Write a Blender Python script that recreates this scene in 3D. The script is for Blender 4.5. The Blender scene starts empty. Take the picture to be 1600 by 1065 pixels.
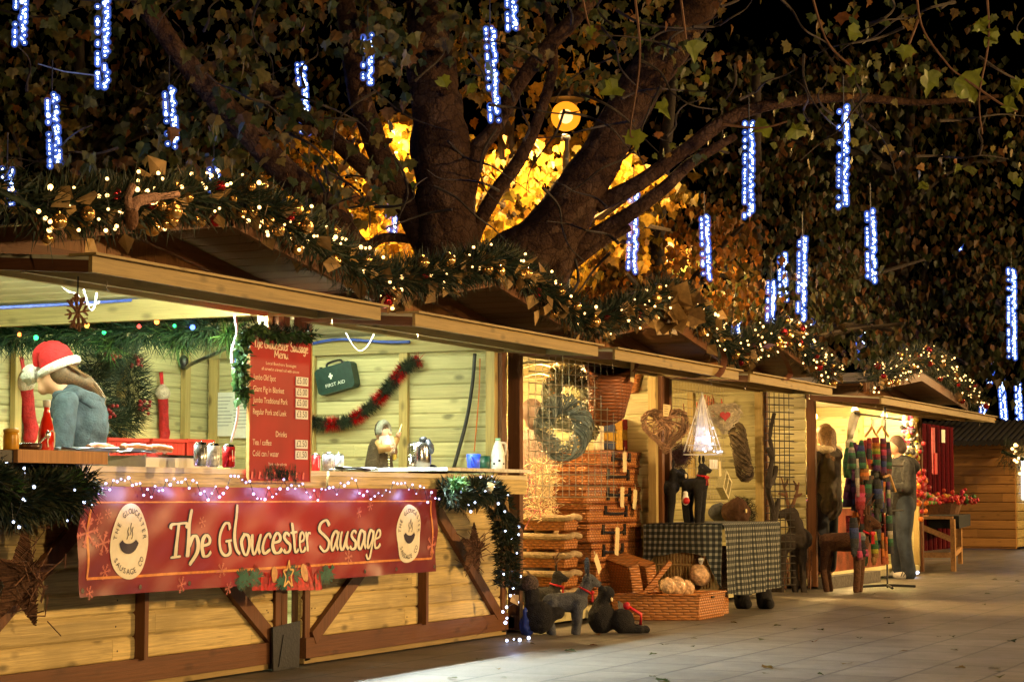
import bpy, math, random
from mathutils import Vector, Matrix, Quaternion, noise
R = math.radians
random.seed(7)
SC = bpy.context.scene
COL = SC.collection

# ------------------------------------------------------------------ camera, world, exposure
F, VPX, HOR, PCX, PCY = 3111.0, 2250.0, 776.0, 800.0, 532.5
CAM = Vector((0, -6.19, 1.0))
_p = math.atan((HOR - PCY) / F); _th = math.atan((VPX - PCX) / math.hypot(F, HOR - PCY))
_fh = Vector((math.cos(_th), math.sin(_th), 0)); RIGHT = Vector((math.sin(_th), -math.cos(_th), 0)); UPW = Vector((0, 0, 1))
FWD = _fh * math.cos(_p) + UPW * math.sin(_p); UPC = UPW * math.cos(_p) - _fh * math.sin(_p)
cam = bpy.data.cameras.new('camera'); camo = bpy.data.objects.new('camera', cam); COL.objects.link(camo)
cam.sensor_width = 36; cam.lens = F / 1600 * 36; cam.clip_end = 400; cam.clip_start = 0.1
m = Matrix((RIGHT, UPC, -FWD)).transposed().to_4x4(); m.translation = CAM; camo.matrix_world = m
SC.camera = camo
W = bpy.data.worlds.new('World'); SC.world = W; W.use_nodes = True
_bg = W.node_tree.nodes['Background']
_sky = W.node_tree.nodes.new('ShaderNodeTexSky'); _sky.sky_type = 'NISHITA'; _sky.sun_disc = False
_sky.sun_elevation = R(-6); _sky.sun_rotation = R(200)
W.node_tree.links.new(_sky.outputs[0], _bg.inputs[0]); _bg.inputs[1].default_value = 0.12
SC.view_settings.view_transform = 'Standard'; SC.view_settings.look = 'None'
SC.view_settings.exposure = 0.0; SC.view_settings.gamma = 1.0
SC.render.engine = 'CYCLES'
cy = SC.cycles
cy.use_denoising = True; cy.sample_clamp_indirect = 4.0; cy.sample_clamp_direct = 0
cy.max_bounces = 6; cy.transparent_max_bounces = 12; cy.caustics_reflective = False; cy.caustics_refractive = False
cy.use_adaptive_sampling = True; cy.adaptive_threshold = 0.02

def lamp(name, loc, power, color, radius=0.1, kind='POINT', target=None, spot=90, blend=.5):
    l = bpy.data.lights.new(name, kind); l.energy = power; l.use_shadow = True; l.color = color; l.shadow_soft_size = radius
    o = bpy.data.objects.new(name, l); COL.objects.link(o); o.location = loc
    if kind == 'SPOT':
        l.spot_size = R(spot); l.spot_blend = blend
        o.rotation_euler = (Vector(target) - Vector(loc)).to_track_quat('-Z', 'Y').to_euler()
    return o
SODIUM = (1.0, .56, .16)
# street lamps of the square that stand outside the frame, to the right of and behind the photographer; the last two are added fills
lamp('street_and_fill_light', (16.5, -13.5, 3.8), 8200, (1.0, .60, .22), .2, 'SPOT', (14.5, 0, .8), 92, .5)
lamp('street_and_fill_light', (0, -15, 4), 4600, (1.0, .66, .30), .2, 'SPOT', (9.5, 0, 1.0), 80, .6)
lamp('street_and_fill_light', (33, -10, 4.5), 5200, (1.0, .60, .20), .2, 'SPOT', (30, 0, .6), 100, .6)
lamp('street_and_fill_light', (9, -22, 7), 2900, (1.0, .74, .42), .2)  # unseen fill light, added to lift the dim tree crowns
lamp('street_and_fill_light', (35, -7, 5.2), 3400, (1.0, .62, .24), .2)  # unseen point light, added to brighten the dark trees at the far end

# ------------------------------------------------------------------ pixel -> point helpers (1600x1065 photograph)
def ray(x, y): return FWD * F + RIGHT * (x - PCX) - UPC * (y - PCY)
def P(x, y, Y=0.0):
    r = ray(x, y); return CAM + r * ((Y - CAM.y) / r.y)
def G(x, y, z=0.0):
    r = ray(x, y); return CAM + r * ((z - CAM.z) / r.z)
def XP(x, y, X):
    r = ray(x, y); return CAM + r * ((X - CAM.x) / r.x)
def D(x, y, d): return CAM + ray(x, y) / F * d

# ------------------------------------------------------------------ materials
MATS = {}
class NT:
    def __init__(s, name):
        s.m = bpy.data.materials.new(name); s.m.use_nodes = True; s.t = s.m.node_tree; s.n = s.t.nodes; s.n.clear()
        s.out = s.n.new('ShaderNodeOutputMaterial')
    def new(s, t, **k):
        o = s.n.new('ShaderNode' + t)
        for a, v in k.items():
            if a.startswith('i_'):
                key = a[2:]; key = int(key) if key.isdigit() else key.replace('_', ' ')
                o.inputs[key].default_value = v
            else: setattr(o, a, v)
        return o
    def l(s, a, b): s.t.links.new(a, b)
    def ramp(s, fac, stops):
        r = s.new('ValToRGB'); e = r.color_ramp.elements
        while len(e) < len(stops): e.new(.5)
        for q, (p, c) in zip(e, stops): q.position = p; q.color = (*c, 1)
        s.l(fac, r.inputs[0]); return r.outputs[0]
    def mix(s, a, b, f, mode='MIX'):
        x = s.new('Mix', data_type='RGBA', blend_type=mode)
        for v, k in ((f, 0), (a, 6), (b, 7)):
            if hasattr(v, 'links'): s.l(v, x.inputs[k])
            else: x.inputs[k].default_value = v if k == 0 else (*v, 1)
        return x.outputs[2]

def mat(name, col, rough=.6, metal=0.0, var=.25, scale=30.0, bump=0.0, bscale=60.0, island=0.0, spec=.4, sheen=0, alpha=None, transl=0):
    if name in MATS: return MATS[name]
    t = NT(name); b = t.new('BsdfPrincipled'); tc = t.new('TexCoord')
    b.inputs['Roughness'].default_value = rough; b.inputs['Metallic'].default_value = metal
    b.inputs['Specular IOR Level'].default_value = spec
    n = t.new('TexNoise', i_Scale=scale, i_Detail=4.0); t.l(tc.outputs['Object'], n.inputs['Vector'])
    dk = tuple(c * (1 - var) for c in col); lt = tuple(min(1, c * (1 + var)) for c in col)
    c = t.ramp(n.outputs[0], [(.3, dk), (.7, lt)])
    if island:
        g = t.new('NewGeometry'); mr = t.new('MapRange', i_3=1 - island, i_4=1 + island); t.l(g.outputs['Random Per Island'], mr.inputs[0])
        hs = t.new('HueSaturation'); t.l(mr.outputs[0], hs.inputs['Value']); t.l(c, hs.inputs['Color']); c = hs.outputs[0]
    t.l(c, b.inputs['Base Color'])
    if sheen: b.inputs['Sheen Weight'].default_value = sheen
    if bump:
        n2 = t.new('TexNoise', i_Scale=bscale, i_Detail=5.0); t.l(tc.outputs['Object'], n2.inputs['Vector'])
        bp = t.new('Bump', i_Strength=bump, i_Distance=.02); t.l(n2.outputs[0], bp.inputs['Height']); t.l(bp.outputs[0], b.inputs['Normal'])
    sh = b.outputs[0]
    if transl:
        tr = t.new('BsdfTranslucent'); t.l(c, tr.inputs[0]); mx = t.new('MixShader', i_0=transl); t.l(sh, mx.inputs[1]); t.l(tr.outputs[0], mx.inputs[2]); sh = mx.outputs[0]
    if alpha is not None:
        tr = t.new('BsdfTransparent'); mx = t.new('MixShader', i_0=alpha); t.l(tr.outputs[0], mx.inputs[1]); t.l(sh, mx.inputs[2]); sh = mx.outputs[0]
    t.l(sh, t.out.inputs[0]); MATS[name] = t.m; return t.m

def barkmat(name, a, b_, c_):
    t = NT(name); b = t.new('BsdfPrincipled', i_Roughness=.95); b.inputs['Specular IOR Level'].default_value = .1; tc = t.new('TexCoord')
    n = t.new('TexNoise', i_Scale=3.0, i_Detail=6.0, i_Roughness=.7); t.l(tc.outputs['Object'], n.inputs['Vector'])
    w_ = t.mix((0, 0, 0), (0, 0, 0), .12); t.l(tc.outputs['Object'], w_.node.inputs[6]); t.l(n.outputs['Color'], w_.node.inputs[7])
    v = t.new('TexVoronoi', i_Scale=6.5); v.feature = 'F1'; t.l(w_, v.inputs['Vector']); v2 = t.new('TexVoronoi', i_Scale=9.0); v2.feature = 'DISTANCE_TO_EDGE'; t.l(w_, v2.inputs['Vector'])
    c = t.ramp(v.outputs['Color'], [(.2, a), (.55, b_), (.85, c_)]); e = t.new('MapRange', i_1=0.0, i_2=.08, i_3=.75, i_4=0.0); t.l(v2.outputs['Distance'], e.inputs[0]); c = t.mix(c, tuple(x * .3 for x in a), e.outputs[0])
    n2 = t.new('TexNoise', i_Scale=40.0, i_Detail=6.0); t.l(tc.outputs['Object'], n2.inputs['Vector']); f_ = t.new('MapRange', i_1=.4, i_2=.7, i_3=0, i_4=.5); t.l(n2.outputs[0], f_.inputs[0]); c = t.mix(c, tuple(x * .5 for x in b_), f_.outputs[0])
    t.l(c, b.inputs['Base Color']); h = t.new('Math', operation='ADD'); t.l(v2.outputs['Distance'], h.inputs[0]); t.l(n2.outputs[0], h.inputs[1])
    bp = t.new('Bump', i_Strength=1.0, i_Distance=.03); t.l(h.outputs[0], bp.inputs['Height']); t.l(bp.outputs[0], b.inputs['Normal']); t.l(b.outputs[0], t.out.inputs[0]); return t.m
def emit(name, col, strength, sample=False):
    if name in MATS: return MATS[name]
    t = NT(name); e = t.new('Emission', i_Strength=strength); e.inputs[0].default_value = (*col, 1)
    t.l(e.outputs[0], t.out.inputs[0])
    t.m.cycles.emission_sampling = 'AUTO' if sample else 'NONE'
    MATS[name] = t.m; return t.m

def wood(name, col, axis='x', rough=.55, knots=.9, island=.22, grain=.35, dirt=0.0):
    if name in MATS: return MATS[name]
    t = NT(name); b = t.new('BsdfPrincipled'); tc = t.new('TexCoord'); g = t.new('NewGeometry')
    ax = {'x': (.9, 30, 30), 'y': (30, .9, 30), 'z': (30, 30, .9)}[axis]
    off = t.new('VectorMath', operation='SCALE'); off.inputs[0].default_value = (13.1, 7.7, 5.3); t.l(g.outputs['Random Per Island'], off.inputs['Scale'])
    add = t.new('VectorMath', operation='ADD'); t.l(tc.outputs['Object'], add.inputs[0]); t.l(off.outputs[0], add.inputs[1])
    mp = t.new('Mapping'); mp.inputs['Scale'].default_value = ax; t.l(add.outputs[0], mp.inputs[0])
    n = t.new('TexNoise', i_Scale=2.2, i_Detail=9.0, i_Roughness=.7, i_Distortion=.9); t.l(mp.outputs[0], n.inputs['Vector'])
    dk = tuple(c * (1 - grain) for c in col); lt = tuple(min(1, c * (1 + grain * .5)) for c in col)
    c = t.ramp(n.outputs[0], [(.3, dk), (.65, lt)])
    # knots
    mk = t.new('Mapping'); mk.inputs['Scale'].default_value = {'x': (4.2, 9, 9), 'y': (9, 4.2, 9), 'z': (9, 9, 4.2)}[axis]; t.l(add.outputs[0], mk.inputs[0])
    v = t.new('TexVoronoi', i_Scale=1.0, i_Randomness=1.0); t.l(mk.outputs[0], v.inputs['Vector'])
    kf = t.new('MapRange', i_1=.09, i_2=.24, i_3=knots, i_4=0.0); t.l(v.outputs['Distance'], kf.inputs[0])
    c = t.mix(c, tuple(x * .28 for x in col), kf.outputs[0])
    mr = t.new('MapRange', i_3=1 - island, i_4=1 + island); t.l(g.outputs['Random Per Island'], mr.inputs[0])
    hs = t.new('HueSaturation'); t.l(mr.outputs[0], hs.inputs['Value']); t.l(c, hs.inputs['Color']); c = hs.outputs[0]
    n3 = t.new('TexNoise', i_Scale=1.7, i_Detail=5.0); t.l(tc.outputs['Object'], n3.inputs['Vector'])
    st = t.new('MapRange', i_1=.5, i_2=.75, i_3=0.0, i_4=.3 + dirt); t.l(n3.outputs[0], st.inputs[0])
    c = t.mix(c, tuple(x * .5 for x in col), st.outputs[0])
    t.l(c, b.inputs['Base Color']); b.inputs['Roughness'].default_value = rough; b.inputs['Specular IOR Level'].default_value = .3
    bp = t.new('Bump', i_Strength=.25, i_Distance=.01); t.l(n.outputs[0], bp.inputs['Height']); t.l(bp.outputs[0], b.inputs['Normal'])
    t.l(b.outputs[0], t.out.inputs[0]); MATS[name] = t.m; return t.m

def wicker(name, col, scale=24.0, dark=.55):
    if name in MATS: return MATS[name]
    t = NT(name); b = t.new('BsdfPrincipled'); tc = t.new('TexCoord')
    sx = t.new('SeparateXYZ'); t.l(tc.outputs['Object'], sx.inputs[0])
    ad = t.new('Math', operation='ADD'); t.l(sx.outputs[0], ad.inputs[0]); t.l(sx.outputs[1], ad.inputs[1])
    cb = t.new('CombineXYZ'); t.l(ad.outputs[0], cb.inputs[0]); t.l(sx.outputs[2], cb.inputs[1])
    def mth(op, x, y=None):
        o = t.new('Math', operation=op)
        for i_, q in enumerate((x, y)):
            if q is None: continue
            if hasattr(q, 'links'): t.l(q, o.inputs[i_])
            else: o.inputs[i_].default_value = q
        return o.outputs[0]
    A_, B_ = scale * .75, scale * 1.9
    row = mth('FLOOR', mth('MULTIPLY', sx.outputs[2], B_)); ph = mth('MULTIPLY', mth('MODULO', row, 2.0), .5)
    su = mth('ABSOLUTE', mth('SINE', mth('MULTIPLY', mth('ADD', mth('MULTIPLY', ad.outputs[0], A_), ph), math.pi)))
    sv = mth('ABSOLUTE', mth('SINE', mth('MULTIPLY', mth('MULTIPLY', sx.outputs[2], B_), math.pi)))
    hgt = mth('MULTIPLY', mth('POWER', su, .6), mth('POWER', sv, .5))
    nr = t.new('TexNoise', i_Scale=scale * 2.2, i_Detail=2.0); t.l(tc.outputs['Object'], nr.inputs['Vector']); hcol = mth('MULTIPLY_ADD', hgt, .8); hcol.node.inputs[2].default_value = -.1; hcol = mth('ADD', hcol, mth('MULTIPLY', nr.outputs[0], .45))
    brc = t.ramp(hcol, [(.12, tuple(c * dark for c in col)), (.55, tuple(c * .75 for c in col)), (1.0, tuple(min(1, c * 1.15) for c in col))])
    n = t.new('TexNoise', i_Scale=9.0, i_Detail=3.0); t.l(tc.outputs['Object'], n.inputs['Vector'])
    c = t.mix(brc, tuple(x * .5 for x in col), t.new('MapRange', i_1=.5, i_2=.8, i_3=0, i_4=.6).outputs[0])
    mr = c.node.inputs[0].links[0].from_node; t.l(n.outputs[0], mr.inputs[0])
    t.l(c, b.inputs['Base Color']); b.inputs['Roughness'].default_value = .45
    bp = t.new('Bump', i_Strength=.9, i_Distance=.010); t.l(hgt, bp.inputs['Height']); t.l(bp.outputs[0], b.inputs['Normal'])
    t.l(b.outputs[0], t.out.inputs[0]); MATS[name] = t.m; return t.m

def leafmat(name, stops, transl=.45):
    if name in MATS: return MATS[name]
    t = NT(name); g = t.new('NewGeometry'); tc = t.new('TexCoord')
    c = t.ramp(g.outputs['Random Per Island'], stops)
    n = t.new('TexNoise', i_Scale=22.0, i_Detail=3.0); t.l(tc.outputs['Object'], n.inputs['Vector'])
    v = t.new('MapRange', i_1=.3, i_2=.7, i_3=.65, i_4=1.25); t.l(n.outputs[0], v.inputs[0])
    hs = t.new('HueSaturation'); t.l(v.outputs[0], hs.inputs['Value']); t.l(c, hs.inputs['Color']); c = hs.outputs[0]
    d = t.new('BsdfPrincipled', i_Roughness=.5); t.l(c, d.inputs['Base Color']); d.inputs['Specular IOR Level'].default_value = .25
    tr = t.new('BsdfTranslucent'); t.l(c, tr.inputs[0])
    mx = t.new('MixShader', i_0=transl); t.l(d.outputs[0], mx.inputs[1]); t.l(tr.outputs[0], mx.inputs[2]); t.l(mx.outputs[0], t.out.inputs[0])
    MATS[name] = t.m; return t.m

M = dict(
    plank=wood('pine_planks', (.52, .385, .155), 'x', dirt=.3, grain=.5), plank_y=wood('pine_planks_depth', (.50, .45, .24), 'y'),
    plank_in=wood('pine_planks_inside', (.50, .45, .24), 'x'), plank_z=wood('pine_upright', (.42, .31, .12), 'z'),
    brown=wood('stained_brown_x', (.13, .05, .018), 'x', knots=.5), brown_z=wood('stained_brown_z', (.13, .05, .018), 'z', knots=.5),
    brown_y=wood('stained_brown_y', (.11, .045, .018), 'y', knots=.5),
    fascia=wood('hatch_wood', (.29, .20, .075), 'x', knots=.7), fascia_y=wood('hatch_wood_depth', (.26, .21, .09), 'y', knots=.7),
    ply=mat('pale_plywood', (.50, .47, .33), .6, scale=6, var=.08), felt=mat('roofing_felt', (.02, .018, .016), .9, bump=.4),
    black=mat('black_plastic', (.012, .012, .014), .4), white=mat('white_paint', (.75, .75, .72), .5, var=.05),
    red=mat('red_vinyl', (.42, .012, .012), .35, scale=3, var=.18), cream=mat('cream_print', (.72, .64, .47), .5, var=.06),
    navy=mat('dark_print', (.02, .012, .03), .5), gold=mat('gold_print', (.62, .22, .05), .45), redlight=mat('pale_red_print', (.62, .13, .08), .5),
    steel=mat('steel', (.75, .74, .72), .16, 1.0, var=.05), paper=mat('paper', (.72, .71, .66), .7, var=.04),
    card=mat('cream_card', (.68, .56, .30), .7, var=.08), wicker=wicker('honey_wicker', (.50, .19, .05)), wick_dk=wicker('brown_wicker', (.30, .09, .025), 20),
    willow=mat('grey_green_willow', (.19, .20, .15), .6, island=.5), twig=mat('brown_twig', (.13, .06, .03), .8, island=.5, bump=.3),
    pinkwick=mat('pale_brown_willow', (.34, .2, .12), .7, island=.6), whitewick=mat('whitewashed_willow', (.62, .55, .42), .7, island=.3),
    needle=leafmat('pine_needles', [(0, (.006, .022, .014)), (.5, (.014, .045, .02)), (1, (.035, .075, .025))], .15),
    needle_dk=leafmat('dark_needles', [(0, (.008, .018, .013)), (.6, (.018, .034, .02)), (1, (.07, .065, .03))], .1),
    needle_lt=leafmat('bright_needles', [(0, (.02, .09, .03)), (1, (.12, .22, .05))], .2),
    tinsel=mat('red_tinsel', (.55, .008, .012), .25, .6, island=.6), berry=mat('red_berry', (.22, .006, .012), .3),
    goldb=mat('gold_bauble', (.75, .42, .13), .18, .9, var=.1), redb=mat('red_bauble', (.35, .01, .015), .15, .7), leafgold=leafmat('gold_fabric_leaf', [(0, (.14, .08, .03)), (1, (.40, .25, .09))], .1),
    bark=barkmat('plane_bark', (.036, .018, .010), (.055, .028, .014), (.09, .052, .028)), bark_dk=mat('dark_bark', (.03, .022, .017), .9, bump=.8, bscale=20),
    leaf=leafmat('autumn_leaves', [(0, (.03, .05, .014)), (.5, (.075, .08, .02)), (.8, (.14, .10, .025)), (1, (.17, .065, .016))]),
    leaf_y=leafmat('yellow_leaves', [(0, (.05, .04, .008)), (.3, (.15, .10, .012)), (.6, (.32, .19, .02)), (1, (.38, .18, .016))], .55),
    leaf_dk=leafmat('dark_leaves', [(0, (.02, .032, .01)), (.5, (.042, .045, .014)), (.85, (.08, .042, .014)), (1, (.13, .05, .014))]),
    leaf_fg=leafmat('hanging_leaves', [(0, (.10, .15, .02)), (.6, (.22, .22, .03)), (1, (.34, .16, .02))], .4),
    led_w=emit('warm_led', (1.0, .56, .18), 6), led_c=emit('cool_led', (.6, .7, 1.0), 7), led_bc=emit('blue_white_led', (.6, .8, 1.0), 14),
    led_p=emit('violet_led', (.62, .5, 1.0), 4),
    felt_g=mat('grey_felt', (.085, .09, .105), .95, bump=.8, bscale=120), felt_k=mat('black_felt', (.012, .011, .012), .95, bump=.8, bscale=120), felt_b=mat('brown_fur', (.075, .032, .015), .95, bump=1, bscale=90),
    ribbon=mat('red_ribbon', (.5, .012, .02), .45), skin=mat('skin', (.48, .26, .17), .5, var=.06), wire=mat('white_cable', (.5, .5, .5), .4), gridm=mat('galvanised_wire', (.45, .40, .30), .35, .7), gridk=mat('black_wire', (.03, .026, .02), .5),
    blue=mat('blue_plastic', (.02, .06, .62), .35), green=mat('dark_green_plastic', (.004, .05, .03), .4), redp=mat('red_crate_plastic', (.36, .022, .016), .4),
)

# ------------------------------------------------------------------ mesh builder
def frame(d, up=Vector((0, 0, 1))):
    d = d.normalized(); s = d.cross(up)
    if s.length < 1e-4: s = d.cross(Vector((0, 1, 0)))
    s.normalize(); return d, s, s.cross(d)
class MB:
    def __init__(s): s.v = []; s.f = []; s.mi = []; s.mats = []
    def mat(s, m):
        if m not in s.mats: s.mats.append(m)
        s.cur = s.mats.index(m); return s
    cur = 0
    def add(s, vs, fs):
        o = len(s.v); s.v.extend(tuple(v) for v in vs); s.f.extend(tuple(i + o for i in f) for f in fs); s.mi.extend([s.cur] * len(fs)); return s
    def box(s, a, b, M4=None):
        x0, y0, z0 = a; x1, y1, z1 = b
        vs = [Vector(v) for v in ((x0, y0, z0), (x1, y0, z0), (x1, y1, z0), (x0, y1, z0), (x0, y0, z1), (x1, y0, z1), (x1, y1, z1), (x0, y1, z1))]
        if M4: vs = [M4 @ v for v in vs]
        return s.add(vs, [(0, 3, 2, 1), (4, 5, 6, 7), (0, 1, 5, 4), (1, 2, 6, 5), (2, 3, 7, 6), (3, 0, 4, 7)])
    def bar(s, p, q, w, h, up=Vector((0, 0, 1))):
        p = Vector(p); q = Vector(q); d, a, u = frame(q - p, up); a = a * w / 2; u = u * h / 2
        return s.add([p - a - u, p + a - u, p + a + u, p - a + u, q - a - u, q + a - u, q + a + u, q - a + u],
                     [(3, 2, 1, 0), (4, 5, 6, 7), (0, 1, 5, 4), (1, 2, 6, 5), (2, 3, 7, 6), (3, 0, 4, 7)])
    def tube(s, pts, r, n=6, cap=True, jit=0):
        pts = [Vector(p) for p in pts]; rs = r if hasattr(r, '__len__') else [r] * len(pts)
        vs = []; up = Vector((0.13, .21, 1)).normalized()
        for i, p in enumerate(pts):
            d = (pts[min(i + 1, len(pts) - 1)] - pts[max(i - 1, 0)])
            if d.length < 1e-6: d = Vector((0, 0, 1))
            d, a, u = frame(d, up)
            for k in range(n):
                t = 2 * math.pi * k / n; j = 1 + jit * noise.noise(p * 3 + Vector((k * 1.7, 0, 0))) if jit else 1
                vs.append(p + (a * math.cos(t) + u * math.sin(t)) * rs[i] * j)
        fs = [(i * n + k, i * n + (k + 1) % n, (i + 1) * n + (k + 1) % n, (i + 1) * n + k) for i in range(len(pts) - 1) for k in range(n)]
        if cap: fs += [tuple(range(n - 1, -1, -1)), tuple(range((len(pts) - 1) * n, len(pts) * n))]
        return s.add(vs, fs)
    def lathe(s, c, prof, n=16, M4=None, cap=True):
        c = Vector(c); vs = []
        for r, z in prof:
            for k in range(n):
                t = 2 * math.pi * k / n; v = Vector((r * math.cos(t), r * math.sin(t), z)); vs.append(c + (M4 @ v if M4 else v))
        fs = [(i * n + k, i * n + (k + 1) % n, (i + 1) * n + (k + 1) % n, (i + 1) * n + k) for i in range(len(prof) - 1) for k in range(n)]
        if cap: fs += [tuple(range(n - 1, -1, -1)), tuple(range((len(prof) - 1) * n, len(prof) * n))]
        return s.add(vs, fs)
    def ball(s, c, r, n=10, m=6, M4=None):
        r = r if hasattr(r, '__len__') else (r, r, r); c = Vector(c); vs = [Vector((0, 0, -r[2]))]
        for i in range(1, m):
            a = math.pi * i / m - math.pi / 2
            for k in range(n): t = 2 * math.pi * k / n; vs.append(Vector((r[0] * math.cos(a) * math.cos(t), r[1] * math.cos(a) * math.sin(t), r[2] * math.sin(a))))
        vs.append(Vector((0, 0, r[2]))); L = len(vs) - 1
        fs = [(0, 1 + (k + 1) % n, 1 + k) for k in range(n)] + [(L, L - n + k, L - n + (k + 1) % n) for k in range(n)]
        fs += [(1 + i * n + k, 1 + i * n + (k + 1) % n, 1 + (i + 1) * n + (k + 1) % n, 1 + (i + 1) * n + k) for i in range(m - 2) for k in range(n)]
        return s.add([c + (M4 @ v if M4 else v) for v in vs], fs)
    def prism(s, poly, fn, t):           # 2D outline -> fn(u,v,w) with w 0..t
        n = len(poly); vs = [fn(u, v, 0) for u, v in poly] + [fn(u, v, t) for u, v in poly]
        return s.add(vs, [tuple(range(n - 1, -1, -1)), tuple(range(n, 2 * n))] + [(i, (i + 1) % n, n + (i + 1) % n, n + i) for i in range(n)])
    def plank(s, o, du, dn, L, z0, h, t, dv=Vector((0, 0, 1))):    # log-lap board
        o = Vector(o); pr = [(0, 0), (.002, t * .45), (.012, t * .9), (h * .35, t), (h - .02, t * .97), (h - .007, t * .45), (h - .007, 0)]
        vs = [o + dv * (z0 + a) + dn * b for a, b in pr] + [o + du * L + dv * (z0 + a) + dn * b for a, b in pr]; n = len(pr)
        return s.add(vs, [tuple(range(n)), tuple(range(2 * n - 1, n - 1, -1))] + [(i, n + i, n + (i + 1) % n, (i + 1) % n) for i in range(n)])
    def planks(s, o, du, dn, L, z0, z1, h, t=.02, dv=Vector((0, 0, 1)), seg=None):
        z = z0
        while z < z1 - .01:
            hh = min(h, z1 - z); 
            if seg:
                u = 0; 
                while u < L - .01:
                    w = min(L - u, seg * random.uniform(.6, 1.5)); s.plank(Vector(o) + du * u, du, dn, w - .002, z, hh, t, dv); u += w
            else: s.plank(o, du, dn, L, z, hh, t, dv)
            z += h
        return s
    def build(s, name, m=None, parent=None, smooth=False, local=False):
        if not s.v: return None
        me = bpy.data.meshes.new(name); off = Vector((0, 0, 0))
        if parent and not local: off = Vector(parent.get('_o', (0, 0, 0)))
        me.from_pydata([Vector(v) - off for v in s.v], [], s.f)
        ms = s.mats or [m]
        for q in ms: me.materials.append(q)
        if len(ms) > 1: me.polygons.foreach_set('material_index', s.mi)
        if smooth: me.polygons.foreach_set('use_smooth', [True] * len(me.polygons))
        return link(name, me, parent)
def link(name, me, parent=None):
    o = bpy.data.objects.new(name, me); COL.objects.link(o)
    if parent: o.parent = parent; o['_o'] = parent.get('_o', (0, 0, 0))
    return o
def tag(o, label, cat, group=None, kind=None):
    if label: o['label'] = label
    if cat: o['category'] = cat
    if group: o['group'] = group
    if kind: o['kind'] = kind
    return o
def thing(name, label, cat, loc=(0, 0, 0), group=None):
    o = bpy.data.objects.new(name, None); COL.objects.link(o); o.location = loc; o['_o'] = tuple(loc); o.empty_display_size = .1
    return tag(o, label, cat, group)
def dup(root, loc, rotz=0, label=None, scale=1):
    def cp(o, par):
        c = o.copy(); COL.objects.link(c); c.parent = par
        for ch in o.children: cp(ch, c)
        return c
    r = cp(root, None); r.location = loc; r.rotation_euler = (0, 0, rotz); r.scale = (scale,) * 3
    if label: r['label'] = label
    return r
_bm = {}
def bulbs(parent, pts, r, m, name='bulb'):
    off = Vector(parent.get('_o', (0, 0, 0)))
    for p in pts:
        rr = r * random.choice((.7, .85, 1, 1, 1.25)); k = (round(rr, 4), m.name, name)
        if k not in _bm:
            b = MB(); b.ball((0, 0, 0), rr, 8, 5); me = bpy.data.meshes.new(name); me.from_pydata(b.v, [], b.f); me.materials.append(m)
            me.polygons.foreach_set('use_smooth', [True] * len(me.polygons)); _bm[k] = me
        o = link(name, _bm[k], parent); o.location = Vector(p) - off
def ev_mesh(o):
    dg = bpy.context.evaluated_depsgraph_get(); dg.update(); return bpy.data.meshes.new_from_object(o.evaluated_get(dg))
def blob(name, prims, m, parent=None, voxel=.02, sm=4, fn=None, noise_a=0):
    """one continuous skin over overlapping capsules and ellipsoids"""
    b = MB()
    for p in prims:
        if p[0] == 'c':
            a, c, r0, r1 = Vector(p[1]), Vector(p[2]), p[3], p[4]; N = 5
            pts = [a.lerp(c, i / N) for i in range(N + 1)]
            b.tube(pts, [r0 + (r1 - r0) * i / N for i in range(N + 1)], 12); b.ball(a, r0 * .99, 12, 8); b.ball(c, r1 * .99, 12, 8)
        else:
            M4 = p[3] if len(p) > 3 else None; b.ball(p[1], p[2], 16, 10, M4)
    if fn: b.v = [tuple(fn(Vector(v))) for v in b.v]
    off = Vector(parent.get('_o', (0, 0, 0))) if parent else Vector()
    me = bpy.data.meshes.new(name); me.from_pydata([Vector(v) - off for v in b.v], [], b.f)
    o = bpy.data.objects.new(name, me); COL.objects.link(o)
    rm = o.modifiers.new('r', 'REMESH'); rm.mode = 'VOXEL'; rm.voxel_size = voxel
    s = o.modifiers.new('s', 'SMOOTH'); s.iterations = sm; s.factor = .5
    me2 = ev_mesh(o); bpy.data.objects.remove(o)
    if noise_a:
        for v in me2.vertices: q = Vector((v.co.x * 12, v.co.y * 12, v.co.z * (3.5 if voxel >= .016 else 9))); v.co += v.normal * noise_a * (noise.noise(q) + .7 * noise.noise(q * 2.3) - .5 * abs(noise.noise(q * 1.5 + Vector((7, 3, 1)))))
    me2.materials.clear(); me2.materials.append(m); me2.polygons.foreach_set('use_smooth', [True] * len(me2.polygons)); me2.name = name
    return link(name, me2, parent)
def spline(pts, n=6, closed=False):
    pts = [Vector(p) for p in pts]; out = []; N = len(pts)
    for i in range(N if closed else N - 1):
        g = (lambda k: pts[k % N]) if closed else (lambda k: pts[max(0, min(N - 1, k))])
        a, b, c, d = g(i - 1), g(i), g(i + 1), g(i + 2)
        for k in range(n):
            t = k / n; out.append(.5 * ((2 * b) + (c - a) * t + (2 * a - 5 * b + 4 * c - d) * t * t + (3 * b - a - 3 * c + d) * t ** 3))
    if not closed: out.append(pts[-1])
    return out
def rv(s=1): return Vector((random.uniform(-1, 1), random.uniform(-1, 1), random.uniform(-1, 1))) * s
def rdir():
    while True:
        v = rv()
        if .05 < v.length < 1: return v.normalized()
def sample(path, t):
    L = [(path[i + 1] - path[i]).length for i in range(len(path) - 1)]; s = t * sum(L)
    for i, l in enumerate(L):
        if s <= l or i == len(L) - 1: return path[i].lerp(path[i + 1], min(1, s / max(l, 1e-6))), (path[i + 1] - path[i]).normalized()
        s -= l
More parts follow.
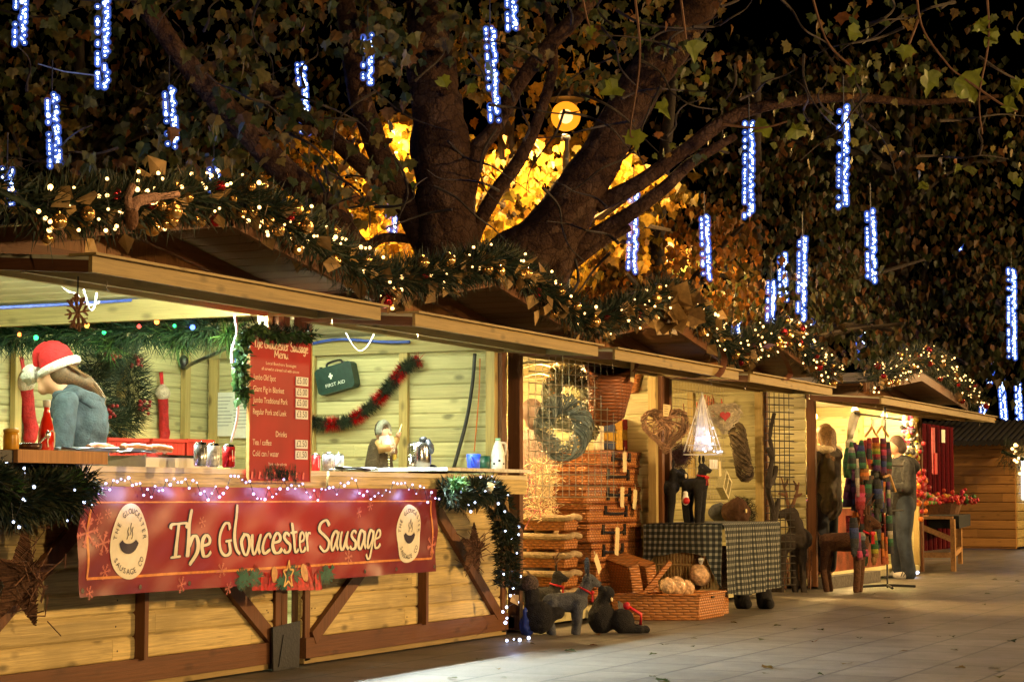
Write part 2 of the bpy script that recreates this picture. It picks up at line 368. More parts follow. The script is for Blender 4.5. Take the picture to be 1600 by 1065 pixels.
def needles(mb, path, R0, n, ln=.09, w=.005, lean=.6):
    for _ in range(n):
        p, d = sample(path, random.random()); r = rdir(); r = (r - d * r.dot(d))
        if r.length < .1: continue
        r.normalize(); q = p + r * R0 * random.random() ** .6 * .7
        e = (r + d * random.uniform(-lean, lean) + rv(.3)).normalized() * ln * random.uniform(.6, 1.3); s = e.cross(rdir()).normalized() * w
        mb.add([q - s, q + s, q + e], [(0, 1, 2)])
LOBES = [(0, 0), (.30, -.06), (.40, .10), (.66, .24), (.50, .36), (.50, .56), (.26, .60), (.14, .80), (0, 1.0), (-.12, .78), (-.28, .60), (-.50, .58), (-.48, .38), (-.68, .26), (-.42, .10), (-.30, -.06)]
def leaf(mb, p, size, d=None, nrm=None, simple=False, curl=0):
    d = d or (rdir() + Vector((0, 0, -.8))); n = nrm or rdir(); d = d.normalized(); s = d.cross(n)
    if s.length < .05: s = d.cross(Vector((.3, .9, .1)))
    s.normalize(); n = s.cross(d)
    if simple:
        mb.add([p, p + (s * .42 + d * .35 + n * .1) * size, p + d * size, p + (-s * .42 + d * .35 + n * .1) * size], [(0, 1, 2, 3)]); return
    c = random.uniform(.05, .3) + curl * random.uniform(0, .6); jt = .05 + curl * .06; q_ = random.uniform(.75, 1.1)
    vs = [p + (s * (u * q_ + random.uniform(-jt, jt)) + d * (v + random.uniform(-jt, jt)) + n * (c * (abs(u) * 1.2) - c * v * v * .7)) * size for u, v in LOBES] + [p + d * .35 * size]
    k = len(LOBES); mb.add(vs, [(k, i, (i + 1) % k) for i in range(k)])
def crown(mb, c, r, n, size, simple=True, clump=None, lob=1.0):
    c = Vector(c); k = clump or max(6, n // 45)
    cl = []
    for _ in range(k):
        v = rdir() * random.random() ** .4; cl.append(c + Vector((v.x * r[0], v.y * r[1], v.z * r[2])))
    for i in range(n):
        q = random.choice(cl); s = .32 * min(r) if lob else .5
        leaf(mb, q + rdir() * s * random.random() ** .5 * lob, size * random.uniform(.6, 1.3), simple=simple)

_fc = {}
def text2d(body, size):
    k = (body, size)
    if k not in _fc:
        cu = bpy.data.curves.new('t', 'FONT'); cu.body = body; cu.size = size; cu.resolution_u = 3
        o = bpy.data.objects.new('t', cu); COL.objects.link(o); me = ev_mesh(o)
        _fc[k] = ([(v.co.x, v.co.y) for v in me.vertices], [tuple(p.vertices) for p in me.polygons]); bpy.data.objects.remove(o); bpy.data.curves.remove(cu)
    return _fc[k]
def text(mb, body, size, fn, sx=1.0, align=0, width=None):
    v, f = text2d(body, size)
    if not v: return 0
    x0 = min(a for a, _ in v); x1 = max(a for a, _ in v)
    if width: sx = width / (x1 - x0)
    w = (x1 - x0) * sx; o = -align * w
    mb.add([fn((a - x0) * sx + o, b) for a, b in v], f); return w
# hand-drawn festive lettering
GL = {
 'T': (.66, [[(0, .84), (.06, .97), (.3, .99), (.64, 1.0), (.63, .86)], [(.33, 1.0), (.3, .5), (.33, .02)], [(.16, 0), (.5, .03)]]),
 'h': (.44, [[(.13, 1.42), (.1, 1.0), (.05, .3), (.04, 0)], [(.06, .3), (.2, .58), (.33, .6), (.37, .4), (.32, .1), (.14, -.24)]]),
 'e': (.43, [[(.08, .32), (.3, .38), (.35, .52), (.24, .63), (.1, .5), (.05, .25), (.14, .02), (.3, .02), (.4, .14)]]),
 'G': (.68, [[(.54, .78), (.45, .96), (.25, .95), (.07, .6), (.09, .2), (.28, 0), (.5, .1), (.52, .42)], [(.34, .42), (.64, .45)]]),
 'l': (.27, [[(.14, 1.55), (.08, .8), (.09, .2), (.2, .02)]]),
 'o': (.44, [[(.2, .62), (.06, .4), (.1, .06), (.24, 0), (.37, .25), (.33, .55), (.2, .62), (.17, .6)]]),
 'u': (.5, [[(.03, .62), (.06, .2), (.15, 0), (.27, .12), (.37, .6)], [(.37, .62), (.36, .2), (.46, 0)]]),
 'c': (.40, [[(.36, .48), (.25, .62), (.1, .5), (.05, .2), (.15, 0), (.37, .12)]]),
 's': (.36, [[(.32, .54), (.2, .63), (.08, .5), (.16, .36), (.28, .24), (.26, .06), (.12, 0), (.02, .1)]]),
 't': (.37, [[(.19, .95), (.13, .4), (.15, .08), (.25, 0), (.35, .1)], [(.01, .62), (.35, .65)]]),
 'r': (.36, [[(.05, .64), (.09, .3), (.07, 0)], [(.09, .35), (.2, .58), (.34, .58)]]),
 'S': (.56, [[(.5, .82), (.36, 1.), (.14, .9), (.1, .68), (.3, .5), (.48, .3), (.42, .06), (.2, -.02), (.02, .15)]]),
 'a': (.47, [[(.33, .55), (.2, .63), (.07, .4), (.05, .1), (.15, 0), (.3, .3), (.36, .6)], [(.36, .62), (.34, .2), (.44, 0)]]),
 'g': (.44, [[(.33, .55), (.2, .63), (.07, .4), (.05, .12), (.15, .02), (.3, .3), (.36, .6)], [(.36, .62), (.36, .1), (.3, -.28), (.15, -.36), (.02, -.2)]]),
 'M': (.74, [[(.06, 0), (.12, .95)], [(.12, .95), (.35, .3), (.58, .98)], [(.58, .98), (.62, .4), (.66, 0)]]),
 'n': (.46, [[(.05, .62), (.07, 0)], [(.07, .3), (.2, .58), (.32, .58), (.35, .3), (.37, 0)]]), ' ': (.3, [])}
def script(mb, s, fn, width, cap, pen=.075):
    tot = sum(GL[c][0] for c in s); sx = width / tot; x = 0
    for c in s:
        for st in GL[c][1]:
            pts = spline([(p[0] * sx + x, p[1] * cap, 0) for p in st], 5); q = []
            for i, p in enumerate(pts):
                d = pts[min(i + 1, len(pts) - 1)] - pts[max(0, i - 1)]
                d = d.normalized() if d.length > 1e-6 else Vector((1, 0, 0)); w = pen * cap * (.45 + .6 * abs(d.y)) * (.7 if i in (0, len(pts) - 1) else 1)
                q.append((p + Vector((-d.y, d.x, 0)) * w, p - Vector((-d.y, d.x, 0)) * w))
            vs = [fn(a.x, a.y) for ab in q for a in ab]
            mb.add(vs, [(2 * i, 2 * i + 1, 2 * i + 3, 2 * i + 2) for i in range(len(q) - 1)])
        x += GL[c][0] * sx
X_, Y_, Z_ = Vector((1, 0, 0)), Vector((0, 1, 0)), Vector((0, 0, 1))
# ------------------------------------------------------------------ ground
t = NT('stone_paving'); b = t.new('BsdfPrincipled'); tc = t.new('TexCoord')
br = t.new('TexBrick', i_Scale=1.0, i_Mortar_Size=.011, i_Mortar_Smooth=.25, i_Brick_Width=.62, i_Row_Height=.42)
br.inputs['Color1'].default_value = (.18, .155, .125, 1); br.inputs['Color2'].default_value = (.125, .107, .086, 1); br.inputs['Mortar'].default_value = (.035, .032, .028, 1)
n0 = t.new('TexNoise', i_Scale=1.3, i_Detail=3.0); t.l(tc.outputs['Object'], n0.inputs['Vector'])
wv = t.mix((0, 0, 0), (0, 0, 0), .02); mixn = wv.node; t.l(tc.outputs['Object'], mixn.inputs[6]); t.l(n0.outputs['Color'], mixn.inputs[7])
t.l(wv, br.inputs['Vector'])
n1 = t.new('TexNoise', i_Scale=2.1, i_Detail=8.0, i_Roughness=.7); t.l(tc.outputs['Object'], n1.inputs['Vector'])
c = t.mix(br.outputs[0], (.09, .08, .068), t.new('MapRange', i_1=.42, i_2=.75, i_3=0, i_4=.7).outputs[0]); t.l(n1.outputs[0], c.node.inputs[0].links[0].from_node.inputs[0])
n2 = t.new('TexNoise', i_Scale=45.0, i_Detail=5.0); t.l(tc.outputs['Object'], n2.inputs['Vector'])
c = t.mix(c, (.07, .062, .055), t.new('MapRange', i_1=.55, i_2=.75, i_3=0, i_4=.6).outputs[0]); t.l(n2.outputs[0], c.node.inputs[0].links[0].from_node.inputs[0])
vg = t.new('TexVoronoi', i_Scale=2.3); t.l(tc.outputs['Object'], vg.inputs['Vector']); gm = t.new('MapRange', i_1=.035, i_2=.055, i_3=.6, i_4=0.0); t.l(vg.outputs['Distance'], gm.inputs[0]); c = t.mix(c, (.045, .04, .036), gm.outputs[0])
n5 = t.new('TexNoise', i_Scale=.55, i_Detail=4.0); t.l(tc.outputs['Object'], n5.inputs['Vector']); sm_ = t.new('MapRange', i_1=.5, i_2=.62, i_3=0.0, i_4=.45); t.l(n5.outputs[0], sm_.inputs[0]); c = t.mix(c, (.075, .062, .05), sm_.outputs[0])
t.l(c, b.inputs['Base Color']); rr = t.new('MapRange', i_3=.35, i_4=.75); t.l(n1.outputs[0], rr.inputs[0]); t.l(rr.outputs[0], b.inputs['Roughness'])
iv = t.new('Math', operation='MULTIPLY_ADD'); iv.inputs[1].default_value = -1; t.l(br.outputs['Fac'], iv.inputs[0]); t.l(n2.outputs[0], iv.inputs[2])
bp = t.new('Bump', i_Strength=.5, i_Distance=.006); t.l(iv.outputs[0], bp.inputs['Height']); t.l(bp.outputs[0], b.inputs['Normal']); t.l(b.outputs[0], t.out.inputs[0])
g = MB(); g.add([(-60, -60, 0), (160, -60, 0), (160, 100, 0), (-60, 100, 0)], [(0, 1, 2, 3)]); go = g.build('ground', t.m); tag(go, None, None, kind='structure')
lf = MB()
for i in range(70):
    x = random.uniform(700, 1600); y = random.uniform(880, 1064); p = G(x, y, .006)
    if p.y > -.45: continue
    leaf(lf, p, random.uniform(.035, .08), Vector((random.uniform(-1, 1), random.uniform(-1, 1), .03)), Z_ + rv(.12))
tag(lf.build('fallen_leaves', M['leaf']), 'small dry fallen leaves lying about on the paving', 'leaves', kind='stuff')

# ------------------------------------------------------------------ market stalls
DEP = 2.55; ROOF_E, ROOF_P = 2.2, 2.46
tube_m = emit('fluorescent', (.88, 1.0, .66), 330, True); ridge_m = emit('ridge_fluorescent', (.86, 1.0, .66), 185, True)
warm_m = emit('warm_bulb', (1.0, .62, .22), 14)
def roof_z(x, x0, x1): return ROOF_P - (ROOF_P - ROOF_E) * abs(x - (x0 + x1) / 2) / ((x1 - x0) / 2 + .08)
def stall(x0, x1, label, front=True, divider=(True, True), back=True, hx=None, dy=0.0, bw=110, braces=(), tubes=(), warm=(), depth=DEP, group='wooden chalet stalls in the row'):
    s = thing('market_stall', label, 'market stall', (x0, dy, 0), group); xm = (x0 + x1) / 2; Lx = x1 - x0
    W_in = M['plank_in']
    # corner posts of the front
    for x in (x0 + .03, x1 - .09):
        b = MB(); b.box((x, dy - .035, .03), (x + .06, dy + .06, ROOF_E - .02)); b.build('post', M['brown_z'], s)
        b = MB(); b.box((x + (.062 if x < xm else -.062), dy, 0.1), (x + (.122 if x < xm else -.002), dy + .07, ROOF_E - .03)); b.build('inner_post', M['plank_z'], s)
    if front:
        b = MB(); b.planks((x0 + .02, dy - .004, 0), X_, -Y_, Lx - .04, .16, 1.07, .122, .014, seg=1.6); b.box((x0 + .02, dy - .002, .05), (x1 - .02, dy + .008, 1.07)); b.build('front_panel', M['plank'], s)
        b = MB()
        for k_ in range(7):
            for x_ in (x0 + .14, x0 + .17, xm - .09, xm + .1, x1 - .14, x1 - .17): b.lathe((x_ + random.uniform(-.01, .01), dy - .0185, .22 + k_ * .122 + random.uniform(-.012, .012)), [(.005, -.001), (.005, .001)], 7, Matrix.Rotation(R(90), 3, 'X'))
        b.build('nail_stud', mat('rusty_nail', (.05, .03, .02), .6), s)
        b = MB(); b.box((x0 + .02, dy - .05, .045), (x1 - .02, dy + .0, .165)); b.build('base_rail', M['brown'], s)
        b = MB(); b.box((x0 + .02, dy - .035, .012), (x1 - .02, dy + .02, .043)); b.build('sill_strip', M['fascia'], s)
        for (xa, za, xb, zb) in braces:
            b = MB(); b.bar((xa, dy - .037, za), (xb, dy - .037, zb), .075, .032, Y_) if False else b.bar((xa, dy - .037, za), (xb, dy - .037, zb), .034, .085); b.build('brace', M['brown_z'], s)
    # floor, walls
    b = MB(); b.box((x0 + .03, dy + .01, .04), (x1 - .03, dy + depth, .12)); b.build('floor_deck', M['plank_y'], s)
    if back:
        b = MB(); b.planks((x0, dy + depth, 0), X_, -Y_, Lx, .12, ROOF_E + .02, .107, .009, seg=2.2); b.box((x0, dy + depth + .002, .02), (x1, dy + depth + .03, ROOF_E)); b.build('back_wall', W_in, s)
        for x in (x0 + .45, xm + .2, x1 - .42): b = MB(); b.box((x, dy + depth - .06, .12), (x + .07, dy + depth - .017, ROOF_E)); b.build('stud', M['plank_z'], s)
    for k, x in ((0, x0), (1, x1)):
        if not divider[k]: continue
        sg = 1 if k == 0 else -1
        b = MB(); b.planks((x + sg * .03, dy + depth - .01, 0) if k == 0 else (x + sg * .03, dy + .07, 0), -Y_ if k == 0 else Y_, X_ * sg, depth - .08, .12, ROOF_E, .107, .009, seg=1.8)
        xo = x - sg * .0
        b.planks((x + sg * .026, dy + .07, 0) if k == 0 else (x + sg * .026, dy + depth - .01, 0), Y_ if k == 0 else -Y_, X_ * -sg, depth - .08, .05, ROOF_E, .12, .016, seg=1.8)
        b.build('side_wall', M['plank_y'], s)
        for yy in (.75, 1.55, depth - .12):
            b = MB(); b.box(*((x + .047, dy + yy, .12), (x + .085, dy + yy + .07, ROOF_E)) if k == 0 else ((x - .085, dy + yy, .12), (x - .047, dy + yy + .07, ROOF_E))); b.build('stud', M['plank_z'], s)
    # eave beams along the depth and header
    for x in (x0 + .02, x1 - .1):
        b = MB(); b.box((x, dy + .08, 2.07), (x + .08, dy + depth - .02, 2.2)); b.build('wall_plate', M['fascia_y'], s)
    b = MB(); b.box((x0 + .01, dy - .03, 2.115), (x1 - .01, dy + .05, 2.225)); b.build('header_beam', M['brown'], s)
    # gable
    b = MB(); n = 14
    for i in range(n):
        xa = x0 + .02 + (Lx - .04) * i / n; xb = xa + (Lx - .04) / n - .004
        b.prism([(xa, 2.226), (xb, 2.226), (xb, roof_z(xb, x0, x1) - .012), (xa, roof_z(xa, x0, x1) - .012)], lambda u, v, w: Vector((u, dy - .012 + w, v)), .02)
    b.build('gable_panel', wood('gable_boards', (.24, .105, .035), 'z', knots=.5), s)
    # roof: ceiling boards below, felt above
    for k in (0, 1):
        xe = x0 - .05 if k == 0 else x1 + .05; ze = roof_z(xe, x0, x1); a = Vector((xm, 0, ROOF_P)); e = Vector((xe, 0, ze)); n = Vector((e.z - a.z, 0, a.x - e.x)); n = n.normalized() * (1 if n.z > 0 else -1)
        b = MB(); dd = (e - a).normalized(); Ls = (e - a).length
        b.planks((xm, dy - .6, ROOF_P), Y_, n, depth + .75, 0, Ls, .14, .02, dv=dd); ro = b.build('roof', M['brown_y'], s)
        b = MB(); b.planks((xm, dy + .06, ROOF_P), Y_, -n, depth - .1, .01, Ls - .05, .14, .012, dv=dd); b.build('ceiling_board', M['ply'], ro)
        b = MB(); q = lambda p, y, h: Vector((p.x, y, p.z)) + n * h
        e2 = e + dd * .05
        b.add([q(a, dy - .63, .022), q(e2, dy - .63, .022), q(e2, dy + depth + .18, .022), q(a, dy + depth + .18, .022), q(a, dy - .63, .04), q(e2, dy - .63, .04), q(e2, dy + depth + .18, .04), q(a, dy + depth + .18, .04)],
              [(0, 3, 2, 1), (4, 5, 6, 7), (0, 1, 5, 4), (1, 2, 6, 5), (2, 3, 7, 6), (3, 0, 4, 7)]); b.build('felt', M['felt'], ro)
        b = MB(); b.bar(q(a, dy - .615, -.03), q(e, dy - .615, -.03), .03, .1); b.build('bargeboard', M['brown'], s)
        b = MB(); b.bar(q(a, dy - .03, -.055), q(e, dy - .03, -.055), .04, .09); b.build('rafter', M['brown'], s)
    # raised hatch
    if hx:
        h0, h1 = hx; yb, zb, yf, zf = dy - .055, 2.10, dy - .8, 2.045
        h = MB(); sl = (zf - zb) / (yf - yb); zz = lambda y: zb + (y - yb) * sl
        h.add([Vector((x, y, zz(y) + o)) for o in (0, .018) for x, y in ((h0, yb), (h1, yb), (h1, yf), (h0, yf))], [(0, 1, 2, 3), (7, 6, 5, 4), (0, 4, 5, 1), (1, 5, 6, 2), (2, 6, 7, 3), (3, 7, 4, 0)])
        ho = h.build('hatch', M['ply'], s)
        b = MB(); b.box((h0, yf - .022, zf - .055), (h1, yf - .002, zf + .018)); b.build('fascia', M['fascia'], ho)
        b = MB(); b.box((h0 - .01, yf - .05, zf + .02), (h1 + .05, yf + .10, zf + .032)); b.build('drip_board', M['fascia'], ho)
        for x in (h0, h1 - .035): b = MB(); b.bar((x + .017, yb, zb - .028), (x + .017, yf, zf - .028), .034, .055); b.build('side_rail', M['fascia_y'] if x != h0 else M['brown_y'], ho)
        for y in (yb - .03, yb - .36): b = MB(); b.bar((h0 + .036, y, zz(y) - .032), (h1 - .036, y, zz(y) - .032), .034, .06); b.build('cross_rail', M['fascia'], ho)
        for x in (h0 + .3, h1 - .3):
            b = MB(); b.tube([(x, yf + .12, zf - .06), (x, yf + .12, zf - .10), (x + .02, yf + .12, zf - .105)], .003, 5); b.build('hook', M['steel'], ho)
    for (x, y, L) in tubes:
        b = MB(); b.tube([(x, dy + .1, 2.155), (x + L, dy + .1, 2.155)], .016, 10); b.build('strip_light', tube_m, s)
        al = bpy.data.lights.new('strip_fill', 'AREA'); al.shape = 'RECTANGLE'; al.size = L; al.size_y = .05; al.energy = 165; al.color = (.80, .97, 1.0); al.spread = R(118); ao = bpy.data.objects.new('strip_fill', al); COL.objects.link(ao); ao.location = (x + L / 2, dy + .08, 2.13); ao.rotation_euler = Vector((0, -.75, -.66)).to_track_quat('-Z', 'X').to_euler(); ao.rotation_euler = (R(-30), 0, 0)  # extra area light, added to brighten the paving before the counter
        b = MB(); b.tube([(xm, dy + .6, 2.405), (xm, dy + 2.0, 2.405)], .016, 10); b.build('strip_light', ridge_m, s)
    for p in warm:
        lamp('bulb_light', p, bw, (1.0, .64, .24), .06)
        b = MB(); b.ball(p, .045, 12, 8); lo = b.build('light_bulb', warm_m, s)
        b = MB(); b.lathe(Vector(p) + Vector((0, 0, .035)), [(.02, 0), (.025, .02), (.018, .07), (.006, .08)], 10); b.build('lamp_holder', M['white'], lo)
    return s
A0, A1, B0, B1, C0, C1, D0, D1 = 7.05, 10.08, 10.29, 13.17, 13.35, 16.45, 16.52, 19.45
mid = 1.07
stall(A0, A1, 'pine chalet stall serving sausages where the vendor stands', divider=(True, False), hx=(7.15, 9.8), tubes=((8.35, .12, 1.6),),
      braces=((8.65, .16, 8.65, 1.0), (8.35, 1.02, 7.15, .16), (8.75, 1.02, 9.98, .16)))
stall(B0, B1, 'pine chalet stall with the first aid box and Santa figure', divider=(False, True), hx=(10.22, 13.0), tubes=((10.35, .12, 1.6),),
      braces=((11.82, .16, 11.82, 1.0), (11.75, 1.02, 10.4, .16), (11.9, 1.02, 13.0, .16)))
stall(C0, C1, 'warm lit wooden stall packed with wicker hampers', front=False, divider=(True, True), hx=(13.32, 16.12), warm=((14.2, 1.1, 1.98), (15.0, 1.5, 1.9), (14.9, .1, 2.0)), bw=380)
stall(D0, D1, 'wooden gift stall with tartan covered table and hanging hearts', front=False, divider=(False, True), hx=(16.43, 19.0), warm=((17.4, 1.2, 2.0), (18.3, .9, 1.99), (20.0, .9, 2.0)), bw=105)
E0, E1 = 21.05, 26.1
stall(E0, E1, 'brightly lit stall selling knitted hats and gloves', front=False, divider=(True, True), hx=(20.9, 26.9), dy=.0, bw=330, warm=((22.3, .9, 2.02), (23.6, .2, 2.04), (24.6, 1.0, 2.02), (25.4, .3, 2.04), (22.0, 2.0, 1.95)))
# cabin closing the street: its near side wall faces the camera
cb_x = 38.5; c0 = XP(1470, 850, cb_x); c1 = XP(1588, 850, cb_x)
cab = thing('timber_cabin', 'orange lit timber cabin with dark corrugated roof at the end of the row', 'cabin', (cb_x, c1.y, 0))
zt = XP(1520, 690, cb_x).z
b = MB(); b.planks((cb_x, c0.y + 3, 0), -Y_, -X_, c0.y + 3 - c1.y, .05, zt, .17, .025, seg=2.5); b.box((cb_x + .002, c1.y, .02), (cb_x + .06, c0.y + 3, zt)); b.build('side_wall', wood('orange_boards', (.34, .17, .05), 'y', knots=.5), cab)
b = MB(); 
for i in range(60):
    y = c1.y - .2 + i * .12; b.tube([(cb_x - .35, y, zt - .03), (cb_x + 1.6, y, zt + .42)], .065, 8)
b.box((cb_x - .3, c1.y - .2, zt - .02), (cb_x + 1.5, c0.y + 3.2, zt + .0)); b.build('roof', M['felt'], cab)
b = MB(); b.planks((cb_x + .06, c1.y - .002, 0), X_, -Y_, 5, .05, zt, .17, .025, seg=2.5); b.build('front_wall', M['plank'], cab)
b = MB(); b.box((cb_x + .5, c1.y - .06, .95), (cb_x + 3.6, c1.y - .03, 1.75)); b.build('serving_window', emit('lit_window', (.85, .95, 1.0), 4.0, True), cab)
# ------------------------------------------------------------------ sausage stall furnishings
CT = 1.15; CF = -.33
for x0, x1, lab in ((A0 + .02, A1 - .02, 'pine serving counter in front of the vendor in red hat'), (A1 + .005, B1 - .3, 'pine serving counter below the tinsel and Santa figure')):
    s = thing('serving_counter', lab, 'counter', (x0, 0, 0))
    b = MB(); b.box((x0, CF, CT - .028), (x1, .3, CT)); b.build('counter_top', wood('counter_wood', (.62, .52, .33), 'x', knots=.3), s)
    b = MB(); b.box((x0, CF + .004, CT - .13), (x1, CF + .026, CT - .03)); b.build('front_board', M['plank'], s)
    for k in (x0 + .3, (x0 + x1) / 2 + .2, x1 - .3):
        b = MB(); b.prism([(0, 0), (.25, 0), (0, -.22)], lambda u, v, w: Vector((k + w, -.022 - u, CT - .03 + v)), .03); b.build('bracket', M['brown_z'], s)
sh = thing('side_shelf', 'thin pale shelf holding the milk bottle and blue mug', 'shelf', (12.85, -.2, 1.17))
b = MB(); p0 = P(695, 741, -.4); p1 = P(826, 741, -.4)
b.box((p0.x, -.42, 1.168), (p1.x, .16, 1.19)); b.build('shelf_board', mat('pale_board', (.62, .58, .5), .5), sh)
b = MB(); b.box((p0.x + .2, -.3, 1.03), (p0.x + .24, -.03, 1.166)); b.build('bracket', M['brown_z'], sh)
# cutting board on the left of the counter
bl = thing('chopping_board', 'thick rough edged wooden board with dark end lying on the counter', 'board', (7.9, -.3, CT))
q0, q1 = P(22, 720, -.5), P(163, 722, -.5)
b = MB(); b.box((q0.x, -.52, CT + .002), (q1.x, -.02, CT + .06)); b.build('slab', wood('rough_edge', (.36, .17, .06), 'z', knots=0), bl)
b = MB(); b.box((q0.x - .45, -.5, CT + .002), (q0.x - .004, -.05, CT + .055)); b.build('dark_end', M['black'], bl)
BT = CT + .06

# banner
BY = CF - .035
bc = [P(130, 757, BY), P(683, 765, BY), P(681, 893, BY), P(122, 932, BY)]
bx0, bx1, bzt, bzb = (bc[0].x + bc[3].x) / 2, (bc[1].x + bc[2].x) / 2, (bc[0].z + bc[1].z) / 2, (bc[2].z + bc[3].z) / 2
BW, BH = bx1 - bx0, bzt - bzb
def bny(u, v): 
    return .016 * math.sin(u * 9 + 3 * v) * (1 - v) + .009 * math.sin(u * 31 + v * 4) * (1.1 - v) + .006 * math.sin(u * 53 - v * 9) + .004 * math.sin(u * 23 + v * 13)
def bn(layer): return lambda X, Z: Vector((bx0 + X, BY - layer * .0013 + bny(X / BW, Z / BH), bzb + Z))   # X,Z metres from lower left
ban = thing('banner', 'long red vinyl banner reading The Gloucester Sausage below the counter', 'banner', (bx0, BY, bzb))
b = MB(); NU, NV = 260, 24
b.add([bn(0)(BW * i / NU, BH * j / NV) for j in range(NV + 1) for i in range(NU + 1)] , [(j * (NU + 1) + i, j * (NU + 1) + i + 1, (j + 1) * (NU + 1) + i + 1, (j + 1) * (NU + 1) + i) for j in range(NV) for i in range(NU)])
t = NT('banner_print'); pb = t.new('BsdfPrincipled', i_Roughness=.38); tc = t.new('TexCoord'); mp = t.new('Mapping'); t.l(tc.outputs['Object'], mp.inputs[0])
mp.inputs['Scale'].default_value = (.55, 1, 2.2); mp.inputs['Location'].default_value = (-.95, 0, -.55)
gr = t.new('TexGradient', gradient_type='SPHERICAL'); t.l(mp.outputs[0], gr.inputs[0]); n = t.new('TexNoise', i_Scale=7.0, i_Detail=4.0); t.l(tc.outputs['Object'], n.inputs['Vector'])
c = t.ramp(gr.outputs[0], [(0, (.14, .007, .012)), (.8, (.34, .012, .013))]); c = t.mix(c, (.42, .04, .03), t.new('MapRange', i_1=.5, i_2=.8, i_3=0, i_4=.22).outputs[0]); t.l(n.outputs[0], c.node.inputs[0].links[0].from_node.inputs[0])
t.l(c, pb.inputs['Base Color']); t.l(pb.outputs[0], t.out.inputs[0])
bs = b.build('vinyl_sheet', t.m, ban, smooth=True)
def strip(mb, p, q, w, fn, n=60):
    p = Vector((*p, 0)); q = Vector((*q, 0)); d = (q - p).normalized(); s = Vector((-d.y, d.x, 0)) * w / 2; vs = []
    for i in range(n + 1): a = p.lerp(q, i / n); vs += [fn((a - s).x, (a - s).y), fn((a + s).x, (a + s).y)]
    mb.add(vs, [(2 * i, 2 * i + 2, 2 * i + 3, 2 * i + 1) for i in range(n)])
b = MB(); i0, j0 = .07, .085
strip(b, (i0, j0), (BW - i0, j0), .013, bn(2)); strip(b, (i0, BH - j0 * .9), (BW - i0, BH - j0 * .9), .008, bn(2)); strip(b, (i0, j0), (i0, BH - j0 * .9), .016, bn(2), 16); strip(b, (BW - i0, j0), (BW - i0, BH - j0 * .9), .016, bn(2), 16)
b.build('border_line', M['gold'], ban)
def bu(px, py): q = P(px, py, BY); return q.x - bx0, q.z - bzb
tl, tr_ = bu(263, 868), bu(598, 858); tz = (bu(300, 868)[1] + bu(560, 858)[1]) / 2
for pen, ly, mt, nm in ((.125, 2, M['navy'], 'lettering_outline'), (.075, 4, M['cream'], 'lettering')):
    b = MB(); f = bn(ly); script(b, 'The Gloucester Sausage', lambda x, z: f(tl[0] + x, tz + z), tr_[0] - tl[0], .172, pen); b.build(nm, mt, ban)
for (px, py, hh) in ((202, 845, .185), (638, 833, .18)):
    cx_, cz_ = bu(px, py); rx = .155; rz = hh
    b = MB(); f = bn(3); n = 48; K = 12; b.add([f(cx_ + rx * (k + .02) / K * math.cos(2 * math.pi * i / n), cz_ + rz * (k + .02) / K * math.sin(2 * math.pi * i / n)) for k in range(K + 1) for i in range(n)], [(k * n + i, k * n + (i + 1) % n, (k + 1) * n + (i + 1) % n, (k + 1) * n + i) for k in range(K) for i in range(n)])
    lg = b.build('oval_logo', M['cream'], ban)
    b = MB(); f = bn(5)
    ol = [(math.cos(R(a)) * .085, math.sin(R(a)) * .08 + .03) for a in range(200, 341, 10)] + [(math.cos(R(a)) * .06, math.sin(R(a)) * .03 + .03) for a in range(340, 199, -10)]
    v = [f(cx_ + a, cz_ - .012 + c_) for a, c_ in ol]; k = len(ol) // 2
    b.add(v, [(i, i + 1, 2 * k - 2 - i, 2 * k - 1 - i) for i in range(k - 1)])
    for dx in (-.02, 0, .02): b.tube([f(cx_ + dx + .006 * math.sin(q * 2), cz_ + .03 + q * .02 - abs(dx)) for q in range(4)], .0016, 4)
    for s_, up in (('THE GLOUCESTER', 1), ('SAUSAGE CO', -1)):
        n = len(s_); sp = (R(165) if up > 0 else R(105)) / (n - 1)
        for i, ch in enumerate(s_):
            a = (math.pi / 2 + sp * (n - 1) / 2 - sp * i) if up > 0 else (-math.pi / 2 - sp * (n - 1) / 2 + sp * i)
            ex, ez = rx * .80, rz * .80; ox, oz = cx_ + ex * math.cos(a), cz_ + ez * math.sin(a)
            tx, tz2 = (math.sin(a) * ex, -math.cos(a) * ez) if up > 0 else (-math.sin(a) * ex, math.cos(a) * ez); l = math.hypot(tx, tz2); tx /= l; tz2 /= l
            text(b, ch, .038, lambda u, v: f(ox + tx * u - tz2 * (v - .013), oz + tz2 * u + tx * (v - .013)), .95, .5)
    b.build('lettering', M['navy'], lg)
def flake(mb, c, r, fn, n=6, w=.07):
    for k in range(n):
        a = math.pi * 2 * k / n + .2; d = (math.cos(a), math.sin(a)); strip(mb, c, (c[0] + d[0] * r, c[1] + d[1] * r), r * w * 2, fn, 2)
        for t_ in (.55, .8):
            for sg in (-1, 1):
                e = a + sg * .9; strip(mb, (c[0] + d[0] * r * t_, c[1] + d[1] * r * t_), (c[0] + d[0] * r * t_ + math.cos(e) * r * .25, c[1] + d[1] * r * t_ + math.sin(e) * r * .25), r * w * 1.4, fn, 1)
b = MB()
for px, py, r in ((140, 832, .075), (155, 810, .03), (162, 848, .06), (168, 893, .04), (168, 802, .025), (343, 890, .04), (563, 800, .035), (545, 870, .04), (673, 852, .065), (315, 815, .03), (287, 913, .045), (145, 926, .035), (355, 918, .035), (580, 790, .03)): b = MB(); flake(b, bu(px, py), r, bn(2)); b.build('snowflake_print', mat('snowflake_print', (.50, .14, .10), .5), ban)
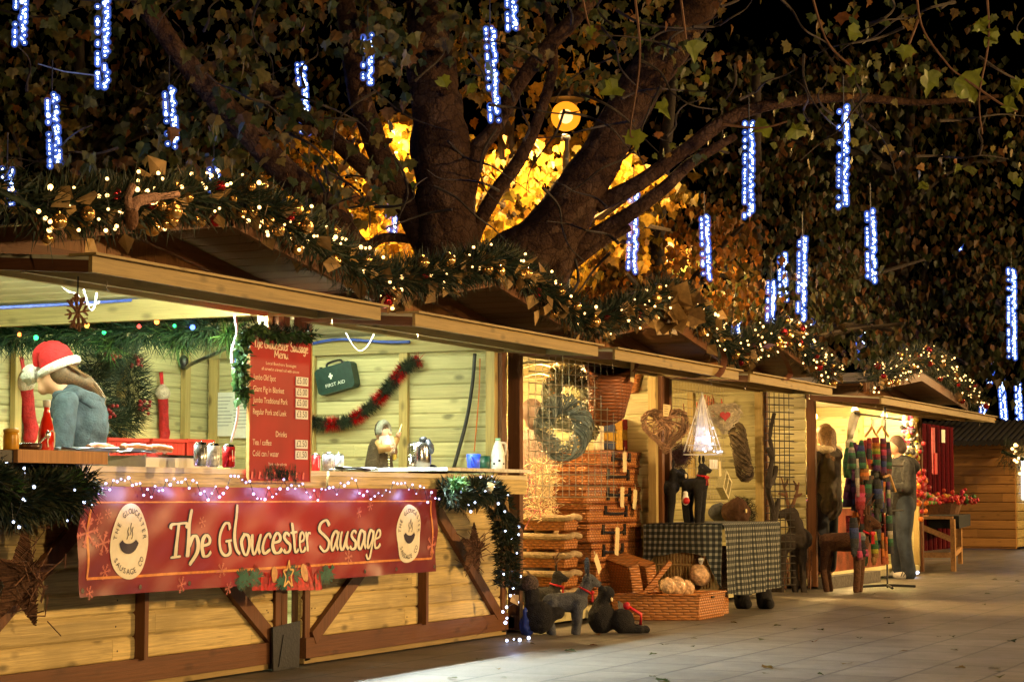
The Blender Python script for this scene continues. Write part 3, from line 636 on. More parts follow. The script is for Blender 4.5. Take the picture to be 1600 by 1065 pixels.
# printed candles, star and fir sprigs at the lower middle
b = MB(); f = bn(3)
for px, hh, w in ((398, .10, .04), (452, .07, .05), (478, .12, .035), (492, .07, .05), (412, .06, .05), (425, .05, .06), (468, .05, .06)):
    x, z = bu(px, 910); b = MB(); b.prism([(x - w, z - .04), (x + w, z - .04), (x + w * .9, z + hh * .6), (x + w * .5, z + hh * .9), (x, z + hh), (x - w * .5, z + hh * .9), (x - w * .9, z + hh * .6)], lambda u, v, w_: f(u, v), 0); b.build('candle_print', mat('candle_print', (.42, .018, .014), .4, scale=30, var=.6), ban)
b = MB(); f = bn(5)
for px, py, w in ((424, 897, .03), (470, 894, .034)):
    x, z = bu(px, py); b.add([f(x + w * math.cos(a * .5), z + (w * 1.5 if py < 910 else .02) * math.sin(a * .5)) for a in range(12)], [tuple(range(12))])
b.build('flame_print', mat('flame_print', (.50, .25, .09), .45), ban)
b = MB(); f = bn(4)
for grp in ((372, 380, 388, 398, 378), (440, 446, 452, 436, 456), (500, 508, 516, 512)):
  b = MB()
  for px in grp:
    x, z = bu(px, random.uniform(893, 912))
    for _ in range(26): a = random.uniform(0, 6.3); strip(b, (x, z), (x + math.cos(a) * .07, z + math.sin(a) * .05), .006, f, 1)
  b.build('fir_print', mat('fir_print', (.03, .10, .06), .6), ban)
b = MB(); f = bn(6); x, z = bu(446, 897)
st = [(x + (.062 if i % 2 == 0 else .027) * math.sin(math.pi * i / 5), z + (.08 if i % 2 == 0 else .035) * math.cos(math.pi * i / 5)) for i in range(10)]
for i in range(10): strip(b, st[i], st[(i + 1) % 10], .011, f, 2)
b.build('star_print', mat('star_print', (.75, .45, .15), .4), ban)
b = MB()
for i in range(9): 
    q = bn(1)(.03 + (BW - .06) * i / 8, .03); b.lathe(q, [(.006, -.003), (.013, -.003), (.013, .003), (.006, .003)], 10, Matrix.Rotation(R(90), 3, 'X'))
b.build('eyelet', M['steel'], ban)

# menu board hung at the posts between the two stalls
MY = -.36
ma, mb_, mc, md = P(392, 516, MY), P(485, 524, MY), P(484, 752, MY), P(388, 752, MY)
mx0, mx1, mz0, mz1 = (ma.x + md.x) / 2, (mb_.x + mc.x) / 2, mc.z, (ma.z + mb_.z) / 2; MW, MH = mx1 - mx0, mz1 - mz0
men = thing('menu_board', 'tall red menu board listing sausages and drinks with white price cards', 'menu board', (mx0, MY, mz0))
b = MB(); b.box((mx0, MY, mz0), (mx1, MY + .012, mz1)); b.build('board', mat('menu_red', (.32, .010, .010), .4, scale=4, var=.2), men)
b = MB(); e = .008
for a, c_ in (((mx0 - e, MY - .004, mz0 - e), (mx0, MY + .014, mz1 + e)), ((mx1, MY - .004, mz0 - e), (mx1 + e, MY + .014, mz1 + e)), ((mx0, MY - .004, mz1), (mx1, MY + .014, mz1 + e)), ((mx0, MY - .004, mz0 - e), (mx1, MY + .014, mz0))): b.box(a, c_)
b.build('frame', mat('menu_edge', (.45, .2, .06), .4), men)
def mf(ly=1): return lambda x, z: Vector((mx0 + x, MY - ly * .0022, mz0 + z))
def mv(py): return MH * (752 - py) / (752 - 520)
b = MB(); f = mf()
script(b, 'The Gloucester Sausage', lambda x, z: f(.03 + x, mv(547) + z), MW - .06, .05, .085); script(b, 'Menu', lambda x, z: f(MW * .38 + x, mv(560) + z), MW * .24, .045, .085); b.build('title_lettering', mat('menu_lettering', (.85, .62, .45), .5), men)
for s_, py, w, x in (('Local Butchers Sausages', 572, .5, .25), ('all served in a bread roll with onions', 581, .62, .18), ('Jumbo Old Spot', 597, .36, .05), ('Giant Pig in Blanket', 615, .5, .05), ('Jumbo Traditional Pork', 632, .56, .05), ('Regular Pork and Leek', 650, .54, .05), ('Drinks', 683, .18, .42), ('Tea / coffee', 697, .30, .05), ('Cold can / water', 714, .42, .05), ('Thank you for calling in', 728, .3, .3)):
    b = MB(); text(b, s_, .045 if py in (597, 615, 632, 650, 683, 697, 714) else .024, lambda u, v: f(MW * x + u, mv(py) + v), width=MW * w); b.build('lettering', mat('menu_lettering', (.85, .62, .45), .5), men)
for py, s_ in ((597, '£5.00'), (615, '£5.00'), (632, '£5.00'), (650, '£3.50'), (697, '£2.50'), (714, '£1.50')):
    x0 = MW * .74; b = MB(); b.box((mx0 + x0, MY - .006, mz0 + mv(py + 3)), (mx0 + MW * .95, MY - .002, mz0 + mv(py - 11))); pc = b.build('price_card', M['paper'], men)
    b = MB(); text(b, s_, .05, lambda u, v: mf(3)(x0 + .012 + u, mv(py) + v), width=MW * .17); b.build('lettering', M['navy'], pc)
b = MB(); f = lambda x, z: Vector((mx0 + x, MY - .004, mz0 + z))
for i in range(240): x = random.gauss(MW * .5, MW * .14); z = random.uniform(.01, .07); a = random.uniform(0, 6.3); strip(b, (x, z), (x + math.cos(a) * .02, z + math.sin(a) * .035), .004, f, 1)
b.build('fir_print', M['needle_dk'], men)
b = MB()
for i in range(8): b = MB(); strip(b, (.02 + MW * i / 8.3, .01), (.03 + MW * i / 8.3, .05), .018, f, 1); b.build('candle_print', mat('menu_candle', (.7, .12, .08), .5), men)

def garland(name, label, path, rad, n, ln, mat_, group=None, leds=None, ledmat=None, ledr=.014, baubles=0, bm=None, br_=(.03, .05), leaves=0, w=.005, rootloc=None, lt=0, ivy=0, wirem=None, jig=None, cat='garland', bright=None):
    path = [Vector(p) for p in path]
    s = thing(name, label, cat, rootloc or path[0], group)
    b = MB(); b.tube(path, rad * .12, 5); needles(b, path, rad, n, ln, w)
    fo = b.build('foliage', mat_, s)
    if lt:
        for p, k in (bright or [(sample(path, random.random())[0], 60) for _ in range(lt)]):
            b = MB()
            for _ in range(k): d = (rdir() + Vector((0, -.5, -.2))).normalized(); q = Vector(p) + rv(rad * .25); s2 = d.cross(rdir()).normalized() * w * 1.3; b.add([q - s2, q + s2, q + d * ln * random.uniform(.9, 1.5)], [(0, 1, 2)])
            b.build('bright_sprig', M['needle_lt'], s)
    if leaves:
        b = MB()
        for _ in range(leaves): p, d = sample(path, random.random()); leaf(b, p + rdir() * rad * random.uniform(.5, 1.1), random.uniform(.06, .13), simple=True)
        b.build('gold_leaves', M['leafgold'], s)
    if ivy:
        b = MB()
        for _ in range(ivy): p, d = sample(path, random.random()); leaf(b, p + rdir() * rad * random.random(), random.uniform(.03, .06), simple=True)
        b.build('ivy_leaf', leafmat('ivy', [(0, (.015, .05, .015)), (1, (.07, .13, .03))], .2), s)
    for k in range(baubles):
        p, d = sample(path, random.random()); r = rdir(); r.y = -abs(r.y); r.z -= .4; r = random.uniform(*br_) if False else r
        q = p + r.normalized() * rad * .8; rr = random.uniform(*br_); mm = bm[0] if random.random() < bm[2] else bm[1]
        b = MB(); b.ball(q, rr, 14, 9); bo = b.build('bauble', mm, s, smooth=True)
        if rr > .038: b = MB(); b.lathe(q + Vector((0, 0, rr * .95)), [(rr * .25, 0), (rr * .25, rr * .25), (rr * .05, rr * .3)], 8); b.build('cap', M['goldb'], bo)
    if leds:
        pts = []
        for _ in range(leds): p, d = sample(path, random.random()); r = rdir(); r.y = -abs(r.y) * 1.2; pts.append(p + r.normalized() * rad * random.uniform(.7, 1.15))
        bulbs(s, pts, ledr, ledmat); 
        pts.sort(key=lambda p: p.x); b = MB(); b.tube(pts, .0025, 4); b.build('wire', M['black'], s)
    return s

# foliage round the menu
garland('leaf_garland', 'dark leafy garland draped over the top of the menu board', [P(380, 520, -.38), P(395, 512, -.39), P(440, 522, -.4), P(488, 522, -.39)], .05, 500, .05, M['needle_dk'], ivy=160, w=.004)
garland('leaf_garland', 'green ivy garland hanging down the pale edge of the menu board', [P(384, 520, -.37), P(378, 560, -.36), P(377, 600, -.35), P(383, 625, -.35)], .045, 150, .04, M['needle_dk'], ivy=220, w=.004)
pl = thing('oval_plate', 'blue and white oval plate hanging beside the menu board', 'plate', P(374, 585, -.3)); q = P(374, 585, -.3)
b = MB(); b.ball(q, (.055, .012, .13), 20, 10); b.build('dish', mat('blue_glaze', (.02, .05, .38), .15), pl, smooth=True); b = MB(); b.ball(q + Vector((-.01, -.006, .02)), (.03, .009, .08), 16, 8); b.build('white_centre', M['white'], pl, smooth=True)

# string of small white lights along the top of the banner
sl = thing('light_string', 'string of cold white fairy lights along the top of the red banner', 'fairy lights', bc[0])
pts = []
for i in range(95):
    u = i / 94; x = 130 + u * 556; y = 757 + u * 8 + 10 * math.sin(u * 40) + random.uniform(-10, 12)
    pts.append(P(x, y, BY - .02 - random.random() * .015))
bulbs(sl, pts, .0065, M['led_p']); b = MB(); b.tube(pts, .0018, 4); b.build('wire', M['black'], sl)
for k in range(8):
    x = 150 + k * 72; lamp('fairy_glow', P(x, 766 + k, BY - .07), .55, (.55, .5, 1.0), .03)

# garlands on the stall front
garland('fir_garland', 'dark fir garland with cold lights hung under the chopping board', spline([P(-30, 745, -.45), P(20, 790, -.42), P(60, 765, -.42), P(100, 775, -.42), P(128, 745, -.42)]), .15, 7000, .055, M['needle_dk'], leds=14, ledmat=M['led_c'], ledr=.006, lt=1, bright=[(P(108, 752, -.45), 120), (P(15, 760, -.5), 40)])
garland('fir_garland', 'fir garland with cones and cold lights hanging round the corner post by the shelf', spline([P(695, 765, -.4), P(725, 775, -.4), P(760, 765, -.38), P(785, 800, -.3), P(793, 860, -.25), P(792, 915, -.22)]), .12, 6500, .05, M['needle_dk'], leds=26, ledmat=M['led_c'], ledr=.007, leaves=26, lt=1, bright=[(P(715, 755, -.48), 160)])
sl = thing('light_string', 'loose cold fairy lights trailing down the corner post to the paving', 'fairy lights', P(790, 930, -.2))
pts = [P(random.uniform(785, 815), y, -.18) for y in (930, 940, 948, 955, 965, 972, 900, 885, 868, 840, 822)] + [G(x, y, .02) for x, y in ((792, 1000), (803, 998), (812, 999), (826, 996))]
bulbs(sl, pts, .010, M['led_c']); b = MB(); b.tube(sorted(pts, key=lambda p: -p.z), .002, 4); b.build('wire', M['black'], sl)
lamp('fairy_glow', P(795, 955, -.3), .5, (.5, .6, 1), .03); lamp('fairy_glow', G(806, 1000, .08), .35, (.45, .55, 1), .03)
def star(name, label, c, r, depth, mt):
    s = thing(name, label, 'star', c); b = MB(); b2 = MB()
    pts = [Vector((c[0] + (r if i % 2 == 0 else r * .42) * math.sin(math.pi * i / 5 + .12), c[1], c[2] + (r if i % 2 == 0 else r * .42) * math.cos(math.pi * i / 5 + .12))) for i in range(10)]
    f_, k_ = Vector((c[0], c[1] - depth, c[2])), Vector((c[0], c[1] + depth * .3, c[2]))
    b.add([f_, k_] + pts, [(0, 2 + (i + 1) % 10, 2 + i) for i in range(10)] + [(1, 2 + i, 2 + (i + 1) % 10) for i in range(10)]); b.build('body', mt, s)
    for i in range(0, 10, 2):
        t_ = pts[i]
        for k in range(34):
            w = k / 34; a = pts[(i - 1) % 10].lerp(t_, w); e = pts[(i + 1) % 10].lerp(t_, w); mdl = f_.lerp(t_, w); b2.tube([a + rv(.004), mdl + Vector((0, -.006, 0)) + rv(.006), e + rv(.004)], .0035, 4)
    for _ in range(70): a = random.choice(pts).lerp(Vector(c), random.random()) + Vector((0, -depth * .8, 0)); b2.tube([a, a + rv(.09)], .003, 4)
    b2.build('twig_wrap', M['twig'], s); return s
star('twig_star', 'large dark twig star hanging below the fir garland under the chopping board', P(30, 905, -.22), .25, .10, M['twig'])
star('twig_star', 'small reddish twig star on the boards between banner and corner garland', P(738, 858, -.12), .19, .05, M['twig'])

# gap between the two stalls
gp = thing('gap_cover', 'black sheet folded over the foot of the gap between the pine stalls', 'cover', (10.18, -.06, 0))
b = MB(); x0, x1 = P(424, 1040, -.07).x, P(464, 1040, -.07).x
b.prism([(x0, .0), (x1, .0), (x1 + .01, .27), (x0 - .01, .25)], lambda u, v, w: Vector((u, -.085 + w, v + .004)), .012); b.prism([(x0 + .05, .02), (x0 + .1, .2), (x1 - .03, .0)], lambda u, v, w: Vector((u, -.09 + w, v + .006)), .006); b.build('sheet', mat('rubber_sheet', (.022, .022, .024), .5, bump=.2), gp)
pp = thing('gap_post', 'square brown timber post standing in the dark gap between the stalls', 'post', (10.18, .05, 0)); b = MB(); b.box((10.15, .02, 0), (10.21, .08, 2.15)); b.build('post', M['brown_z'], pp)
# ------------------------------------------------------------------ things on the counter
def single(name, label, cat, c, parts, group=None):
    s = thing(name, label, cat, c, group)
    for nm, mb, mt, sm in parts: mb.build(nm, mt, s, smooth=sm)
    return s
def can(x, y, lab, col, metal=.6):
    p = G(x, y, CT + .001); b = MB(); h = .118; r = .033
    b.lathe(p, [(r * .8, 0), (r, .008), (r, h - .012)], 18); t_ = MB(); t_.lathe(p, [(r, h - .012), (r * .82, h - .001), (r * .80, h), (r * .76, h - .004), (.001, h - .004)], 18, cap=False); t_.tube([p + Vector((-.012, -.006, h)), p + Vector((.01, 0, h + .001))], .004, 5)
    w = MB(); w.prism([(-.012, .03), (.012, .03), (.016, .085), (-.014, .09)], lambda u, v, k: p + Vector((.033 * math.sin(u / .033) * 1.02 - .0, -.0335 * math.cos(u / .033) * 1.0 - k, v)), .0006)
    single('drink_can', lab, 'can', p, [('body', b, mat(col[0], col[1], .25, metal, scale=60, var=.5), True), ('lid', t_, M['steel'], True), ('label_mark', w, M['white'], False)])
can(313, 728, 'silver drink can standing first in the row before the red menu board', ('silver_can', (.62, .64, .66)), .8)
can(333, 729, 'white patterned drink can between the silver and red cans', ('white_can', (.68, .66, .6)), .2)
can(357, 730, 'red drink can just before the menu board', ('red_can', (.55, .02, .02)))
can(492, 738, 'red drink can peeping out just beyond the menu board', ('red_can', (.55, .02, .02)))
can(512, 737, 'multicoloured printed can between red and silver cans beyond the menu', ('print_can', (.45, .42, .44)), .3)
can(529, 738, 'plain silver can beside the white napkins and Santa figure', ('silver_can', (.62, .64, .66)), .8)
def napkins(pts, lab, nm='napkin_pile'):
    s = thing(nm, lab, 'napkins', pts[0]); b = MB()
    for p in pts:
        for k in range(3):
            a = random.uniform(0, 3); n = 7; o = p + rv(.03); o.z = p.z
            vs = []; 
            for j in range(n):
                for i in range(n): u, v = (i / (n - 1) - .5) * .22, (j / (n - 1) - .5) * .2; q = o + Vector((u * math.cos(a) - v * math.sin(a), u * math.sin(a) + v * math.cos(a), .006 + .006 * k + .012 * noise.noise(Vector((u * 14, v * 14, p.x + k * 3))) + .010)); vs.append(q)
            b.add(vs, [(j * n + i, j * n + i + 1, (j + 1) * n + i + 1, (j + 1) * n + i) for j in range(n - 1) for i in range(n - 1)])
    b.build('sheet', M['white'], s, smooth=True); return s
napkins([G(565, 738, CT), G(553, 737, CT)], 'loose white paper napkins in front of the Santa figure')
napkins([Vector((*P(x_, 714, y_).xy, BT)) for x_, y_ in ((120, -.2), (150, -.25), (185, -.2), (215, -.2), (135, -.05), (170, -.05))], 'white greasy paper spread under the cooked sausages')
q = P(208, 722, -.2); q.z = BT; s = thing('tray', 'flat white tray on the counter carrying cooked sausages', 'tray', q); b = MB(); b.box((q.x - .02, q.y - .09, CT + .001), (q.x + .62, q.y + .25, BT)); b.build('base', M['white'], s)
b = MB(); b.box((q.x - .03, q.y - .1, BT - .008), (q.x + .63, q.y - .091, BT + .006)); b.build('rim', M['steel'], s)
saus = mat('sausage_skin', (.42, .17, .055), .35, scale=40, var=.4)
for i in range(9):
    p = Vector((q.x - .22 + .07 * i + random.uniform(-.02, .02), q.y + .0 + random.uniform(-.05, .1), BT + .035)); a = random.uniform(-.5, .5); d = Vector((math.cos(a), math.sin(a), 0)) * .075
    b = MB(); b.tube(spline([p - d, p - d * .9, p + Vector((0, 0, .008)), p + d * .9, p + d], 4), [.003] + [.016] * 15 + [.003], 10); o = b.build('sausage', saus); 
    tag(o, 'browned cooked sausage lying on the white papers of the tray', 'sausage', 'cooked sausages on the tray')
# sauce bottle and jars on the chopping board
p = P(72, 704, -.22); p.z = BT
b = MB(); b.lathe(p, [(.034, 0), (.04, .008), (.042, .05), (.04, .1), (.034, .125), (.02, .175), (.015, .20), (.015, .215)], 20); b.v = [(p.x + (x - p.x) * 1.15, p.y + (y - p.y) * .8, z) for x, y, z in b.v]
c_ = MB(); c_.lathe(p + Vector((0, 0, .214)), [(.017, 0), (.018, .03), (.015, .033)], 14); l_ = MB(); 
l_.prism([(-.026, .025), (.026, .025), (.03, .05), (.026, .095), (0, .105), (-.026, .095), (-.03, .05)], lambda u, v, w: p + Vector((u, -.0345 - w + abs(u) * .2, v)), .001)
t = NT('ketchup_glass'); pb = t.new('BsdfPrincipled', i_Roughness=.08); pb.inputs['Base Color'].default_value = (.55, .02, .008, 1); pb.inputs['Subsurface Weight'].default_value = .2; pb.inputs['Coat Weight'].default_value = 1; t.l(pb.outputs[0], t.out.inputs[0])
single('ketchup_bottle', 'tall glass bottle of red ketchup on the chopping board', 'sauce bottle', p, [('body', b, t.m, True), ('cap', c_, M['white'], True), ('label', l_, mat('ketchup_label', (.5, .42, .3), .5), False)])
p = P(17, 704, -.25); p.z = BT; b = MB(); b.lathe(p, [(.034, 0), (.036, .01), (.036, .07), (.034, .085)], 16); c_ = MB(); c_.lathe(p + Vector((0, 0, .085)), [(.036, 0), (.036, .014), (.03, .018)], 16)
single('mustard_jar', 'small yellow mustard jar at the end of the chopping board', 'jar', p, [('body', b, mat('mustard', (.5, .25, .015), .3), True), ('lid', c_, mat('mustard_lid', (.55, .32, .04), .4), True)])
p = P(46, 705, -.24); p.z = BT; b = MB(); b.lathe(p, [(.03, 0), (.055, .012), (.06, .035), (.05, .04), (.03, .02)], 18, cap=False)
c_ = MB(); c_.tube([p + Vector((.03, -.02, .03)), p + Vector((.075, -.04, .075))], .005, 6); c_.ball(p + Vector((.08, -.042, .08)), (.014, .008, .02))
single('sauce_bowl', 'dark bowl with a steel spoon between the mustard and the ketchup', 'bowl', p, [('body', b, mat('bowl_glaze', (.05, .02, .012), .2), True), ('spoon', c_, M['steel'], True)])
# vacuum flask, mug, bottle, pot
p = G(655, 741, CT); b = MB(); b.lathe(p, [(.075, 0), (.08, .01), (.08, .19), (.076, .2)], 28); l_ = MB(); l_.lathe(p + Vector((0, 0, .2)), [(.078, 0), (.07, .012), (.03, .022), (.001, .024)], 24, cap=False)
h_ = MB(); h_.ball(p + Vector((0, -.03, .235)), (.03, .03, .02)); h_.tube([p + Vector((0, -.06, .23)), p + Vector((.0, -.085, .19)), p + Vector((0, -.085, .14))], [.018, .024, .018], 8); h_.ball(p + Vector((.02, -.08, .17)), (.022, .022, .035))
f_ = MB(); q = p + Vector((-.115, 0, 0)); f_.lathe(q, [(.022, 0), (.022, .12)], 14); f_.lathe(q + Vector((0, 0, .12)), [(.026, 0), (.026, .008)], 14)
single('hot_water_urn', 'shiny steel hot water urn with black handle on the counter', 'urn', p, [('body', b, M['steel'], True), ('lid', l_, M['steel'], True), ('handle', h_, M['black'], True), ('gauge', f_, M['steel'], True)])
p = G(686, 741, CT) ; b = MB(); b.ball(p + Vector((0, .06, .035)), (.05, .05, .035)); single('lid_knob', 'small round black lid lying beside the steel urn', 'lid', p, [('cover', b, M['black'], True)])
zs = 1.191
p = P(740, 734, -.12); p.z = zs; b = MB(); b.lathe(p, [(.036, 0), (.042, .004), (.05, .105), (.047, .105), (.04, .01), (.001, .008)], 22, cap=False); h_ = MB(); h_.tube(spline([p + Vector((-.048, -.01, .09)), p + Vector((-.08, -.02, .075)), p + Vector((-.075, -.02, .035)), p + Vector((-.043, -.01, .025))], 4), .006, 6)
single('blue_mug', 'bright blue plastic mug on the pale side shelf', 'mug', p, [('body', b, M['blue'], True), ('handle', h_, M['blue'], True)])
p = P(757, 735, -.02); p.z = zs; b = MB(); b.lathe(p, [(.036, 0), (.04, .004), (.042, .1), (.039, .1), (.035, .01), (.001, .01)], 22, cap=False); single('green_mug', 'dark green beaker behind the bright blue mug', 'mug', p, [('body', b, M['green'], True)])
p = P(778, 735, -.1); p.z = zs; b = MB(); pr = [(.046, 0), (.05, .008), (.05, .1), (.046, .125), (.034, .17), (.02, .205), (.017, .212)]
b.lathe(p, pr, 20); c_ = MB(); c_.lathe(p + Vector((0, 0, .21)), [(.019, 0), (.019, .016), (.016, .018)], 14)
h_ = MB(); h_.tube(spline([p + Vector((.012, -.02, .195)), p + Vector((.045, -.035, .19)), p + Vector((.058, -.035, .15)), p + Vector((.05, -.03, .11))], 4), .009, 8)
l_ = MB(); l_.lathe(p, [(.0508, .03), (.0508, .085)], 20, cap=False); k_ = MB()
for i in range(9): a = i * .75; k_.prism([(-.010, 0), (.008, -.004), (.012, .010), (-.004, .014)], lambda u, v, w: p + Vector(((.0515 + w) * math.cos(a + u * 18), (.0515 + w) * math.sin(a + u * 18), .04 + .022 * (i % 2) + v)), .0004)
single('milk_bottle', 'half empty white plastic milk bottle at the end of the side shelf', 'milk bottle', p, [('body', b, mat('milk_plastic', (.72, .72, .66), .35), True), ('cap', c_, mat('milk_cap', (.25, .5, .35), .4), True), ('handle', h_, mat('milk_plastic', (.7, .7, .65), .35), True), ('label', l_, M['white'], True), ('label_mark', k_, M['black'], False)])
# Santa figure
p = G(592, 742, CT)
s = thing('santa_figure', 'little bearded Santa figure in dark robe standing beside the urn', 'figurine', p)
b = MB(); b.lathe(p, [(.085, 0), (.085, .01), (.075, .08), (.06, .16), (.04, .2)], 18); b.build('robe', mat('dark_robe', (.035, .02, .008), .9, bump=.6), s, smooth=True)
b = MB(); b.ball(p + Vector((-.01, -.03, .225)), (.042, .042, .048)); b.ball(p + Vector((-.012, -.073, .228)), .011); b.build('face', M['skin'], s, smooth=True)
b = MB()
for i in range(420):
    a = random.uniform(-1, 1); q = p + Vector((-.01 + a * .05, -.055 - random.random() * .03 + abs(a) * .02, .215)); e = q + Vector((a * .03, -.01, -random.uniform(.05, .11) * (1.1 - abs(a) * .4))); sd = Vector((.003, 0, 0)); b.add([q - sd, q + sd, e], [(0, 1, 2)])
b.ball(p + Vector((-.01, -.058, .17)), (.05, .03, .055), 12, 8); b.build('beard', mat('white_beard', (.75, .7, .55), .8), s)
b = MB()
for i in range(17): a = math.pi * i / 16; b.ball(p + Vector((-.01 + .056 * math.cos(a), -.035, .238 + .05 * math.sin(a))), .02, 8, 5)
b.build('hat_fur', mat('grey_fur', (.24, .25, .22), .95, bump=1, bscale=200), s, smooth=True)
b = MB(); b.ball(p + Vector((-.01, -.02, .25)), (.045, .04, .055)); b.build('hood', mat('dark_robe', (.03, .02, .01), .9), s, smooth=True)
b = MB(); b.tube([p + Vector((-.05, -.03, .18)), p + Vector((-.085, -.06, .14)), p + Vector((-.045, -.09, .15))], [.026, .026, .02], 10); b.build('sleeve', mat('tan_sleeve', (.28, .15, .05), .9), s, smooth=True); b = MB(); b.tube([p + Vector((.05, -.03, .19)), p + Vector((.09, -.05, .17)), p + Vector((.085, -.07, .21))], [.024, .024, .018], 10)
b.build('sleeve', mat('tan_sleeve', (.28, .15, .05), .9), s, smooth=True)
b = MB(); 
for q in (p + Vector((-.035, -.095, .155)), p + Vector((.085, -.075, .225))):
    b = MB(); b.ball(q, .014); 
    for k in range(4): b.tube([q, q + Vector((-.012 + k * .008, -.012, .014))], .0035, 5)
    b.tube([q, q + Vector((.012, -.004, .012))], .004, 5); b.build('hand', M['skin'], s, smooth=True)
b = MB(); b.tube([p + Vector((.085, -.075, .225)), p + Vector((.115, -.08, .285))], [.006, .003], 6); b.build('feather', M['card'], s); b = MB(); b.ball(p + Vector((.1, -.02, .13)), (.04, .04, .055)); b.build('sack', M['twig'], s, smooth=True)
b = MB()
for i in range(8): b.ball(p + Vector((-.04, -.082 - i * .0005, .13 - i * .015)), .006, 6, 4)
s.scale = (1.25, 1.25, 1.25); b.ball(p + Vector((-.035, -.085, .13)), .004, 6, 4); b.build('bead_chain', mat('bead_gold', (.7, .6, .3), .3, .6), s); b = MB(); b.box(p + Vector((.03, -.08, .085)), p + Vector((.055, -.07, .115))); b.build('patch', mat('bead_gold2', (.5, .35, .05), .5), s)

# ------------------------------------------------------------------ on the inner walls
WX = B1 - .052
def side(px, py, o=0): return XP(px, py, WX - o)
c0_, c1_, c2_, c3_ = side(497, 583, .05), side(551, 566, .05), side(556, 601, .05), side(503, 614, .05)
s = thing('first_aid_box', 'dark green first aid box hanging tilted on the planked wall', 'first aid box', (WX, c0_.y, c3_.z))
ctr = (c0_ + c1_ + c2_ + c3_) / 4; uy = Vector((0, -1, 0)); ang = .22
UU = (uy * math.cos(ang) + Z_ * math.sin(ang)); VV = (Z_ * math.cos(ang) - uy * math.sin(ang)); hw, hh = .16, .10
fx = lambda u, v, w: ctr + UU * u + VV * v + X_ * (.05 - w)
b = MB(); rp = [(hw * sx_ + dx, hh * sy_ + dy_) for sx_, sy_, ds in ((-1, -1, [(0, .02), (.02, 0)]), (1, -1, [(-.02, 0), (0, .02)]), (1, 1, [(0, -.02), (-.02, 0)]), (-1, 1, [(.02, 0), (0, -.02)])) for dx, dy_ in ds]
b.prism(rp, lambda u, v, w: fx(u, v, w), .09); b.build('case', mat('first_aid_green', (.005, .026, .022), .4), s)
b = MB(); b.tube(spline([fx(-.07, hh, .05), fx(-.055, hh + .03, .05), fx(.055, hh + .03, .05), fx(.07, hh, .05)], 4), .009, 6); b.build('handle', M['black'], s)
b = MB(); f = lambda u, v: fx(u, v, .0925)
for q in (((-.045, .015), (-.01, .015), (-.01, .03), (-.045, .03)), ((-.035, .0), (-.02, .0), (-.02, .045), (-.035, .045))): b.add([f(*z) for z in q], [(0, 1, 2, 3)]) if q[0][1] else b.add([fx(*z, .0932) for z in q], [(0, 1, 2, 3)])
b.build('white_cross', M['white'], s); b = MB(); text(b, 'FIRST AID', .036, lambda u, v: f(-.085 + u, -.055 + v), width=.17); b.build('lettering', M['white'], s)
b = MB(); 
for u in (-.1, .1): b.box(*((0, 0, 0), (.03, .012, .02)), Matrix.Translation(fx(u, hh - .01, .095)))
b.build('latch', M['black'], s)
tp = spline([side(*q, .06) for q in ((478, 655), (505, 662), (535, 660), (560, 650), (590, 625), (612, 598), (632, 575), (655, 562))], 6)
s = thing('tinsel_garland', 'drooping garland of dark green and red tinsel on the planked wall', 'tinsel garland', tp[0]); b = MB(); b2 = MB()
b.tube(tp, .02, 5)
for i in range(5200):
    t_ = random.random(); p, d = sample(tp, t_); red = (math.sin(t_ * 31 + 1.2) > .25); r = rdir(); r -= d * r.dot(d) * .7; e = r.normalized() * random.uniform(.05, .085); sd = e.cross(rdir()).normalized() * .003; (b2 if red else b).add([p - sd, p + sd, p + e], [(0, 1, 2)])
b.build('green_tinsel', M['needle_dk'], s); b2.build('red_tinsel', M['tinsel'], s)
def sock(x, y0, y1, lab, lean, wd):
    p = P(x, y0, DEP - .05); e = P(x + lean, y1, DEP - .05); s = thing('christmas_stocking', lab, 'stocking', p); L = p.z - e.z; dx = (e.x - p.x) / L
    f = lambda u, v, w: Vector((p.x + dx * v + u, DEP - .03 - w, p.z - v))
    blob('foot', [('c', f(0, .2 * L, .035), f(0, .82 * L, .035), .055 * wd, .05 * wd), ('c', f(.005, .84 * L, .04), f(-.045 * wd, .96 * L, .05), .055 * wd, .05 * wd)], mat('red_velvet', (.34, .008, .010), .7, bump=.5), s, .011, 3, noise_a=.006)
    blob('cuff', [('c', f(.0, .09, .035), f(0, .25 * L, .035), .035, .078 * wd)], mat('cuff_plush', (.58, .46, .36), .9, bump=.8, bscale=90), s, .011, 2, noise_a=.008)
    b = MB(); b.tube([f(0, .06, .03), f(-.01, -.03, .03), f(.012, -.035, .03), f(.015, .06, .03)], .009, 6); b.build('loop', M['ribbon'], s)
sock(250, 588, 692, 'red stocking with pale cuff hanging on the back wall beyond the wreath', 5, .75)
sock(32, 565, 690, 'red velvet stocking with pale cuff behind the ketchup bottle', 16, .95)
wc = P(178, 607, DEP - .1); s = thing('fir_wreath', 'big dark fir wreath with red berries on the back wall', 'wreath', wc)
wp = [wc + Vector((.24 * math.cos(a), 0, .27 * math.sin(a))) for a in [2 * math.pi * i / 24 for i in range(25)]]
b = MB(); needles(b, wp, .16, 4500, .10, .004); b.build('foliage', M['needle_dk'], s); b = MB()
for a in (.9, 2.2, -.5, -2.4): 
    b = MB()
    for _ in range(14): b.ball(wc + Vector((.25 * math.cos(a), -.10, .27 * math.sin(a))) + rv(.05), .014, 7, 5)
    b.build('berry_cluster', M['berry'], s, smooth=True)
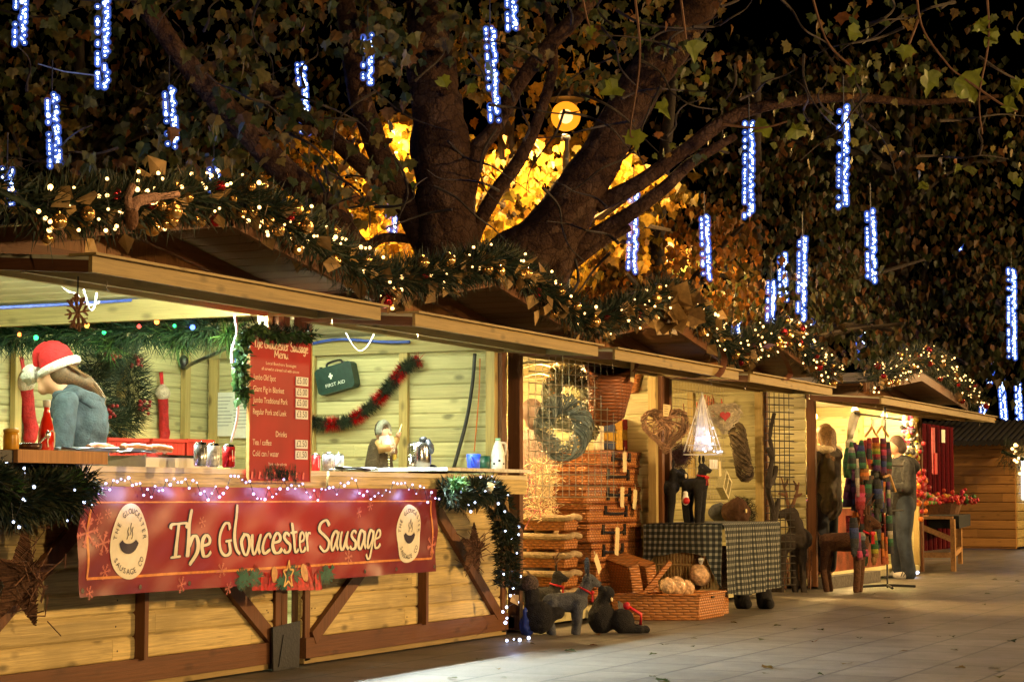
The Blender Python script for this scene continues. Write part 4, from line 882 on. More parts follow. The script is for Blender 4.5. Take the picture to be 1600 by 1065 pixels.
garland('fir_garland', 'thick fir garland with coloured bulbs on the beam above the vendor', spline([(10.16, .5, 2.02), (10.16, 1.2, 2.03), (10.16, 2.0, 2.04), (10.16, 2.5, 2.02)], 4), .11, 4200, .13, M['needle'], lt=1, bright=[(Vector((10.16, .42, 1.98)), 260), (Vector((10.16, .78, 1.97)), 160), (Vector((10.16, 1.3, 1.95)), 70), (Vector((10.16, 1.7, 1.95)), 60)])
s = thing('light_string', 'string of red green blue and orange bulbs along the inner fir garland', 'fairy lights', (10.1, .6, 2.1)); pts = [Vector((10.04, .6 + i * .13, 2.06 + random.uniform(-.07, .07))) for i in range(15)]
for k, (c_, st_) in enumerate((((.1, .2, 1), 6), ((.05, .9, .25), 4), ((1, .3, .05), 6), ((1, .06, .05), 5))): bulbs(s, pts[k::4], .013, emit('coloured_led_%s' % 'abcd'[k], c_, st_))
b = MB(); b.tube(pts, .002, 4); b.build('wire', M['black'], s)
def paper(c, w, h, lab, tilt=0, x=WX):
    s = thing('paper_notice', lab, 'notice', c); f = lambda u, v: Vector((x - .012, c.y - u * math.cos(tilt) + v * math.sin(tilt), c.z + u * math.sin(tilt) + v * math.cos(tilt)))
    b = MB(); b.add([f(u, v) + X_ * (.003 * math.sin(u * 30)) for u, v in ((-w, -h), (w, -h), (w, h), (-w, h))], [(0, 1, 2, 3)]); b.build('sheet', M['paper'], s)
    b = MB()
    for i in range(9):
        v = h * .75 - i * h * .16; L = w * random.uniform(.5, .8); b.add([f(a, c_) - X_ * .003 for a, c_ in ((-w * .8, v), (-w * .8 + L * 2, v), (-w * .8 + L * 2, v + h * .035), (-w * .8, v + h * .035))], [(0, 1, 2, 3)])
    b.build('print_line', mat('grey_print', (.3, .3, .3), .8), s)
paper(side(350, 647), .13, .17, 'white printed notice pinned to the planks beyond the hooked bracket')
paper(side(380, 650), .10, .17, 'second printed notice partly hidden by the menu board edge')
s = thing('wire_bracket', 'bent dark metal bracket sticking out above the notices', 'bracket', P(288, 566, DEP - .1)); b = MB(); b.tube(spline([P(291, 575, DEP - .05), P(300, 568, 2.0), P(345, 548, 1.5), P(385, 525, 1.0)], 4), .014, 7); b.build('arm', M['black'], s); b = MB(); b.ball(P(287, 566, DEP - .07), (.04, .04, .06)); b.build('mount', M['black'], s, smooth=True)
def cable(lab, pts, r, mt, nm='cable'):
    b = MB(); b.tube(spline(pts, 6), r, 6); tag(b.build(nm, mt, smooth=True), lab, 'cable')
cable('thick black cable hanging down the planked wall to the counter', [side(742, 552, .06), side(738, 600, .06), side(728, 660, .06), side(708, 734, .1)], .014, M['black'])
cable('thin orange cable hanging near the corner post by the mugs', [side(750, 560, .05), side(748, 620, .05), side(741, 705, .06)], .005, mat('orange_cable', (.6, .16, .03), .5))
cable('blue cable running under the ceiling above the planked wall', [side(487, 537, .06), side(530, 530, .1), side(600, 534, .1), side(640, 534, .1)], .012, mat('blue_cable', (.03, .06, .3), .4))
cable('blue cable stretched under the pale ceiling above the snowflake', [P(-10, 481, 1.2), P(90, 476, 1.1), P(220, 468, 1.0)], .011, mat('blue_cable', (.03, .06, .3), .4))
cable('white loop of cable hanging under the ceiling over the first aid box', [P(540, 520, .3), P(552, 540, .3), P(563, 548, .3), P(574, 540, .3), P(584, 522, .3)], .004, M['wire'])
cable('white tangled cable under the ceiling behind the snowflake ornament', [P(97, 449, .2), P(105, 455, .2), P(122, 462, .2), P(130, 474, .2), P(146, 476, .2), P(155, 472, .2)], .006, M['wire'])
cable('thin white cable hooked down behind the snowflake ornament', [P(130, 452, .22), P(137, 475, .2), P(141, 485, .2), P(147, 480, .2), P(151, 458, .22)], .006, M['wire'])
cable('white cable hanging in front of the fir garland end near the menu', [P(367, 493, -.1), P(370, 520, -.1), P(362, 550, -.1), P(365, 580, -.1), P(372, 640, 0), P(361, 690, .1)], .008, M['wire'])
# snowflake ornament under the hatch
sc = P(121, 488, -.55); s = thing('snowflake_ornament', 'brown glittery snowflake ornament hanging under the raised hatch', 'ornament', sc); b = MB()
for k in range(8):
    a = math.pi * k / 4 + .2; d = Vector((math.cos(a), 0, math.sin(a))); e = Vector((-d.z, 0, d.x)); b.bar(sc, sc + d * .088, .007, .012, Y_)
    for sg in (-1, 1): b.bar(sc + d * .045, sc + d * .072 + e * .022 * sg, .006, .010, Y_)
b.build('body', mat('copper_glitter', (.22, .075, .025), .4, .4, bump=1, bscale=300), s); b = MB(); b.tube([sc + Z_ * .07, P(122, 432, -.55)], .004, 5); b.build('string', M['black'], s)
# red crates behind the counter
def crate(x, w, lab):
    p = P(x, 721, 1.5); zb = p.z; s = thing('plastic_crate', lab, 'crate', (p.x, 1.5, zb), 'red plastic crates behind the counter'); h = .155; d = .3
    b = MB(); 
    for a, c_ in (((p.x, 1.5, zb), (p.x + w, 1.51, zb + .05)), ((p.x, 1.5, zb + .12), (p.x + w, 1.51, zb + h)), ((p.x, 1.8, zb), (p.x + w, 1.81, zb + h)), ((p.x, 1.51, zb), (p.x + .01, 1.8, zb + h)), ((p.x + w - .01, 1.51, zb), (p.x + w, 1.8, zb + h)), ((p.x, 1.51, zb), (p.x + w, 1.8, zb + .01))): b.box(a, c_)
    n = 8
    for i in range(n + 1): 
        if i in (3,): continue
        b.box((p.x + (w - .04) * i / n, 1.501, zb + .05), (p.x + (w - .04) * i / n + .04, 1.509, zb + .12))
    b.build('basket', M['redp'], s); b = MB(); b.box((p.x - .012, 1.485, zb + h - .02), (p.x + w + .012, 1.5, zb + h)); b.build('rim', M['redp'], s)
    for i in range(3): b = MB(); b.ball((p.x + w * (.2 + .3 * i), 1.62, zb + .1), (.1, .08, .06), 10, 6); b.build('bread_roll', mat('bread', (.5, .3, .12), .8), s, smooth=True)
bt = thing('trestle_table', 'plain table carrying the red plastic crates behind the vendor', 'table', (10.6, 1.5, .12)); p0, p1 = P(160, 721, 1.5), P(345, 721, 1.5)
b = MB(); b.box((p0.x - .4, 1.42, p0.z - .03), (p1.x, 1.95, p0.z - .004)); b.build('tabletop', M['plank_in'], bt)
for x in (p0.x - .3, p1.x - .1):
    for y in (1.47, 1.88): b = MB(); b.box((x, y, .12), (x + .05, y + .05, p0.z - .032)); b.build('leg', M['plank_z'], bt)
crate(168, .42, 'red plastic crate of rolls just beside the vendor'); crate(237, .38, 'red plastic crate of rolls in the middle of the three'); crate(292, .30, 'red plastic crate of rolls behind the drink cans')

# ------------------------------------------------------------------ people
def person(label, pos, ang, zf, pose, cols, voxel=.022):
    """pose: joints in metres in the person's frame (x forward, y to their left, z up)"""
    ca, sa = math.cos(ang), math.sin(ang)
    T = lambda v: Vector((pos.x + v[0] * ca - v[1] * sa, pos.y + v[0] * sa + v[1] * ca, zf + v[2]))
    s = thing('person', label, 'person', (pos.x, pos.y, zf)); return s, T
LEFTD = math.atan2(-RIGHT.y, -RIGHT.x)
denim = mat('denim', (.035, .05, .085), .85, bump=.6, bscale=150)
vp = P(118, 700, .95)
s, T = person('person in a red Santa hat and blue grey hoodie bending over the counter', vp, LEFTD, .12, None, None)
hd = (.13, 0, 1.585)
blob('body', [('e', T(hd), (.085, .075, .115)), ('e', T((.215, 0, 1.555)), (.02, .018, .025)), ('e', T((.19, 0, 1.505)), (.035, .04, .04)), ('c', T((.10, 0, 1.52)), T((.02, 0, 1.43)), .06, .07), ('c', T((.0, 0, 1.36)), T((-.05, 0, .95)), .09, .09), ('c', T((-.08, .09, .9)), T((-.05, .1, .05)), .09, .05), ('c', T((-.08, -.09, .9)), T((-.05, -.1, .05)), .09, .05),
     ('c', T((.02, .165, 1.38)), T((.02, .225, 1.12)), .045, .035), ('c', T((.02, .225, 1.12)), T((.26, .18, 1.0)), .035, .028), ('e', T((.30, .17, .99)), (.05, .04, .03)), ('c', T((.02, -.165, 1.38)), T((.02, -.225, 1.12)), .045, .035), ('c', T((.02, -.225, 1.12)), T((.26, -.18, 1.0)), .035, .028), ('e', T((.30, -.17, .99)), (.05, .04, .03))], M['skin'], s, .014, 3)
hood = mat('blue_grey_fleece', (.030, .048, .068), .95, bump=.25, bscale=90)
blob('hoodie', [('e', T((.0, 0, 1.39)), (.12, .18, .12)), ('e', T((-.04, 0, 1.30)), (.12, .17, .17)), ('c', T((-.02, 0, 1.32)), T((-.05, 0, 1.1)), .14, .145), ('c', T((-.05, 0, 1.1)), T((-.075, 0, .90)), .145, .165), ('c', T((.06, .0, 1.45)), T((.03, 0, 1.46)), .08, .085)], hood, s, .013, 4, noise_a=.010)
for sg in (1, -1):
    blob('sleeve', [('c', T((.02, .165 * sg, 1.41)), T((.03, .235 * sg, 1.16)), .075, .062), ('c', T((.03, .235 * sg, 1.16)), T((.10, .22 * sg, 1.0)), .064, .056), ('c', T((.10, .22 * sg, 1.0)), T((.22, .18 * sg, 1.0)), .056, .042)], hood, s, .012, 2, noise_a=.009)
hr_ = Matrix.Rotation(LEFTD, 3, 'Z') @ Matrix.Rotation(R(-38), 3, 'Y')
blob('hood', [('e', T((-.075, -.0, 1.425)), (.125, .135, .055), hr_), ('c', T((.09, .10, 1.46)), T((-.03, .125, 1.47)), .032, .04), ('c', T((.09, -.10, 1.46)), T((-.03, -.125, 1.47)), .032, .04), ('c', T((-.03, .125, 1.47)), T((-.13, .05, 1.44)), .04, .03), ('c', T((-.03, -.125, 1.47)), T((-.13, -.05, 1.44)), .04, .03)], hood, s, .011, 4, noise_a=.006)
blob('trousers', [('c', T((-.07, .09, .95)), T((-.05, .1, .06)), .12, .075), ('c', T((-.07, -.09, .95)), T((-.05, -.1, .06)), .12, .075)], denim, s, .025, 3)
blob('hair', [('e', T((.095, 0, 1.60)), (.1, .09, .095)), ('c', T((.05, 0, 1.575)), T((-.05, -.02, 1.54)), .07, .05), ('c', T((-.05, -.04, 1.54)), T((-.12, -.07, 1.46)), .05, .022)], mat('brown_hair', (.055, .032, .014), .6, scale=120, var=.6), s, .014, 2, noise_a=.006)
b = MB()
for i in range(90): y_ = random.uniform(-.08, .08); b.tube(spline([T((.16 - abs(y_) * .5, y_, 1.63)), T((.06, y_ * 1.15, 1.665 - abs(y_) * .3)), T((-.02, y_ * .8 - .01, 1.60)), T((-.10, y_ * .45 - .05, 1.52 + random.uniform(-.02, .02))), T((-.15, -.07 + y_ * .4, 1.43 + random.uniform(-.04, .03)))], 3), .004, 4)
b.build('hair_strands', mat('hair_strand', (.11, .062, .028), .4, island=.5), s)
hx_ = Matrix.Rotation(LEFTD, 3, 'Z') @ Matrix.Rotation(R(24), 3, 'Y')
hp = Vector(T((.105, 0, 1.635)))
b = MB(); b.lathe(hp, [(.102, 0), (.103, .04), (.09, .09), (.055, .135), (.02, .155), (.001, .16)], 22, hx_, cap=False); b.tube(spline([hp + hx_ @ Vector((.02, 0, .115)), hp + hx_ @ Vector((.07, -.01, .115)), hp + hx_ @ Vector((.105, -.02, .085)), hp + hx_ @ Vector((.125, -.03, .05))], 4), [.05, .05, .048, .046, .044, .04, .036, .032, .028, .025, .022, .02, .018], 10)
b.build('santa_hat', mat('santa_red', (.40, .008, .012), .85, bump=.3), s, smooth=True)
b = MB(); pts = [hp + hx_ @ Vector((.108 * math.cos(a), .1 * math.sin(a), -.005)) for a in [2 * math.pi * i / 24 for i in range(25)]]; b.tube(pts, .026, 10); b.build('hat_band', mat('white_plush', (.78, .78, .74), .95, bump=1, bscale=120), s, smooth=True)
b = MB(); b.ball(hp + hx_ @ Vector((.165, -.05, .03)), .058, 16, 10); o = b.build('pompom', mat('white_plush', (.78, .78, .74)), s, smooth=True)
for v in o.data.vertices: v.co += (v.co - Vector(hp) + Vector(s['_o'])) * .25 * noise.noise(v.co * 40)
b = MB(); 
for sg in (-1, 1):
    e = Vector(T((.213, .03 * sg, 1.59))); b.ball(e, .009, 8, 6)
b.build('eye', M['black'], s)
# ------------------------------------------------------------------ hamper and gift stalls
def tagcard(parent, c, du, w, h, nrm=Vector((0, -1, 0)), tilt=0.0):
    b = MB(); u = (du * math.cos(tilt) + Z_ * math.sin(tilt)); v = (Z_ * math.cos(tilt) - du * math.sin(tilt)); c = Vector(c)
    b.add([c - u * w - v * h, c + u * w - v * h, c + u * w + v * h, c - u * w + v * h], [(0, 1, 2, 3)]); b.tube([c + v * h * .9, c + v * h * 1.5], .002, 4); b.build('price_tag', M['card'], parent)
def hamper(x, y, z, w, d, h, lab, tags=0, strap=True, rot=0):
    s = thing('wicker_hamper', lab, 'hamper', (x, y, z), 'wicker hampers stacked in the stall'); bev = .015
    def rb(mb, z0, z1, g=0):
        o = [(-w / 2 + bev, -d / 2), (w / 2 - bev, -d / 2), (w / 2, -d / 2 + bev), (w / 2, d / 2 - bev), (w / 2 - bev, d / 2), (-w / 2 + bev, d / 2), (-w / 2, d / 2 - bev), (-w / 2, -d / 2 + bev)]
        c, sn = math.cos(rot), math.sin(rot); mb.prism([(a * (1 + g), e * (1 + g)) for a, e in o], lambda u, v, k: Vector((x + u * c - v * sn, y + u * sn + v * c, z + z0 + k)), z1 - z0)
    b = MB(); rb(b, 0, h * .72); b.build('basket', M['wicker'], s); b = MB(); rb(b, h * .75, h, .03); b.build('lid', M['wicker'], s)
    b = MB(); 
    for zz in (.01, h * .70, h * .76, h * .98):
        b.tube([(x - w / 2 - .003, y + d / 2, z + zz), (x - w / 2 - .003, y - d / 2 - .003, z + zz), (x + w / 2, y - d / 2 - .003, z + zz)], .007, 5)
    b.build('rim_braid', M['wick_dk'], s)
    if strap:
        x += random.uniform(-.1, .1) * w
        b = MB(); b.tube(spline([(x - w * .2, y - d / 2 - .008, z + h * .55), (x - w * .12, y - d / 2 - .035, z + h * .5), (x + w * .12, y - d / 2 - .035, z + h * .5), (x + w * .2, y - d / 2 - .008, z + h * .55)], 4), .011, 6)
        for xx in (-.2, .2): b.box((x + w * xx - .024, y - d / 2 - .016, z + h * random.uniform(.2, .45)), (x + w * xx + .024, y - d / 2 - .002, z + h * .95))
        b.build('handle', M['black'], s)
    for k in range(tags): tagcard(s, (x + w * (-.02 + .24 * k), y - d / 2 - .05, z + h * random.uniform(.2, .5)), X_, .045, .085, tilt=random.uniform(-.15, .1))
hp0 = P(886, 905, .35); HX = 15.83
lv = [(912, .20, .66, 'bottom', 0), (868, .19, .62, 'second', 0), (838, .22, .64, 'third', 0), (796, .19, .70, 'fourth', 1), (756, 0, 0, '', 0)]
base = .13
hs = [(.20, .62, .03, 0, 'lowest honey wicker hamper at the foot of the tall stack'), (.20, .60, .05, 0, 'second hamper up in the tall stack, behind the felt deer ears'), (.20, .66, .02, 1, 'third hamper up in the tall stack with a strap and bow'), (.20, .76, 0, 1, 'fourth hamper up in the tall stack with one pale tag'), (.19, .74, -.02, 0, 'fifth hamper up in the tall stack, plain dark handle'), (.19, .78, -.02, 2, 'sixth hamper up in the tall stack with two pale tags'), (.19, .72, .0, 0, 'seventh hamper up in the tall stack below the top one'), (.17, .60, .10, 1, 'topmost small hamper of the tall stack under the cushions')]
z = base
tot = P(950, 703, .2).z - base; k = tot / sum(h[0] + .010 for h in hs)
for h, w, dx, tg, lab in hs:
    hamper(HX + dx + random.uniform(-.01, .01), .42 + random.uniform(-.015, .015), z, w * 1.58, .46, h * k, lab, tg); z += (h + .010) * k
# pile of folded fabric lined baskets to the near side of the stack
z = .13; bx = P(868, 850, .35).x
for i in range(5):
    s = thing('lined_basket', ['shallow cloth lined basket at the bottom of the pile beside hampers', 'cloth lined basket second from the bottom beside hampers', 'cloth lined basket in the middle of the pile beside hampers', 'cloth lined basket second from the top beside hampers', 'cloth lined basket topping the pile beside hampers'][i], 'basket', (bx, .4, z), 'lined baskets piled beside the hampers')
    b = MB(); w, d = .26, .36; b.prism([(-w / 2, -d / 2), (w / 2, -d / 2), (w / 2, d / 2), (-w / 2, d / 2)], lambda u, v, q: Vector((bx + u * (1 + q), .4 + v * (1 + q), z + q)), .10); b.build('basket', M['wicker'], s)
    b = MB(); b.tube(spline([(bx - w * .56, .4 + d * .5, z + .105), (bx - w * .56, .4 - d * .56, z + .10), (bx, .4 - d * .58, z + .115), (bx + w * .56, .4 - d * .56, z + .10)], 5), .026, 8); b.box((bx - w / 2, .4 - d / 2, z + .1), (bx + w / 2, .4 + d / 2, z + .118)); b.build('cloth_lining', mat('linen', (.36, .26, .15), .9, bump=.6, bscale=60), s)
    z += .15
s = thing('straw_pile', 'loose pile of pale straw and pink flowers above the lined baskets', 'dried flowers', P(852, 770, .55)); b = MB(); b2 = MB()
for i in range(900):
    c_ = P(random.gauss(852, 13), random.uniform(722, 812), random.uniform(.4, .75)); d = rdir() * random.uniform(.04, .10); (b2 if random.random() < .12 else b).tube([c_ - d, c_ + rv(.01), c_ + d], .0035, 4)
b.build('straw', mat('straw', (.62, .48, .28), .8, island=.4), s); b2.build('flower', mat('pink_dried', (.55, .16, .16), .8, island=.4), s)
s = thing('cloth_sack', 'pale stuffed cloth bag in the corner under the straw', 'bag', P(850, 815, .5)); q = P(851, 818, .5); blob('bag', [('e', q, (.13, .1, .12)), ('e', q + Vector((.08, 0, -.05)), (.1, .09, .08))], mat('calico', (.6, .42, .22), .9), s, .02, 3); b = MB(); q = P(848, 850, .5); b.box(q + Vector((-.1, -.1, -.14)), q + Vector((.1, .1, .06))); b.build('basket', M['wicker'], s)
# shelves, cushions, candles at the back
z = P(950, 702, .35).z
def cush(px, w, h, cols, lab):
    p = P(px, 702, .36); s = thing('striped_cushion', lab, 'cushion', (p.x, .36, z), 'striped cushions on the top hamper'); n = len(cols)
    for i, c_ in enumerate(cols):
        b = MB(); b.prism([(w * math.copysign(abs(math.cos(a)) ** .4, math.cos(a)), h / n * .5 * math.copysign(abs(math.sin(a)) ** .4, math.sin(a))) for a in [2 * math.pi * (q_ + .5) / 24 for q_ in range(24)]], lambda u, v, k: Vector((p.x + u, .31 + k, z + h * (i + .5) / n + v)), .13); b.build('stripe', mat('cloth_%s' % c_[0], c_[1], .9, bump=.4), s)
red_, yel_, blu_, cre_ = ('red', (.32, .03, .03)), ('yellow', (.6, .36, .05)), ('blue', (.06, .08, .16)), ('cream', (.65, .55, .36))
cush(948, .07, .22, (blu_, yel_, blu_), 'blue and yellow banded cushion beside the white candle'); cush(960, .09, .26, (yel_, yel_, ('amber', (.55, .3, .05))), 'plain yellow cushion between the banded cushions'); cush(973, .13, .27, (red_, yel_, red_), 'broad red and yellow banded cushion on the top hamper'); cush(990, .11, .2, (red_, cre_, ('orange', (.45, .1, .04))), 'red and orange banded cushion at the far end of the row')
p = P(936, 702, .4); s = thing('pillar_candle', 'tall glowing white pillar candle at the near end of the cushions', 'candle', (p.x, .4, z)); b = MB(); b.lathe((p.x, .4, z), [(.045, 0), (.045, .22), (.04, .225), (.002, .22)], 16, cap=False); b.build('wax', mat('white_wax', (.8, .7, .5), .5), s, smooth=True); b = MB(); b.tube([(p.x, .4, z + .22), (p.x, .4, z + .245)], .003, 4); b.build('wick', M['black'], s)
s = thing('reed_bundle', 'bundle of upright pale reeds standing behind the cushions', 'reeds', P(960, 700, .55)); b = MB()
for i in range(60): x_ = P(random.uniform(945, 985), 690, .52).x; b.tube([(x_, .54 + random.uniform(-.03, .06), z), (x_ + random.uniform(-.08, .05), .55, z + random.uniform(.2, .32))], .009, 5)
b.build('reed', mat('reed', (.6, .4, .16), .7, island=.4), s)
# wreaths hanging at the front on a wire panel
def wreath(c, r, th, axis, lab, mt, n=70, rt=.006, moss=False):
    s = thing('willow_wreath', lab, 'wreath', c, 'willow wreaths hung at the stall front'); ax, up = axis; b = MB()
    for i in range(n):
        ph = random.uniform(0, 6.28); tw = random.choice((2, 3, 3, 4)); a0 = random.uniform(0, 6.28); L = random.uniform(2.5, 5); rr = th * random.uniform(.55, 1); pts = []
        for k in range(22): a = a0 + L * k / 21; q = ph + tw * (a - a0) * 1.1; pts.append(Vector(c) + (ax * math.cos(a) + up * math.sin(a)) * (r + rr * math.cos(q)) + ax.cross(up) * rr * math.sin(q))
        b.tube(pts, rt, 4)
    b.build('willow_ring', mt, s)
    if moss:
        b = MB(); needles(b, [Vector(c) + (ax * math.cos(a) + up * math.sin(a)) * r for a in (.7, 1.1, 1.57, 2.0, 2.4)], th * 1.3, 900, .06, .004); b.build('moss_sprig', leafmat('moss', [(0, (.06, .05, .015)), (1, (.20, .14, .04))], .1), s)
    return s
wreath(P(880, 667, -.12), .185, .085, (Vector((.86, -.5, 0)).normalized(), Z_), 'big blue grey willow wreath lowest of the three on the wire panel', mat('blue_willow', (.20, .25, .25), .5, island=.6), 62, .0042)
wreath(P(892, 622, .04), .20, .085, (Vector((.86, -.5, 0)).normalized(), Z_), 'willow wreath with mossy top hanging behind the lower big wreath', M['willow'], 55, .0042, True)
wreath(P(918, 637, .1), .20, .085, (Vector((.7, .7, 0)), Z_), 'greenish willow wreath seen edge on beside the hanging basket', mat('green_willow', (.16, .15, .07), .5, island=.6), 55, .0045)
wreath(P(1158, 706, .1), .21, .09, (Vector((.8, .3, .3)).normalized(), Vector((-.3, .1, .95)).normalized()), 'dark twiggy willow wreath hung beside the far post of the gift stall', mat('dark_willow', (.12, .085, .05), .7, island=.6), 80, .0045)
hk = MB(); hk.tube([P(890, 566, -.1), P(890, 606, -.1)], .005, 5); tag(hk.build('black_string', M['black']), 'black cord holding the wreaths from the hatch rail', 'cord')
def grid(name, lab, o, du, L, H, pitch, r, mt):
    s = thing(name, lab, 'wire panel', o); b = MB(); o = Vector(o); n = int(L / pitch); 
    for i in range(n + 1): b.tube([o + du * pitch * i, o + du * pitch * i + Z_ * H], r, 4)
    b.build('upright_wire', mt, s); b = MB()
    for j in range(int(H / pitch) + 1): b.tube([o + Z_ * pitch * j, o + du * L + Z_ * pitch * j], r, 4)
    b.build('cross_wire', mt, s); return s
grid('wire_grid', 'pale wire display panel in front of the wreaths and the browsing man', (C0 + .16, -.05, 1.0), Vector((.97, -.22, 0)).normalized(), 1.15, 1.1, .085, .0035, M['gridm'])
grid('wire_grid', 'thin wire display panel behind the willow heart in the gift stall', (D0 + .2, .15, .95), X_, 1.9, 1.15, .08, .003, M['gridm'])
b = MB(); 
gk = grid('wire_grid', 'black wire panel beside the far post in front of lit planks', P(1197, 918, -.1) + Vector((0, 0, .02)), Vector((.9, -.43, 0)).normalized(), .43, 2.0, .072, .006, M['gridk'])
# hanging log basket
p = P(953, 610, -.22); s = thing('log_basket', 'large brown wicker basket hung tilted from the hatch of the hamper stall', 'basket', p); M4 = Matrix.Rotation(R(-20), 3, 'Y') @ Matrix.Rotation(R(14), 3, 'X')
ov = Matrix.Diagonal((1.5, .85, 1.1)); b = MB(); b.lathe(p, [(.001, -.2), (.15, -.2), (.185, .0), (.215, .2), (.205, .2), (.17, 0), (.14, -.185), (.001, -.185)], 26, M4 @ ov, cap=False); b.build('basket', M['wick_dk'], s, smooth=True)
b = MB(); b.tube([p + M4 @ ov @ Vector((.212 * math.cos(a), .212 * math.sin(a), .2)) for a in [2 * math.pi * i / 26 for i in range(27)]], .018, 7); b.tube(spline([p + M4 @ Vector((.27, 0, .18)), p + M4 @ Vector((.31, 0, .1)), p + M4 @ Vector((.25, 0, .05))], 4), .014, 6); b.build('rim', M['wick_dk'], s); tagcard(s, p + Vector((-.12, -.24, .14)), X_, .04, .085, tilt=-.1)
s = thing('spot_lamp', 'small white spot lamp shining above the cushions', 'lamp', P(976, 661, .9)); q = P(976, 661, .9); b = MB(); b.tube([q + Vector((-.05, 0, .05)), q + Vector((.06, -.02, -.05))], [.03, .045], 12); b.build('bulb', emit('spot_glow', (1, .8, .45), 9, True), s); b = MB(); b.tube([q + Vector((-.05, 0, .05)), q + Vector((-.09, 0, .09))], [.03, .02], 10); b.build('lamp_body', M['white'], s)
for y_ in (575, 590):
    cable('pale flex sagging across the hamper stall below the %s' % ('hatch' if y_ == 575 else 'hatch rail, lower one'), [P(815, y_, .3), P(845, y_ - 6, .4), P(880, y_ + 4, .5), P(930, y_ + 6, .6)], .006, M['card'])
# hearts
def heart(c, r, lab, mt, n, rt, red=False, du=Vector((.62, -.78, 0))):
    s = thing('willow_heart', lab, 'heart', c); b = MB(); c = Vector(c)
    def hp(t, k=1): return ((.0625 * 16 * math.sin(t) ** 3) * k, (13 * math.cos(t) - 5 * math.cos(2 * t) - 2 * math.cos(3 * t) - math.cos(4 * t)) / 16 * k)
    ol = [hp(2 * math.pi * i / 48) for i in range(49)]
    for j in range(6): b.tube([c + du * (u * r + random.uniform(-.01, .01)) + Z_ * (v * r + random.uniform(-.01, .01)) + Y_ * random.uniform(-.05, .0) for u, v in ol], rt * 1.3, 4)
    for i in range(n):
        a, e = random.random() * 6.28, random.random() * 6.28; p, q = hp(a), hp(e)
        y0 = -.07 * random.random(); b.tube([c + du * p[0] * r + Z_ * p[1] * r, c + du * (p[0] + q[0]) / 2 * r + Z_ * (p[1] + q[1]) / 2 * r + Y_ * (y0 - .02), c + du * q[0] * r + Z_ * q[1] * r], rt, 4)
    b.build('weave', mt, s)
    if red:
        b = MB(); b.prism([(u * .05, v * .05) for u, v in ol[:-1]], lambda u, v, w: c + du * u + Z_ * v + Vector((-.78, -.62, 0)) * (.10 - w), .02); b.build('red_heart', mat('heart_red', (.4, .012, .015), .5), s)
heart(P(1036, 668, -.25), .20, 'big brown willow heart hanging on the post with a card above', M['pinkwick'], 95, .0055)
heart(P(1128, 650, -.05), .155, 'whitewashed willow heart with a little red heart at its middle', M['whitewick'], 150, .0032, True)
q = P(1042, 641, -.3); s = thing('notice_card', 'small cream handwritten card above the brown willow heart', 'card', q); b = MB(); b.box(q + Vector((-.085, -.002, -.05)), q + Vector((.085, .002, .05))); b.build('sheet', M['card'], s)
b = MB()
for i in range(4): b.box(q + Vector((-.07, -.004, .03 - i * .02)), q + Vector((random.uniform(0, .07), -.003, .034 - i * .02)))
b.build('print_line', mat('brown_ink', (.2, .12, .06), .8), s)
# lit cone tree of white mesh
q = P(1098, 716, -.3); top = P(1097, 612, -.3); s = thing('lit_cone_tree', 'white mesh cone tree with cold lights hanging in the gift stall', 'light decoration', q); H = top.z - q.z; b = MB()
for i in range(12): a = 2 * math.pi * i / 12; b.tube([top, q + Vector((.17 * math.cos(a), .17 * math.sin(a), .06)), ], .0025, 4)
for k, rr in ((.06, .172), (.2, .13), (.34, .085)): b.tube([q + Vector((rr * math.cos(a), rr * math.sin(a), k * H)) for a in [2 * math.pi * i / 24 for i in range(25)]], .003, 4)
b.build('wire_frame', M['white'], s); b = MB(); b.lathe(q, [(.085, .07), (.07, .16), (.045, H * .6), (.006, H)], 20, cap=False); b.build('mesh_cone', mat('white_netting', (.7, .7, .75), .8, alpha=.55), s, smooth=True)
bulbs(s, [q + Vector((random.gauss(0, .04), random.gauss(-.03, .04), random.uniform(.04, .28))) for _ in range(16)] + [q + Vector((.17 * math.cos(a), .17 * math.sin(a), .06)) for a in (3.6, 4.1, 4.6, 5.1, 5.7)], .008, M['led_c']); lamp('cone_tree_glow', q + Vector((0, -.06, .18)), 2.2, (.62, .72, 1), .04)
b = MB()
for i in range(5): b.box(q + Vector((-.1 + i * .045, -.1, -.09)), q + Vector((-.07 + i * .045, -.095, -.01)))
b.build('white_tassel', M['white'], s)
